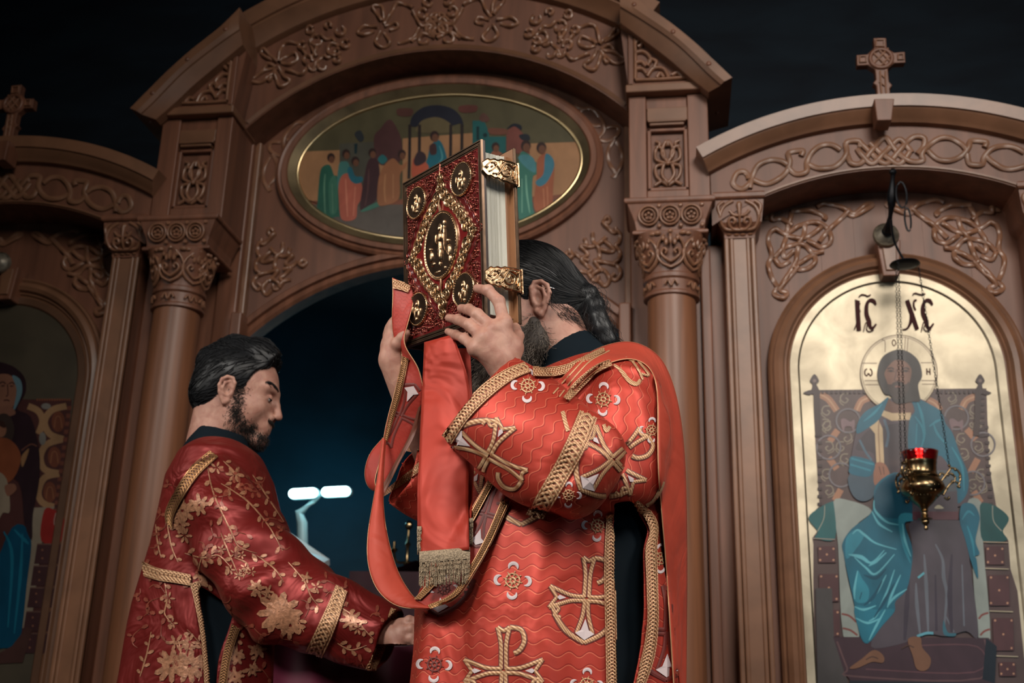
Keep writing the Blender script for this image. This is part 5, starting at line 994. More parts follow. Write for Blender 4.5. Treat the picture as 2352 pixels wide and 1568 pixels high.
def head_sdf(S_, c, f, u, l, k=1.0, hair=False, face=True, ear_sides=(1, -1), nod=0):
    """head in the photographer's frame: c centre between the ears, f forward, u up, l to one side"""
    P = lambda a, b, s=0: c+(f*a+u*b+l*s)*k
    M = np.stack([f, u, l])
    S_.ell(P(-.006, .042), M, np.array([.1, .09, .077])*k, .01); S_.ell(P(.04, .0), M, np.array([.058, .088, .062])*k, .02)
    for s in (1, -1):
        S_.chain([P(-.002, -.03, s*.052), P(.02, -.07, s*.046), P(.075, -.094, s*.014)], [.019*k, .019*k, .018*k], .02, .012); S_.ell(P(.058, -.022, s*.038), M, np.array([.03, .026, .024])*k, .02)
        S_.ell(P(.02, -.04, s*.04), M, np.array([.05, .05, .026])*k, .02)
        if face:
            S_.cone(P(.09, .034, s*.012), P(.076, .036, s*.046), .011*k, .011*k, .014); S_.ell(P(.1, .014, s*.031), M, np.array([.016, .0125, .017])*k, .01, True); S_.ell(P(.08, .013, s*.031), M, np.array([.0125, .011, .0135])*k, .003)
            S_.ell(P(.1, -.029, s*.012), M, np.array([.011, .009, .008])*k, .006)
    if face:
        S_.chain([P(.092, .03), P(.103, .006), P(.117, -.02)], [.009*k, .0095*k, .0105*k], .012, .006); S_.cone(P(.097, -.052, -.018), P(.097, -.052, .018), .006*k, .006*k, .008); S_.cone(P(.101, -.052, -.006), P(.101, -.052, .006), .006*k, .006*k, .005); S_.cone(P(.098, -.064, -.014), P(.098, -.064, .014), .0075*k, .0075*k, .007); S_.ell(P(.09, -.09), M, np.array([.018, .016, .022])*k, .014)
        S_.ell(P(.085, -.05), M, np.array([.02, .035, .035])*k, .014)
    for s in ear_sides:
        E = lambda a, b, o=0: P(a-.006, b-.004, s*(.072+o+max(0, -a)*.55))
        S_.ell(E(-.003, .004, .001), np.stack([f, u, l]), np.array([.019, .031, .006])*k, .006)
        S_.chain([E(.012, .008, .004), E(.012, .022, .006), E(.004, .033, .007), E(-.009, .032, .007), E(-.018, .022, .007), E(-.02, .006, .007), E(-.015, -.01, .006), E(-.007, -.022, .005), E(.002, -.03, .005), E(.008, -.024, .004)], np.array([.0035, .0042, .0045, .0045, .0043, .004, .004, .0052, .0072, .0055])*k, .003, .003)
        S_.chain([E(.0, .024, .007), E(-.009, .016, .008), E(-.011, .002, .008), E(-.005, -.011, .007), E(.004, -.014, .006)], np.array([.003, .0036, .0038, .0038, .003])*k, .003, .003)
        S_.ell(E(.002, .001, .011), M, np.array([.0075, .0105, .0075])*k, .004, True); S_.ell(E(.011, -.004, .004), M, np.array([.004, .007, .004])*k, .003)
    return P
def hand_chain(S_, wrist, mcps, fingers, rs=.0092, palm_r=.0135, k=.008):
    for m_ in mcps: S_.cone(wrist, m_, .021, palm_r*.98, .014)
    for a, b in zip(mcps[:-1], mcps[1:]): S_.cone(a, b, palm_r, palm_r, .01); S_.cone((np.asarray(a)*.5+np.asarray(wrist)*.5), (np.asarray(b)*.5+np.asarray(wrist)*.5), .017, .017, .012)
    for m_, fg, r in zip(mcps, fingers, rs if hasattr(rs, '__len__') else [rs]*len(fingers)):
        pts = [m_]+list(fg); S_.chain(pts, [r*1.22, r*1.1, r*1.0, r*.82], .006, .0035)
        for p in pts[1:-1]: S_.ell(p, np.eye(3), np.array([1.1, 1.1, 1.1])*r, .004)
# ------------------------------------------------------------------ the bearded celebrant with the book
pr = empty('person', Q(1300, 1568, 2.12)*[1, 1, 0], 'bearded long-haired man in red vestments holding the gospel book before his face', 'person')
y_, p_ = math.radians(12), math.radians(11)
fh = np.array([-math.cos(y_), -math.sin(y_), 0]); hf = fh*math.cos(p_)-np.array([0, 0, 1])*math.sin(p_); hu = fh*math.sin(p_)+np.array([0, 0, 1])*math.cos(p_); hl = np.cross(hu, hf); hl = hl if hl[1] < 0 else -hl   # hl points to the near side
hc = q(1208, 713, 2.15)
body = SDF([q(872, 760, 2.2)[0], 1.78, .98], [q(1560, 800, 2.1)[0], 2.36, 1.81], .0023)
P = head_sdf(body, hc, hf, hu, hl, 1.03)
nb, nt = q(1330, 880, 2.135), q(1245, 765, 2.145)
body.cone(nt, nb, .056, .066, .02); body.cone(nt+(nb-nt)*.5+[-.02, 0, -.01], nt+[-.025, 0, .015], .04, .036, .03)
body.cone(P(-.05, -.0), nb, .06, .06, .02)
# trunk and arms under the robes
body.column([(.99, q(1290, 1300, 2.12)[0], 2.13, .15, .13), (1.2, q(1300, 1200, 2.12)[0], 2.13, .16, .13), (1.4, q(1325, 950, 2.12)[0], 2.13, .13, .15), (1.47, q(1330, 900, 2.12)[0], 2.13, .08, .1)], .03)
nsh, nel, nwr = q(1430, 915, 2.02), q(1360, 1080, 1.875), q(1152, 838, 1.895)
fsh, fel, fwr = q(1180, 930, 2.28), q(1030, 1130, 2.25), q(905, 836, 2.17)
body.chain([nb+[0, 0, -.04], nsh, nel, nwr], [.05, .045, .036, .028], .02, .015); body.chain([nb+[0, 0, -.04], fsh, fel, fwr], [.05, .05, .042, .028], .02, .015)
# near hand, fingers over the lower fore-edge corner of the cover
FP = lambda px, py, d: toF(PL(px, py, TR-BN*d, BN))
mc = [q(1158, 742, 1.887), q(1136, 757, 1.878), q(1113, 777, 1.876), q(1093, 801, 1.88)]
fg = [[q(1146, 692, 1.893), FP(1121, 667, .013), FP(1096, 662, .010)], [q(1096, 722, 1.89), FP(1077, 711, .013), FP(1059, 708, .010)], [q(1078, 746, 1.892), FP(1052, 734, .014), FP(1031, 730, .010)], [q(1066, 777, 1.9), FP(1047, 769, .014), FP(1029, 761, .010)]]
wr = q(1150, 822, 1.89)
hand_chain(body, wr, mc, fg, [.0098, .0098, .0094, .0084])
body.chain([wr, q(1178, 800, 1.905), q(1188, 772, 1.935), q(1184, 752, 1.985)], [.02, .017, .012, .0095], .012, .005)   # thumb behind the back board
body.ell(q(1172, 800, 1.895), np.eye(3), [.02, .014, .026], .015)
for a_, b2 in zip(mc, (wr,)*4): body.cone(np.array(a_)+[0, -.0105, 0], np.array(a_)*.45+np.array(b2)*.55+[0, -.015, 0], .0032, .002, .006)
# far hand holding the spine and the end of the stole
mc2 = [q(908, 745, 2.155), q(903, 757, 2.17), q(899, 770, 2.185), q(898, 785, 2.2)]
fg2 = [[q(917, 715, 2.15), q(925, 703, 2.147), q(928, 690, 2.146)], [q(916, 728, 2.16), q(927, 716, 2.155), q(932, 703, 2.15)], [q(914, 745, 2.175), q(926, 735, 2.17), q(935, 726, 2.165)], [q(912, 764, 2.19), q(926, 758, 2.185), q(936, 752, 2.18)]]
hand_chain(body, q(902, 822, 2.17), mc2, fg2, .0088); body.chain([q(905, 815, 2.165), q(915, 790, 2.14), q(924, 775, 2.128), q(932, 765, 2.122)], [.018, .014, .0105, .009], .01, .005)
Vb, Fb = body.mesh(); Vb = relax(Vb, Fb, 1, .35); del body
mesh_obj('body', Vb, Fb, SKIN, pr); skin_bv = bvh_of(Vb, Fb)
# hair: cap swept back to a tie, tail behind
ties = q(1352, 676, 2.115)
hs = SDF(np.minimum(hc-.19, q(1080, 900, 2.05)), np.maximum(hc+[.22, .17, .19], q(1440, 640, 2.2)), .0028)
M = np.stack([hf, hu, hl])
hs.ell(P(-.01, .046), M, np.array([.108, .097, .083])*1.03, .001); hs.ell(P(-.06, .012), M, [.06, .07, .066], .02); hs.cone(P(-.085, .02), ties, .052, .021, .03)
fp, fu, fs = hf*.78+hu*-.62, None, None
hs.plane(P(.075, .055), hf*.86+hu*-.5, hc-.3, hc+.3, .004)
for s in (1, -1):
    hs.ell(P(.075, -.045, s*.07), M, [.075, .066, .05], .008, True); hs.ell(P(-.012, -.012, s*.085), M, [.028, .04, .03], .008, True); hs.ell(P(-.03, -.06, s*.07), M, [.045, .045, .05], .01, True)
tail = [ties, q(1366, 700, 2.11), q(1372, 730, 2.1), q(1382, 756, 2.1), q(1396, 785, 2.1), q(1420, 812, 2.12)]
hs.chain(tail, [.013, .019, .019, .021, .019, .008], .006, .01); hs.cone(q(1330, 700, 2.13), q(1368, 790, 2.14), .02, .024, .02); hs.cone(q(1368, 790, 2.14), q(1405, 820, 2.13), .026, .016, .02)
Vh, Fh = hs.mesh(); Vh = relax(Vh, Fh, 2, .5); del hs
hair = mesh_obj('hair', Vh, Fh, HAIR, pr); hbv = bvh_of(Vh, Fh)
mb = MB(); paths = []; tw = toW(ties)
Wh = toW(Vh); tdir = tw-U0*.01
for k in range(4200):
    p0 = Wh[rnd.randrange(len(Wh))]
    if (p0-tw)@R0 > -.01: continue
    pts = []
    for i in range(7):
        d_ = tdir-p0; d_ /= np.linalg.norm(d_)+1e-6; h = hbv.find_nearest(Vector(p0)); nn = np.array(h[1]); pts.append(np.array(h[0])+nn*(.0004+.0008*math.sin(math.pi*i/6))); d_ = d_-nn*(d_@nn); p0 = pts[-1]+d_*.0085
    paths.append(pts)
for k in range(320):
    o_ = np.array([rnd.gauss(0, .0065) for _ in range(3)]); ph = rnd.random()*6
    paths.append([toW(p)+o_*(1.5 if i else .6)+np.array([.006*math.sin(ph+i*1.3), 0, .004*math.cos(ph+i)]) for i, p in enumerate(smooth_path(tail, 3))])
strands(mb, paths, .00045, .0003); mb.build('hair_strands', HAIR, hair, smooth='all')['kind'] = 'stuff'
mb = MB(); paths = []
for k in range(130):     # loose curls at the nape
    a_ = rnd.random(); p0 = q(1262+a_*75, 672+a_*30+rnd.uniform(-6, 30), 2.06+.03*a_); p0 = np.array(skin_bv.find_nearest(Vector(toW(p0)))[0]); r_ = rnd.uniform(.003, .006); ph = rnd.random()*6; dr = R0*rnd.uniform(.2, 1)+U0*rnd.uniform(-.9, .1)
    paths.append([p0+dr*.004*i+(R0*math.cos(ph+i*.9)+U0*math.sin(ph+i*.6))*r_*.8-F0*.002 for i in range(9)])
strands(mb, paths, .0004, .0002); mb.build('nape_curls', HAIR, hair, smooth='all')['kind'] = 'stuff'
mb = MB(); c_ = toW(ties); dd = toW(tail[1])-c_; dd /= np.linalg.norm(dd); e1 = np.cross(dd, F0); e1 /= np.linalg.norm(e1); e2 = np.cross(dd, e1)
mb.tube([c_+(e1*math.cos(a_)+e2*math.sin(a_))*.0165 for a_ in np.linspace(0, 2*math.pi, 17)[:-1]], .004, 6, closed=True); mb.build('hair_tie', CASS, hair, smooth='all')
mb = MB(); mb.tube([toW(P(-.012, .012, .078)), toW(P(-.03, .014, .086)), toW(P(-.045, .008, .084))], .0011, 6); mb.build('glasses_temple', mat('steel_temple', (.7, .72, .74), .2, metal=1), pr, smooth='all')
# beard
bs = SDF(q(1150, 870, 2.0)-[.05, .12, .02], q(1330, 690, 2.2)+[.02, .12, .02], .003)
bs.chain([P(.055, -.06, .05), P(.06, -.1, .035), P(.05, -.13, .02)], [.026, .034, .024], .02, .02); bs.chain([P(.055, -.06, -.05), P(.06, -.1, -.035), P(.05, -.13, -.02)], [.026, .034, .024], .02, .02)
bs.chain([P(.09, -.08), P(.085, -.115), P(.06, -.145)], [.026, .036, .018], .02, .02); bs.chain([P(.012, -.045, .062), P(.03, -.08, .05), P(.045, -.12, .04)], [.009, .018, .026], .02, .02)
bs.chain([P(.004, -.046, .062), P(.006, -.085, .052), P(.026, -.125, .022)], [.011, .026, .028], .02, .02)
bs.chain([P(.035, -.125, .012), P(.03, -.155, .0)], [.03, .012], .03)
Vd, Fd = bs.mesh(); Vd = relax(Vd, Fd, 2); del bs
beard = mesh_obj('beard', Vd, Fd, BEARD2, pr); Wd = toW(Vd); mb = MB(); paths = []; hcw = toW(hc)
nrmd = beard.data.vertices
for k in range(3600):
    i = rnd.randrange(len(Wd)); p0 = Wd[i]; nn = np.array(nrmd[i].normal); dr = nn*.5-U0*rnd.uniform(.7, 1.2)+fh@FR*.25+np.array([rnd.gauss(0, .35) for _ in range(3)]); dr /= np.linalg.norm(dr); L_ = rnd.uniform(.014, .038); ph = rnd.random()*6; cu = rnd.uniform(.0008, .0028)
    paths.append([p0-nn*.002+dr*L_*i_/6+np.array([math.sin(ph+i_*1.1), math.cos(ph+i_*1.2), math.sin(ph*2+i_)])*cu*min(i_, 2)*.5 for i_ in range(7)])
strands(mb, paths, .00055, .0003); mb.build('beard_strands', BEARD, beard, smooth='all')['kind'] = 'stuff'
# cassock with standing collar
ca = SDF(q(940, 1400, 2.3)*[1, 0, 0]+[-.02, 1.85, .0], [q(1590, 1300, 2.1)[0], 2.42, 1.62], .005)
xr = lambda px, py: q(px, py, 2.12)[0]
ca.column([(.02, xr(1262, 1560)-.02, 2.13, .24, .19), (.92, xr(1262, 1560), 2.13, .215, .178), (1.21, xr(1300, 1200), 2.13, .185, .16), (1.42, xr(1325, 950), 2.13, .14, .16), (1.5, xr(1330, 900), 2.13, .09, .1)], .02, lambda th, Z: .004*np.sin(th*9+Z*3))
nd = (nb-nt)/np.linalg.norm(nb-nt); c0 = q(1291, 806, 2.13)
ca.cone(c0, c0+nd*.1, .066, .088, .02); ca.plane(c0, -nd, c0-.12, c0+.12, .002)
Vc, Fc = ca.mesh(); Vc = relax(Vc, Fc, 1); del ca; mesh_obj('cassock', Vc, Fc, CASS, pr); cbv = bvh_of(Vc, Fc)
# the red robe
rb = SDF(q(820, 1300, 2.3)*[1, 0, 0]+[-.02, 1.66, .0], [q(1600, 1300, 2.1)[0], 2.5, 1.6], .0045)
def tf(th, Z): lowm = np.clip((1.32-Z)/.25, 0, 1); return lowm*(.009*np.sin(th*6+1.5*np.sin(Z*6))+.005*np.sin(th*13+Z*4))+.004*np.sin(Z*22+th*3)*np.clip((Z-.95)/.1, 0, 1)*np.clip((1.3-Z)/.1, 0, 1)
TT = [(.02, xr(1250, 1560)-.03, 2.13, .32, .27), (.921, xr(1258, 1568), 2.13, .246, .21), (1.05, xr(1268, 1420), 2.13, .238, .205), (1.21, xr(1295, 1200), 2.13, .212, .188), (1.33, xr(1325, 1060), 2.13, .178, .18), (1.42, xr(1340, 950), 2.13, .152, .178), (1.48, xr(1345, 880), 2.13, .125, .16), (1.515, xr(1350, 850), 2.135, .1, .125), (1.535, xr(1365, 830), 2.14, .07, .095)]
rb.column(TT, .02, tf)
def lat_of(a, b, t): v = q(*a, t)-q(*b, t); return v
s0_, s1_ = q(1434, 900, 1.995), q(1408, 1085, 1.965)
tube2 = rb.etube(s0_, s1_, lat_of((1510, 950), (1350, 950), 1.96), [.058, .084, .092, .095, .095], [.08, .088, .085, .085, .08], .005, lambda th, al: .004*np.sin(th*4+al*5), e0=.012)
rb.ell(q(1425, 890, 2.02), np.eye(3), [.07, .085, .055], .03)
rb.ell(q(1400, 1120, 1.95), np.eye(3), [.085, .07, .05], .02)
c0_, c1_ = q(1108, 917, 1.885), q(1345, 1096, 1.845); k_ = mpp(1108, 917, 1.885)
fold1 = lambda th, al: .0035*np.sin(th*3+al*7)*np.clip(al, 0, 1)+.006*np.exp(-((al-.95)/.12)**2)*np.sin(th*5+1)
tube1 = rb.etube(c0_, c1_, lat_of((1205, 832), (1012, 1003), 1.885), [129*k_, 134*k_, 138*k_, 138*k_, 130*k_, 112*k_], [.055, .062, .07, .075, .078, .07], .004, fold1, e1=.045)
k2 = mpp(925, 1085, 2.22); d0_, d1_ = q(922, 1092, 2.21), q(1050, 1150, 2.26)
tube3 = rb.etube(d0_, d1_, lat_of((962, 1035), (882, 1140), 2.2), [66*k2, 78*k2, 90*k2], [.05, .06, .07], .012, lambda th, al: .003*np.sin(th*4+al*6), e1=.05)
tube4 = rb.etube(q(1190, 930, 2.29), q(1050, 1140, 2.28), lat_of((1250, 950), (1100, 900), 2.29), [.08, .09, .09], [.07, .07, .07], .02, e0=.05)
Vr, Fr = rb.mesh(); del rb
Vr = relax(Vr, Fr, 3, .5)
# neckline, cuff mouths and the open side slit
cen = Vr[Fr].mean(1)
def pix(Vf): d = toW(Vf)-CAM; return np.stack([1176+FPX*(d@CR)/(d@CF), 784-FPX*(d@CU)/(d@CF)], 1)
pc = pix(cen); gone = np.zeros(len(Fr), bool)
for T_ in (tube1, tube3):
    al = (cen-T_['p0'])@T_['d']; fN = np.cross(Vr[Fr[:, 1]]-Vr[Fr[:, 0]], Vr[Fr[:, 2]]-Vr[Fr[:, 0]]); fN /= np.linalg.norm(fN, axis=1)[:, None]+1e-12
    gone |= (np.abs(al) < .02) & (np.abs((cen-T_['p0'])@T_['lat']) < max(T_['A'])*1.1) & (np.abs((cen-T_['p0'])@T_['g']) < max(T_['B'])*1.1) & (fN@T_['d'] < -.35)
gone |= (np.linalg.norm(cen-(nb+[0, 0, .02]), axis=1) < .108) & (cen[:, 2] > 1.485)
gone |= np.linalg.norm(cen-q(1296, 828, 2.1), axis=1) < .1
SL = [(1410, 1150), (1452, 1150), (1490, 1215), (1478, 1262), (1481, 1400), (1470, 1500), (1455, 1580), (1440, 1640), (1420, 1640), (1414, 1400)]
def inpoly(P_, poly):
    c = np.zeros(len(P_), bool); j = len(poly)-1
    for i in range(len(poly)):
        (xi, yi), (xj, yj) = poly[i], poly[j]; m = ((yi > P_[:, 1]) != (yj > P_[:, 1])) & (P_[:, 0] < (xj-xi)*(P_[:, 1]-yi)/((yj-yi)+1e-9)+xi); c ^= m; j = i
    return c
near = cen[:, 1] < 2.13; gone |= inpoly(pc, SL) & near & (cen[:, 2] < 1.3) & (np.abs((cen-s1_)@tube2['lat']) > -1) & (cen[:, 1] > 1.9)
Fr = Fr[~gone]; Vr = hem(Vr, Fr)
# woven wave pattern runs round the trunk and along each sleeve
def tubepar(V, T_):
    r = V-T_['p0']; al = r@T_['d']; u, v = r@T_['lat'], r@T_['g']; s = np.clip(al/T_['L'], 0, 1.2); A = np.interp(s, np.linspace(0, 1, len(T_['A'])), T_['A']); B_ = np.interp(s, np.linspace(0, 1, len(T_['B'])), T_['B']); return al, np.arctan2(v, u)*.09, np.abs(np.sqrt((u/A)**2+(v/B_)**2)-1)*.07+np.maximum(-al, 0)+np.maximum(al-T_['L']-.06, 0)
Ta = np.array(sorted(TT)); cc = [np.interp(Vr[:, 2], Ta[:, 0], Ta[:, i]) for i in (1, 2, 3, 4)]; u_, v_ = (Vr[:, 0]-cc[0])/cc[2], (Vr[:, 1]-cc[1])/cc[3]
th = np.arctan2(v_, u_); pat = np.stack([Vr[:, 2]-.012*np.cos(th+.6), th*.22, 0*th], 1); dist = np.abs(np.sqrt(u_**2+v_**2)-1)*.15
for T_, k in ((tube2, 1), (tube4, 1), (tube1, 0), (tube3, 0)):
    al, ar, dt = tubepar(Vr, T_); m = dt < dist; dist = np.where(m, dt, dist)
    pat[m] = (np.stack([al, ar, 0*al], 1) if not k else np.stack([ar, al, 0*al], 1))[m]
ROBE = cloth_mat('red_brocade', (.46, .044, .026), (.28, .02, .014), (.58, .13, .07), rough=.4, sheen=.05, wrinkle=.28, wsc=6, metal=.35)
robe = mesh_obj('robe', Vr, Fr, ROBE, pr, pat); so = robe.modifiers.new('cloth_thickness', 'SOLIDIFY'); so.thickness = .0025; so.offset = -1
rbv = bvh_of(Vr, Fr)
# ------------------------------------------------------------------ braid, embroidery and stole of the celebrant
def mid(L, R, n=28):
    a, b = (resamp(smooth_path(x, 5) if len(x) > 2 else x, n) for x in (L, R)); return a, b
def braid(name, bv, L, R, fall, parent, off=.002, ground=None, thread=None, periods=None, knots=True):
    a, b = mid(L, R, 40); w = np.linalg.norm(a-b, axis=1).mean(); ln = np.linalg.norm(np.diff((a+b)/2, axis=0), axis=1).sum()
    mb = MB(); mb.grid([[rays(bv, *(a[i]*(1-k)+b[i]*k), fall, off)[0] for k in (0, .25, .5, .75, 1)] for i in range(len(a))])
    o = mb.build(name, ground or BRAID, parent, smooth='all')
    if not knots: return o
    N = int(ln/w*9)+12; t = np.linspace(0, 1, N); A = np.stack([np.interp(t, np.linspace(0, 1, 40), a[:, k]) for k in (0, 1)], 1); B_ = np.stack([np.interp(t, np.linspace(0, 1, 40), b[:, k]) for k in (0, 1)], 1)
    mk = MB(); per = periods or max(2, ln/(w*1.25))
    for c in range(4):
        ph = c*math.pi/2; s_ = .5+.34*np.sin(2*math.pi*per*t+ph); C_p = A*(1-s_[:, None])+B_*s_[:, None]; rows = []
        tn = np.gradient(C_p, axis=0); tn /= np.linalg.norm(tn, axis=1)[:, None]+1e-9; nn = np.stack([tn[:, 1], -tn[:, 0]], 1)
        for i in range(N):
            lift = off+.0009+.0006*math.sin(2*math.pi*per*2*t[i]+c*math.pi)
            rows.append([rays(bv, *(C_p[i]+nn[i]*w*k), fall, lift+(.0006 if k == 0 else 0))[0] for k in (-.065, 0, .065)])
        mk.grid(rows)
    for e in (.06, .94):
        C_p = A*(1-e)+B_*e; rows = [[rays(bv, *(A[i]*(1-e_)+B_[i]*e_), fall, off+.0012)[0] for e_ in (e-.035, e+.035)] for i in range(N)]; mk.grid(rows)
    k_ = mk.build('braid_knotwork', thread or THREAD, o, smooth='all'); k_['kind'] = 'stuff'; return o
def place(c, size, down):
    c = np.array(c, float); d = np.array(down, float); d /= np.linalg.norm(d); r = np.array([d[1], -d[0]])
    return lambda P: [tuple(c+(x*r+y*d)*size) for x, y in P]
def anchor_cross(bv, c, size, down, fall, parent, top=True, th=None, sides=(1, -1), name='embroidered_cross'):
    T = place(c, size, down); m = [th or THREAD, SILV, DKTH]; mb = MB(); w = size*.05; ap0 = globals()['applique']
    def applique(mb, bv, P_, w_, fall, off):
        ww = tuple(x*1.55 for x in w_) if hasattr(w_, '__len__') else w_*1.55
        if not th: ap0(mb, bv, P_, ww, fall, off*.55, 2)
        ap0(mb, bv, P_, w_, fall, off)
    if top:
        for s in (1, -1):
            applique(mb, bv, T([(s*.03, -.02), (s*.03, -.3), (s*.07, -.5)]), w*.8, fall, .0018); applique(mb, bv, T([(s*.02, 0), (s*.035, .2), (s*.1, .42)]), w*.8, fall, .0018)
        applique(mb, bv, T([(-.07, -.5), (0, -.46), (.07, -.5)]), w*.8, fall, .0018); applique(mb, bv, T([(.07, -.5), (.2, -.47), (.24, -.35), (.19, -.24), (.12, -.2)]), w*.9, fall, .002)
        for s in sides:
            for v in (1, -1): applique(mb, bv, T([(s*.02, v*.025), (s*.2, v*.035), (s*.45, v*.13)]), w*.8, fall, .0018); applique(mb, bv, T([(s*.45, v*.13), (s*.36, 0)]), w*.7, fall, .0018)
            patch(mb, bv, T([(s*.25, 0), (s*.33, .03), (s*.36, 0), (s*.33, -.03)]), fall, .0018, 1)
    for s in sides: applique(mb, bv, T([(0, .53), (s*.2, .42), (s*.34, .26), (s*.42, .08)]), (w*.9, w*1.1, w*.7), fall, .0018); applique(mb, bv, T([(s*.42, .08), (s*.33, .14), (s*.38, .22), (s*.3, .24)]), w*.7, fall, .0018)
    patch(mb, bv, T([(0, .24), (.05, .38), (.12, .42), (0, .5), (-.12, .42), (-.05, .38)]), fall, .0019, 1)
    return mb.build(name, m, parent)
def wheel(bv, c, r, fall, parent, th=None, rot=0, q_=range(4)):
    ca, sa = math.cos(rot), math.sin(rot); X_ = lambda P: [(c[0]+(x*ca-y*sa)*r, c[1]+(x*sa+y*ca)*r) for x, y in P]; mb = MB(); m = [th or THREAD, SILV]
    for R_, w in ((.42, .1), (.15, .13)): applique(mb, bv, X_([(R_*math.cos(t), R_*math.sin(t)) for t in np.linspace(0, 2*math.pi, 15)[:-1]]), w*r, fall, .0018, closed=True, n=2)
    for k in range(8): t = k*math.pi/4+.2; applique(mb, bv, X_([(.12*math.cos(t), .12*math.sin(t)), (.6*math.cos(t), .6*math.sin(t))]), .07*r, fall, .0018)
    for k in q_:
        t0_ = k*math.pi/2; applique(mb, bv, X_([((.78*math.cos(t0_)+.27*math.cos(t0_+math.pi+b_)), .78*math.sin(t0_)+.27*math.sin(t0_+math.pi+b_)) for b_ in np.linspace(1.3, 2*math.pi-1.3, 8)]), (.05*r, .2*r, .22*r, .2*r, .05*r), fall, .0018, 1, n=3)
    return mb.build('embroidered_wheel', m, parent)
RV = [rbv]
# narrow edges along neckline, cuffs, sleeve band and side slit
braid('neck_braid', RV+[cbv], [(1222, 846), (1260, 846), (1300, 840), (1340, 824), (1384, 802)], [(1224, 868), (1262, 869), (1302, 861), (1345, 838), (1390, 812)], 2.1, pr, .004)
braid('cuff_braid', RV, [(1203, 834), (1160, 850), (1105, 888), (1055, 945), (1014, 1000)], [(1220, 856), (1178, 874), (1128, 912), (1078, 962), (1040, 1018)], 1.89, pr, .002)
braid('sleeve_band', RV, [(1330, 944), (1290, 1035), (1208, 1182)], [(1370, 962), (1332, 1056), (1248, 1194)], 1.86, pr, .002)
braid('side_braid', RV, [(1392, 1180), (1387, 1300), (1389, 1430), (1391, 1575)], [(1413, 1176), (1413, 1300), (1415, 1430), (1418, 1575)], 2.0, pr, .003)
braid('side_braid', RV, [(1438, 1160), (1462, 1180), (1489, 1216), (1479, 1262), (1482, 1340), (1484, 1430), (1470, 1510), (1448, 1575)], [(1464, 1146), (1490, 1170), (1508, 1205), (1506, 1262), (1509, 1340), (1511, 1430), (1502, 1510), (1480, 1575)], 2.0, pr, .003)
braid('far_cuff_braid', RV, [(882, 1128), (920, 1095), (968, 1056)], [(878, 1142), (925, 1112), (970, 1078)], 2.2, pr, .002); braid('far_cuff_braid', RV, [(924, 1012), (945, 1014), (975, 1010)], [(928, 1034), (948, 1038), (975, 1034)], 2.24, pr, .002)
for c, s_, d, f_ in (((1122, 1046), 190, (-.86, -.46), 1.87), ((1408, 1056), 190, (-.72, .66), 1.87), ((1347, 1375), 190, (-.06, 1), 2.), ((1157, 1540), 200, (0, 1), 2.)): anchor_cross(RV, c, s_, d, f_, robe)
anchor_cross(RV, (1197, 1104), 190, (0, 1), 1.98, robe, False); anchor_cross(RV, (1012, 1312), 190, (-.05, 1), 1.98, robe, False, DKTH); anchor_cross(RV, (1533, 1450), 210, (-.03, 1), 2.08, robe, True, DKTH)
for c, r, k, th_ in (((1386, 917), 34, range(4), None), ((1178, 1333), 38, range(4), None), ((998, 1526), 36, range(4), DKTH), ((1347, 1572), 34, range(4), None), ((1496, 988), 26, range(4), None), ((1212, 886), 34, range(4), None), ((1517, 1282), 30, range(4), None), ((1372, 1207), 32, range(4), None), ((1306, 1136), 26, range(4), None)): wheel(RV, c, r, 2.0, robe, th_, .05, k)
for P_, w_ in (([(1410, 838), (1425, 850), (1445, 875), (1462, 882), (1470, 872)], (4, 9, 10, 7)), ([(1452, 830), (1466, 850), (1476, 872)], 5), ([(1462, 826), (1478, 845), (1490, 862), (1472, 858)], 5), ([(1436, 822), (1452, 828), (1466, 824)], 6), ([(1292, 945), (1300, 975), (1305, 990)], 9), ([(1386, 975), (1392, 990), (1400, 980)], 8), ([(1522, 1105), (1515, 1125), (1500, 1150), (1484, 1160)], 9)): mb = MB(); applique(mb, RV, P_, w_, 1.98, .002); mb.build('embroidered_hook', THREAD, robe)
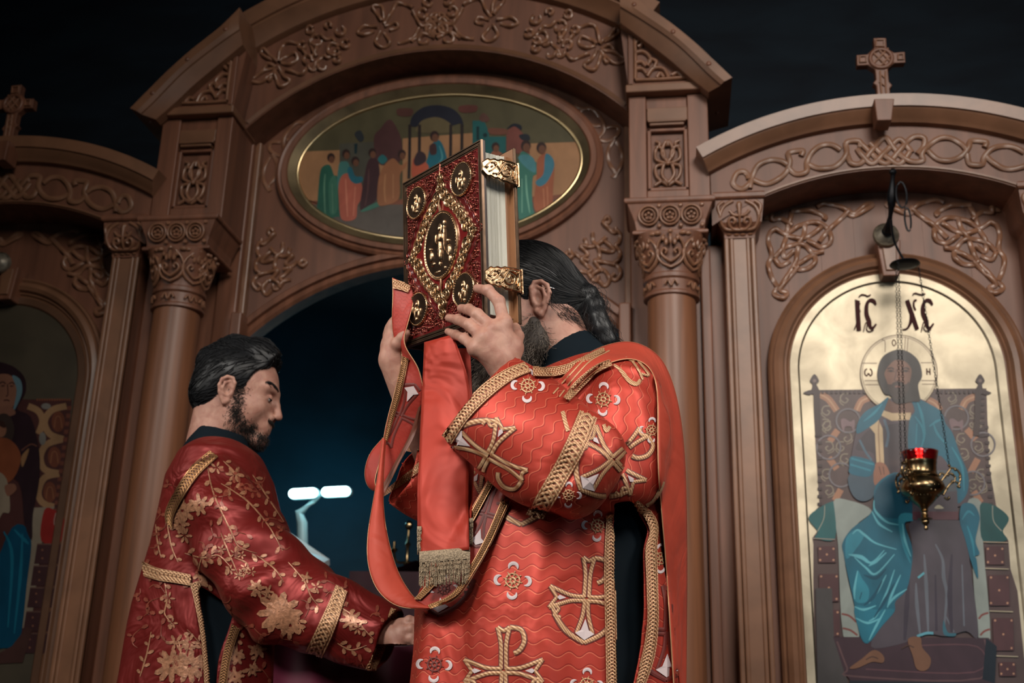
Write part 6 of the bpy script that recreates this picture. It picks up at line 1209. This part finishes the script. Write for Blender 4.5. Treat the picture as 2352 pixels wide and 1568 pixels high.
# ------------------------------------------------------------------ the stole (long band over the shoulder, looped up to the far hand)
LIN = cloth_mat('red_lining', (.5, .062, .034), (0, 0, 0), (0, 0, 0), None, rough=.5, sheen=.05, wrinkle=.45, wsc=6, metal=.1); LIN2 = cloth_mat('red_stole_brocade', (.4, .035, .022), (.26, .016, .012), (.36, .04, .024), rough=.45, sheen=.1)
orr = empty('stole', Q(1500, 1200, 2.0), 'long red stole with dark braid edges looped from shoulder to far hand', 'stole')
def strip3(name, L, R, tL, tR, m, parent, bv=None, lift=.006, nu=8, n=60, bulge=0, thick=.0018, pipe=True):
    a, b = mid(L, R, n); ta = np.interp(np.linspace(0, 1, n), np.linspace(0, 1, len(tL)), tL); tb_ = np.interp(np.linspace(0, 1, n), np.linspace(0, 1, len(tR)), tR); rows = []; pt = []
    for i in range(n):
        row = []
        for k in range(nu+1):
            s = k/nu; p = a[i]*(1-s)+b[i]*s; t = ta[i]*(1-s)+tb_[i]*s-bulge*math.sin(math.pi*s)
            P0 = Q(*p, t)
            if bv:
                d = ray(*p); d = d/np.linalg.norm(d)
                for B_ in bv:
                    h = B_.ray_cast(Vector(CAM), Vector(d))
                    if h[0] is not None and -.09 < h[3]-np.linalg.norm(P0-CAM) < lift: P0 = CAM+d*(h[3]-lift)
            row.append(P0); pt.append((i/n*1.2, s*.12, 0))
        rows.append(row)
    V = np.array([p for r in rows for p in r]); F_ = [(i*(nu+1)+j, i*(nu+1)+j+1, (i+1)*(nu+1)+j+1, (i+1)*(nu+1)+j) for i in range(n-1) for j in range(nu)]
    # soften jumps
    Vs = V.reshape(n, nu+1, 3).copy()
    for _ in range(3): Vs[1:-1] = .5*Vs[1:-1]+.25*(Vs[:-2]+Vs[2:])
    Vs = Vs.reshape(-1, 3)
    o = mesh_obj(name, toF(Vs), np.array(F_), m, parent, np.array(pt)); so = o.modifiers.new('cloth_thickness', 'SOLIDIFY'); so.thickness = thick; so.offset = 0
    if not pipe: return o, BVHTree.FromPolygons([tuple(v) for v in Vs], F_)
    mp = MB(); ew = Vs.reshape(n, nu+1, 3); mp.tube(list(ew[:, 0]), .0011, 5); mp.tube(list(ew[:, -1]), .0011, 5); mp.build('edge_piping', PIPE, o, smooth='all')
    return o, BVHTree.FromPolygons([tuple(v) for v in Vs], F_)
_, b1 = strip3('shoulder_fall', [(1262, 902), (1300, 858), (1345, 815), (1392, 793), (1440, 784), (1482, 795), (1520, 826), (1548, 890), (1566, 980), (1575, 1100), (1578, 1300), (1576, 1580)], [(1300, 924), (1335, 880), (1375, 846), (1415, 828), (1455, 824), (1490, 842), (1506, 876), (1511, 930), (1511, 1010), (1514, 1110), (1530, 1300), (1548, 1580)],
   [2.0, 2.03, 2.06, 2.07, 2.07, 2.08, 2.09, 2.11, 2.13, 2.14, 2.14, 2.14], [1.97, 1.98, 1.98, 1.98, 1.98, 1.98, 1.99, 2.0, 2.02, 2.05, 2.07, 2.08], LIN, orr, RV, .014, nu=10, n=110)
for P_, w_ in (([(1270, 905), (1308, 862), (1352, 818), (1388, 802)], 3), ([(1284, 912), (1320, 866), (1358, 828), (1400, 806)], 3)):
    mb = MB(); applique(mb, [b1]+RV, P_, w_, 1.98, .002); mb.build('edge_piping', PIPE, orr)
braid('folded_braid', [b1]+RV, [(1292, 918), (1322, 880), (1362, 848), (1400, 832)], [(1306, 926), (1338, 894), (1376, 860), (1410, 843)], 1.98, orr, .005)
_, b2 = strip3('raised_end', [(902, 638), (903, 680), (901, 730), (906, 780), (925, 816), (908, 895), (892, 955), (881, 1010), (877, 1085)], [(952, 660), (948, 700), (936, 745), (928, 790), (962, 848), (972, 915), (958, 975), (920, 1055), (881, 1138)], [2.13, 2.125, 2.135, 2.14, 2.14, 2.15, 2.16, 2.17, 2.17], [2.12, 2.11, 2.115, 2.12, 2.13, 2.16, 2.17, 2.18, 2.17], LIN2, orr, nu=8)
braid('stole_braid', [b2], [(926, 818), (908, 897), (893, 957), (882, 1012)], [(942, 822), (924, 900), (905, 960), (890, 1014)], 2.15, orr, .003, mat('dark_braid_ground', (.16, .05, .028), .5), mat('dull_thread', (.34, .17, .07), .4, metal=.7))
braid('stole_braid', [b2], [(962, 935), (940, 1000), (905, 1065), (880, 1110)], [(972, 925), (952, 1000), (916, 1065), (882, 1136)], 2.16, orr, .003, MATS['dark_braid_ground'], MATS['dull_thread'], knots=False); braid('stole_braid', [b2], [(903, 642), (925, 648), (945, 656)], [(904, 664), (922, 668), (938, 674)], 2.12, orr, .003)
anchor_cross([b2], (920, 955), 150, (.45, -1), 2.15, orr, True, DKTH)
_, b3 = strip3('hanging_loop', [(879, 1005), (868, 1090), (856, 1160), (845, 1230), (846, 1295), (868, 1355), (915, 1392), (985, 1398)], [(886, 1010), (881, 1090), (881, 1170), (893, 1245), (915, 1315), (945, 1365), (965, 1382), (990, 1392)], [2.15, 2.14, 2.12, 2.1, 2.08, 2.05, 2.02, 1.97], [2.16, 2.15, 2.13, 2.11, 2.09, 2.07, 2.03, 1.975], LIN, orr, nu=8, bulge=.008)
_, b4 = strip3('rising_loop', [(952, 1376), (985, 1336), (1030, 1262), (1085, 1165), (1135, 1080)], [(985, 1397), (1050, 1372), (1092, 1312), (1132, 1240), (1172, 1150)], [2.0, 1.99, 1.97, 1.97, 1.97], [1.97, 1.95, 1.95, 1.95, 1.95], LIN2, orr, RV, .008)
braid('stole_braid', [b4], [(954, 1377), (988, 1337), (1033, 1263), (1088, 1167), (1135, 1084)], [(968, 1380), (1004, 1342), (1050, 1270), (1102, 1174), (1146, 1092)], 1.96, orr, .003, MATS['dark_braid_ground'], MATS['dull_thread'])
braid('stole_braid', [b4], [(985, 1392), (1040, 1364), (1078, 1306), (1118, 1232), (1156, 1142)], [(988, 1398), (1052, 1371), (1092, 1312), (1132, 1240), (1172, 1150)], 1.96, orr, .003, MATS['dark_braid_ground'], MATS['dull_thread'])
anchor_cross([b4], (1115, 1180), 150, (-.3, 1), 1.95, orr, True, DKTH); wheel([b4], (1020, 1352), 30, 1.96, orr, DKTH)
strip3('back_fold', [(878, 1008), (850, 1042), (838, 1085), (846, 1118), (866, 1130)], [(886, 1024), (872, 1062), (862, 1098), (862, 1114), (872, 1128)], [2.2, 2.2, 2.2, 2.2, 2.2], [2.18, 2.18, 2.18, 2.18, 2.18], LIN2, orr, nu=6, n=30)
# ------------------------------------------------------------------ wide satin ribbon with bullion fringe hanging from the book
SAT = cloth_mat('red_satin', (.42, .036, .018), (0, 0, 0), (0, 0, 0), None, rough=.46, sheen=.05, wrinkle=1., wsc=4.5, metal=.25); BUL = mat('bullion_fringe', (.5, .37, .24), .5, metal=.3, noise=.5, scale=(400, 400, 400), bump=.6)
rbm = empty('ribbon_bookmark', Q(1020, 790, 2.03), 'wide red satin ribbon with gold fringe hanging below the book', 'ribbon')
def fringe(name, a, b, t, h0, h1, n, parent):
    mb = MB()
    band_ = [[Q(*(np.array(a)*(1-s)+np.array(b)*s+[0, y]), t-.003-o) for s in np.linspace(0, 1, 12)] for y, o in ((-2, 0), (2, .003), (h0*.5, .0035), (h0, .002))]
    mb.grid(band_); o = mb.build(name, BUL, parent, smooth='all'); m2 = MB()
    for i in range(n):
        s = (i+.5)/n; x0 = np.array(a)*(1-s)+np.array(b)*s+[0, h0*.7]; L_ = h1*rnd.uniform(.88, 1.05); sw = rnd.uniform(-3, 2); pts = [Q(x0[0]+sw*u_**2+rnd.uniform(-.5, .5), x0[1]+L_*u_, t-.003+rnd.uniform(-.002, .002)) for u_ in np.linspace(0, 1, 9)]
        m2.tube(pts, [.0011+.0004*(j % 2) for j in range(9)], 5)
        pts2 = [p_+R0*.0013*math.sin(j*2.1)+F0*(.0013*math.cos(j*2.1)-.0008) for j, p_ in enumerate(smooth_path(pts, 2))]; m2.tube(pts2, .0006, 4)
    m2.build('fringe_strand', BUL, o, smooth='all')['kind'] = 'stuff'
_, b5 = strip3('back_ribbon', [(974, 800), (968, 1000), (960, 1100), (959, 1212)], [(1080, 800), (1088, 1000), (1088, 1100), (1082, 1196)], [2.05, 2.03, 2.01, 2.0], [2.03, 2.01, 1.99, 1.975], SAT, rbm, RV+[b4], .012, pipe=False)
_, b6 = strip3('ribbon', [(975, 786), (970, 900), (965, 1000), (962, 1130), (966, 1275)], [(1040, 768), (1078, 880), (1081, 1000), (1076, 1130), (1078, 1262)], [2.04, 2.03, 2.01, 1.99, 1.98], [2.0, 1.995, 1.985, 1.97, 1.96], SAT, rbm, RV+[b4], .022, nu=14, bulge=.01, pipe=False)
def t_at(bv, px, py, d=1.95): P_ = rays([bv], px, py, d)[0]; return (P_-CAM)@F0
fringe('fringe_band', (963, 1268), (1080, 1258), min(t_at(b6, 1020, 1255), 1.95)-.002, 24, 64, 34, rbm); fringe('fringe_band', (958, 1210), (968, 1210), 1.985, 8, 58, 4, rbm); fringe('fringe_band', (1078, 1192), (1087, 1190), min(t_at(b5, 1081, 1180), 1.96)-.002, 8, 54, 4, rbm)
# ------------------------------------------------------------------ the young dark-haired server at the left
dk = empty('person', Q(470, 1568, 2.65)*[1, 1, 0], 'young dark-haired man in red floral vestments looking down, reaching forward by the doorway', 'person')
p_ = math.radians(12); y_ = math.radians(-3)
dfh = np.array([math.cos(y_), -math.sin(y_), 0]); df = dfh*math.cos(p_)-np.array([0, 0, 1])*math.sin(p_); du = dfh*math.sin(p_)+np.array([0, 0, 1])*math.cos(p_); dl = np.cross(df, du); dl = dl if dl[1] < 0 else -dl
dc = q(541, 914, 2.735)
body = SDF([q(360, 1300, 2.6)[0], 2.3, 1.0], [q(975, 1400, 2.5)[0], 3.0, 1.79], .0026)
D = head_sdf(body, dc, df, du, dl, 1.0)
nt, nb = q(528, 965, 2.735), q(492, 1060, 2.73)
body.cone(nt, nb, .055, .064, .02); body.cone(D(-.045, 0), nb+[-.02, 0, .02], .05, .055, .03)
body.column([(1.0, q(480, 1480, 2.65)[0], 2.73, .12, .1), (1.25, q(500, 1250, 2.65)[0], 2.73, .12, .11), (1.4, q(500, 1100, 2.65)[0], 2.73, .09, .14)], .03)
dsh, del_, dwr = q(475, 1130, 2.6), q(640, 1375, 2.5), q(893, 1462, 2.44)
body.chain([nb+[0, 0, -.03], dsh, del_, dwr], [.05, .05, .04, .028], .02, .015)
dm = [q(921, 1436, 2.43), q(924, 1450, 2.42), q(925, 1466, 2.42), q(921, 1482, 2.43)]
hand_chain(body, dwr, dm, [[q(940, 1424, 2.42), q(955, 1428, 2.42), q(966, 1436, 2.42)], [q(944, 1444, 2.41), q(958, 1450, 2.41), q(967, 1460, 2.42)], [q(945, 1466, 2.41), q(957, 1476, 2.41), q(964, 1484, 2.42)], [q(940, 1488, 2.42), q(950, 1496, 2.42), q(956, 1502, 2.43)]], .0088)
body.chain([q(900, 1458, 2.42), q(914, 1490, 2.41), q(928, 1506, 2.42), q(938, 1510, 2.43)], [.016, .013, .01, .0085], .01, .005)
Vb, Fb = body.mesh(); Vb = relax(Vb, Fb, 1, .35); del body
mesh_obj('body', Vb, Fb, SKIN, dk); dbv = bvh_of(Vb, Fb)
# hair
hs = SDF(dc-[.17, .16, .09], dc+[.17, .16, .2], .003); M = np.stack([df, du, dl])
hs.ell(P_ := D(-.008, .05), M, [.108, .088, .083], .001); hs.ell(D(-.055, .005), M, [.062, .07, .07], .02)
hs.chain([D(.065, .108, .03), D(.03, .12, .02), D(-.04, .118, .0), D(-.095, .08, .0)], [.03, .036, .036, .03], .02, .02); hs.chain([D(.06, .106, -.03), D(.0, .12, -.02)], [.028, .034], .02, .02)
hs.plane(D(.066, .088), df*.93+du*-.36, dc-.3, dc+.3, .006)
for s in (1, -1):
    hs.ell(D(.082, .02, s*.06), M, [.05, .066, .05], .006, True); hs.ell(D(.045, -.05, s*.075), M, [.055, .06, .05], .008, True); hs.ell(D(-.008, -.004, s*.09), M, [.024, .032, .03], .006, True)
hs.ell(D(-.05, -.108), M, [.08, .05, .09], .01, True)
Vh, Fh = hs.mesh(); Vh = relax(Vh, Fh, 2, .5); del hs
hair = mesh_obj('hair', Vh, Fh, HAIR, dk); hbv = bvh_of(Vh, Fh); Wh = toW(Vh); mb = MB(); paths = []
cw = toW(D(.02, .12)); back = -(df@FR)
for k in range(1500):
    p0 = Wh[rnd.randrange(len(Wh))]; pts = []; hgt = (p0-toW(dc))@(du@FR)
    dr = back*.8+U0*(.25 if hgt > .1 else -.55)+np.array([rnd.gauss(0, .18) for _ in range(3)])
    for i in range(6):
        h = hbv.find_nearest(Vector(p0)); nn = np.array(h[1]); pts.append(np.array(h[0])+nn*(.0008+(.0035 if hgt > .1 else .0012)*math.sin(math.pi*i/5)*rnd.random())); d_ = dr-nn*(dr@nn); d_ /= np.linalg.norm(d_)+1e-6; p0 = pts[-1]+d_*.0075
    paths.append(pts)
strands(mb, paths, .0009, .0004); mb.build('hair_strands', HAIR, hair, smooth='all')['kind'] = 'stuff'
# brow, eye, beard, moustache
mb = MB(); paths = []
def sk(a, b, s, lift=.001):
    p0 = toW(D(a, b, s)); h = dbv.find_nearest(Vector(p0)); return np.array(h[0])+np.array(h[1])*lift
for s in (1, -1):
    for k in range(70):
        x = rnd.random(); a_, b_, c_ = .098-.02*x, .036+.006*math.sin(x*2.6)+rnd.gauss(0, .0018), s*(.014+.034*x); paths.append([sk(a_, b_, c_), sk(a_-.004, b_+.003, c_+s*.005, .0016), sk(a_-.007, b_+.003, c_+s*.009, .0014)])
strands(mb, paths, .0007, .0004); mb.build('eyebrows', HAIR, dk, smooth='all')['kind'] = 'stuff'
EYE = mat('eye_white', (.5, .48, .45), .2); IRIS = mat('dark_iris', (.02, .012, .008), .15)
for s in (1, -1):
    e = MB(); c_ = toW(D(.0855, .013, s*.031)); e.ball(c_, .0098, 14, 10); eo = e.build('eye', EYE, dk, smooth='all')
    ir = MB(); g_ = c_+(df*.85-du*.5)@FR*.0075; ir.ball(g_, .0042, 10, 8); ir.build('iris', IRIS, eo, smooth='all')
    ld = MB(); rows = []
    for i in range(7):
        a_ = math.radians(-20+i*17); rows.append([c_+((df*math.cos(a_)+du*math.sin(a_))*math.cos(b_)+dl*s*math.sin(b_))@FR*.0108 for b_ in np.linspace(-1.2, 1.2, 11)])
    ld.grid(rows); fixn(ld.build('eyelid', SKIN, eo, smooth='all')); la = MB(); la.tube([p for p in rows[0]], .0009, 5); la.build('eyelashes', HAIR, eo, smooth='all')
lp_ = MB(); lp_.tube([toW(D(.0985, -.053, -.02)), toW(D(.1045, -.0525, -.006)), toW(D(.1045, -.0525, .006)), toW(D(.0985, -.053, .02))], [.001, .0035, .0035, .001], 6); lp_.tube([toW(D(.098, -.063, -.018)), toW(D(.1035, -.0635, 0)), toW(D(.098, -.063, .018))], [.001, .0045, .001], 6); lp_.build('lips', mat('lips', (.3, .11, .085), .45), dk, smooth='all')
mb = MB(); paths = []; dnw = -(du@FR)
def tuft(a, b, s, L_, sd): 
    p0 = sk(a, b, s, 0); nn = p0-toW(D(.02, -.03)); nn /= np.linalg.norm(nn); dr = nn*.55+dnw*.75+(df@FR)*.2+np.array([rnd.gauss(0, sd) for _ in range(3)]); dr /= np.linalg.norm(dr); ph = rnd.random()*6
    paths.append([p0+dr*L_*i/4+np.array([math.sin(ph+i), math.cos(ph+i), 0])*.0008*i for i in range(5)])
for k in range(2400):
    s = rnd.choice((1, 1, 1, -1)); x = rnd.random()
    if x < .3: u_ = rnd.random(); tuft(.016+.014*u_+rnd.gauss(0, .009), .02-.075*u_, s*.066, .005, .3)
    elif x < .75: u_ = rnd.random(); tuft(.018+.06*u_+rnd.gauss(0, .006), -.056-.034*u_+rnd.gauss(0, .014), s*(.06-.038*u_), .008, .3)
    elif x < .92: tuft(.09+rnd.gauss(0, .007), -.088+rnd.gauss(0, .01), rnd.uniform(-.025, .025), .011, .25)
    else: tuft(.1, -.04+rnd.gauss(0, .0025), rnd.uniform(-.024, .024), .006, .2)
strands(mb, paths, .0006, .0003); mb.build('beard', DKBEARD, dk, smooth='all')['kind'] = 'stuff'
# cassock
ca = SDF([q(280, 1500, 2.6)[0]-.06, 2.45, 0], [q(690, 1400, 2.6)[0]+.05, 3.0, 1.6], .006)
X2 = lambda px, py: q(px, py, 2.7)[0]
ca.column([(.02, X2(470, 1568)-.01, 2.73, .17, .14), (.94, X2(470, 1568), 2.73, .15, .14), (1.25, X2(500, 1250), 2.73, .13, .13), (1.4, X2(500, 1100), 2.73, .1, .14)], .02, lambda th, Z: .004*np.sin(th*8+Z*2))
c0 = q(514, 1000, 2.73); nd = q(487, 1085, 2.73)-c0; nd /= np.linalg.norm(nd); ca.cone(c0-nd*.02, c0+nd*.1, .066, .098, .02); ca.plane(c0-nd*.004, -nd, c0-.13, c0+.13, .002)
Vc, Fc = ca.mesh(); Vc = relax(Vc, Fc, 1); del ca; mesh_obj('cassock', Vc, Fc, CASS, dk)
# robe with wide sleeves
rb = SDF([q(270, 1500, 2.6)[0]-.1, 2.3, 0], [q(930, 1450, 2.5)[0]+.02, 3.05, 1.56], .005)
T2 = [(.02, X2(455, 1568)-.02, 2.73, .25, .2), (.939, X2(462, 1568), 2.73, .186, .165), (1.094, X2(478, 1400), 2.73, .176, .158), (1.241, X2(500, 1250), 2.73, .162, .155), (1.394, X2(500, 1100), 2.73, .128, .165), (1.45, X2(502, 1050), 2.73, .1, .15), (1.485, X2(505, 1020), 2.73, .07, .095)]
rb.column(T2, .02, lambda th, Z: np.clip((1.25-Z)/.2, 0, 1)*(.006*np.sin(th*6+Z*5)+.003*np.sin(th*11)))
km = mpp(600, 1330, 2.5)
tA = rb.etube(q(470, 1118, 2.6), q(628, 1352, 2.52), lat_of((560, 1080), (400, 1200), 2.55), [80*km, 100*km, 112*km, 112*km], [.075, .085, .09, .085], .02, lambda th, al: .005*np.sin(th*4+al*6)+.004*np.sin(al*16+th*2), e0=.02)
tB = rb.etube(q(892, 1471, 2.44), q(640, 1366, 2.52), lat_of((912, 1402), (850, 1540), 2.44), [72*km, 78*km, 90*km, 105*km, 108*km], [.05, .058, .068, .08, .085], .02, lambda th, al: .004*np.sin(th*4+al*7)+.004*np.sin(al*18+th*3)*np.clip(al, 0, 1), e1=.05)
tC = rb.etube(q(722, 1362, 2.76), q(545, 1180, 2.83), lat_of((700, 1180), (650, 1290), 2.8), [.042, .052, .065], [.06, .065, .07], .02, e1=.05)
Vr, Fr = rb.mesh(); del rb; Vr = relax(Vr, Fr, 3, .5); cen = Vr[Fr].mean(1); gone = np.zeros(len(Fr), bool)
for T_ in (tB, tC):
    fN = np.cross(Vr[Fr[:, 1]]-Vr[Fr[:, 0]], Vr[Fr[:, 2]]-Vr[Fr[:, 0]]); fN /= np.linalg.norm(fN, axis=1)[:, None]+1e-12
    gone |= (np.abs((cen-T_['p0'])@T_['d']) < .012) & (np.linalg.norm(cen-T_['p0'], axis=1) < .1) & (fN@T_['d'] < -.55)
gone |= (np.linalg.norm(cen-(nb+[.01, 0, .02]), axis=1) < .1) & (cen[:, 2] > 1.43)
gone |= inpoly(pix(cen), [(455, 1340), (540, 1400), (500, 1515), (494, 1600), (484, 1600), (474, 1480)]) & (cen[:, 1] < 2.73) & (cen[:, 1] > 2.55)
Fr = Fr[~gone]; Vr = hem(Vr, Fr); al, ar, _ = tubepar(Vr, tA)
FROBE = cloth_mat('crimson_damask', (.2, .014, .012), (0, 0, 0), (0, 0, 0), None, rough=.38, sheen=.05, wrinkle=.5, wsc=8, metal=.4)
drobe = mesh_obj('robe', Vr, Fr, FROBE, dk, np.stack([al, ar, 0*al], 1)); so = drobe.modifiers.new('cloth_thickness', 'SOLIDIFY'); so.thickness = .0025; so.offset = -1
dbr = [bvh_of(Vr, Fr)]
BR2 = mat('muted_braid', (.3, .14, .07), .5, metal=.2, noise=.35, scale=(200, 200, 200))
braid('sleeve_band', dbr, [(771, 1344), (742, 1415), (702, 1492)], [(798, 1360), (776, 1430), (742, 1508)], 2.5, dk, .003, BR2); braid('cuff_braid', dbr, [(897, 1398), (874, 1460), (841, 1533)], [(918, 1406), (896, 1470), (864, 1540)], 2.44, dk, .003, BR2)
braid('belt_braid', dbr, [(330, 1288), (365, 1304), (405, 1312), (440, 1320)], [(334, 1324), (368, 1334), (408, 1340), (438, 1346)], 2.6, dk, .004, BR2); braid('side_braid', dbr, [(438, 1340), (450, 1400), (462, 1480), (468, 1575)], [(459, 1336), (471, 1400), (483, 1480), (490, 1575)], 2.6, dk, .004, BR2)
braid('shoulder_braid', dbr, [(482, 1036), (430, 1085), (386, 1165), (384, 1200)], [(500, 1052), (452, 1100), (406, 1180), (400, 1215)], 2.6, dk, .004, mat('dusky_braid', (.16, .05, .035), .55), MATS['dull_thread']); braid('side_braid', dbr, [(532, 1432), (512, 1500), (500, 1575)], [(550, 1445), (530, 1510), (520, 1575)], 2.6, dk, .004, MATS['dusky_braid'], MATS['dull_thread'])
# woven flowers, sprigs and vines
FLOW = mat('pale_gold_damask', (.5, .23, .125), .36, metal=.25, noise=.45, scale=(120, 120, 120), bump=.3); Z7 = lambda P: [(260+x/1.94, 760+y/1.94) for x, y in P]
def petal(mb, c, an, L_, w_):
    d = np.array([math.cos(an), math.sin(an)]); n_ = np.array([-d[1], d[0]]); c = np.array(c)
    patch(mb, dbr, [tuple(c+d*L_*a_+n_*w_*b_) for a_, b_ in ((.12, 0), (.45, .42), (.85, .38), (1, 0), (.85, -.38), (.45, -.42))], 2.5, .0014)
def bloom(mb, c, r, n=7, rows=2):
    for k in range(rows):
        for i in range(n): petal(mb, c, i*2*math.pi/n+k*.4+rnd.uniform(-.15, .15), r*(1-.42*k)*rnd.uniform(.85, 1.1), r*.38*(1-.2*k))
def sprig(mb, P, n, r, berry=False):
    P = smooth_path(Z7(P), 6); applique(mb, dbr, [tuple(p) for p in P[::3]], (1.5, 4, 3, 1.5), 2.5, .0013)
    for i in range(n):
        j = int((i+.7)/n*(len(P)-2)); d = P[j+1]-P[j]; a_ = math.atan2(d[1], d[0])+(.85 if i % 2 else -.85); c = P[j]
        if berry: bloom(mb, c+np.array([math.cos(a_), math.sin(a_)])*r, r*.75, 5, 1)
        else: petal(mb, c, a_, r*rnd.uniform(1.2, 2.), r*.85)
for c, r, n, rw in (((310, 800), 34, 8, 2), ((300, 860), 26, 7, 2), ((385, 775), 26, 7, 2), ((320, 910), 20, 6, 1), ((425, 1125), 34, 8, 2), ((740, 1250), 52, 10, 3), ((790, 1310), 34, 8, 2), ((640, 1145), 22, 6, 2), ((690, 1160), 16, 6, 1), ((860, 1100), 15, 5, 1), ((905, 1140), 15, 5, 1), ((1060, 1290), 26, 8, 2), ((1090, 1325), 16, 6, 1), ((280, 1390), 22, 6, 1), ((340, 1385), 22, 6, 1), ((260, 1490), 42, 9, 2), ((340, 1490), 40, 9, 2), ((550, 1450), 22, 7, 2), ((640, 1420), 22, 7, 2), ((620, 1510), 18, 6, 2), ((265, 1300), 14, 5, 1), ((250, 1190), 14, 5, 1), ((540, 1540), 24, 8, 2), ((460, 610), 16, 5, 1), ((540, 640), 20, 6, 1)):
    mb = MB(); bloom(mb, Z7([c])[0], r, n, rw); mb.build('woven_flower', FLOW, drobe)
mb = MB(); DULL = mat('dull_damask', (.3, .07, .04), .42, metal=.2, noise=.4, scale=(90, 90, 90))
for k in range(70):
    cx_, cy_ = rnd.uniform(300, 880), rnd.uniform(1060, 1560); a_ = rnd.random()*6.28; L_ = rnd.uniform(18, 40); pts = [(cx_+math.cos(a_+.5*j_)*L_*j_*.4, cy_+math.sin(a_+.5*j_)*L_*j_*.4) for j_ in range(4)]
    applique(mb, dbr, pts, (1.5, 3.5, 1.5), 2.5, .001)
    for j_ in range(1, 4): petal(mb, pts[j_], a_+.5*j_+(1 if j_ % 2 else -1), rnd.uniform(12, 22), rnd.uniform(7, 11))
mb.build('damask_ground', DULL, drobe)['kind'] = 'stuff'
mb = MB()
for P_, n, r, b in (([(420, 600), (440, 700), (480, 800), (530, 900), (560, 960), (640, 990)], 12, 14, False), ([(480, 680), (600, 760), (700, 880), (755, 980)], 10, 11, False), ([(320, 990), (400, 1010), (470, 1000), (530, 1060)], 8, 14, False), ([(480, 900), (520, 1000), (560, 1090)], 5, 16, True), ([(540, 1010), (600, 1040), (580, 1100)], 4, 15, True), ([(780, 1030), (850, 1110), (880, 1180), (920, 1230)], 8, 12, False), ([(1000, 1225), (1060, 1260), (1120, 1330), (1160, 1370)], 8, 12, False), ([(600, 1130), (700, 1190), (800, 1260), (850, 1340)], 10, 12, False), ([(230, 1120), (240, 1200), (230, 1260), (270, 1310)], 6, 12, False), ([(300, 1480), (300, 1420), (290, 1380)], 3, 12, False), ([(310, 1480), (330, 1420), (340, 1390)], 3, 12, False), ([(560, 1330), (550, 1400), (560, 1480)], 6, 12, False), ([(650, 1370), (640, 1450), (600, 1530)], 6, 12, False), ([(190, 860), (200, 950), (215, 1010)], 5, 10, False), ([(240, 850), (260, 960), (290, 1030)], 5, 10, False), ([(1000, 1390), (1060, 1420), (1130, 1400)], 6, 12, False), ([(400, 1000), (380, 1080), (420, 1200), (500, 1250)], 9, 13, False), ([(490, 580), (540, 630), (570, 690)], 4, 10, False), ([(620, 640), (700, 760), (760, 850)], 7, 10, False), ([(640, 1000), (720, 1060), (760, 1120)], 6, 11, False), ([(380, 1560), (400, 1480), (390, 1400), (330, 1330)], 7, 11, False), ([(120, 1540), (150, 1440), (170, 1340)], 6, 10, False)): sprig(mb, P_, n, r, b)
mb.build('woven_sprigs', FLOW, drobe)['kind'] = 'stuff'
# deep red cloth over his forearm side
tb2 = MB(); rows = []
for k in range(50):
    u_ = k/49; px = 632+u_*330; rows.append([Q(px-6*s_, 1452+40*math.sin(u_*2.6)*.5+u_*20+s_*150, 2.62-.1*s_+.012*math.sin(px*.05)) for s_ in np.linspace(0, 1, 12)])
tb2.grid(rows); tag(tb2.build('lectern_cloth', mat('plum_satin', (.1, .014, .032), .45, noise=.3, bump=.15, scale=(6, 6, 6)), smooth='all'), 'plain burgundy cloth hanging beneath the reaching sleeve', 'cloth')
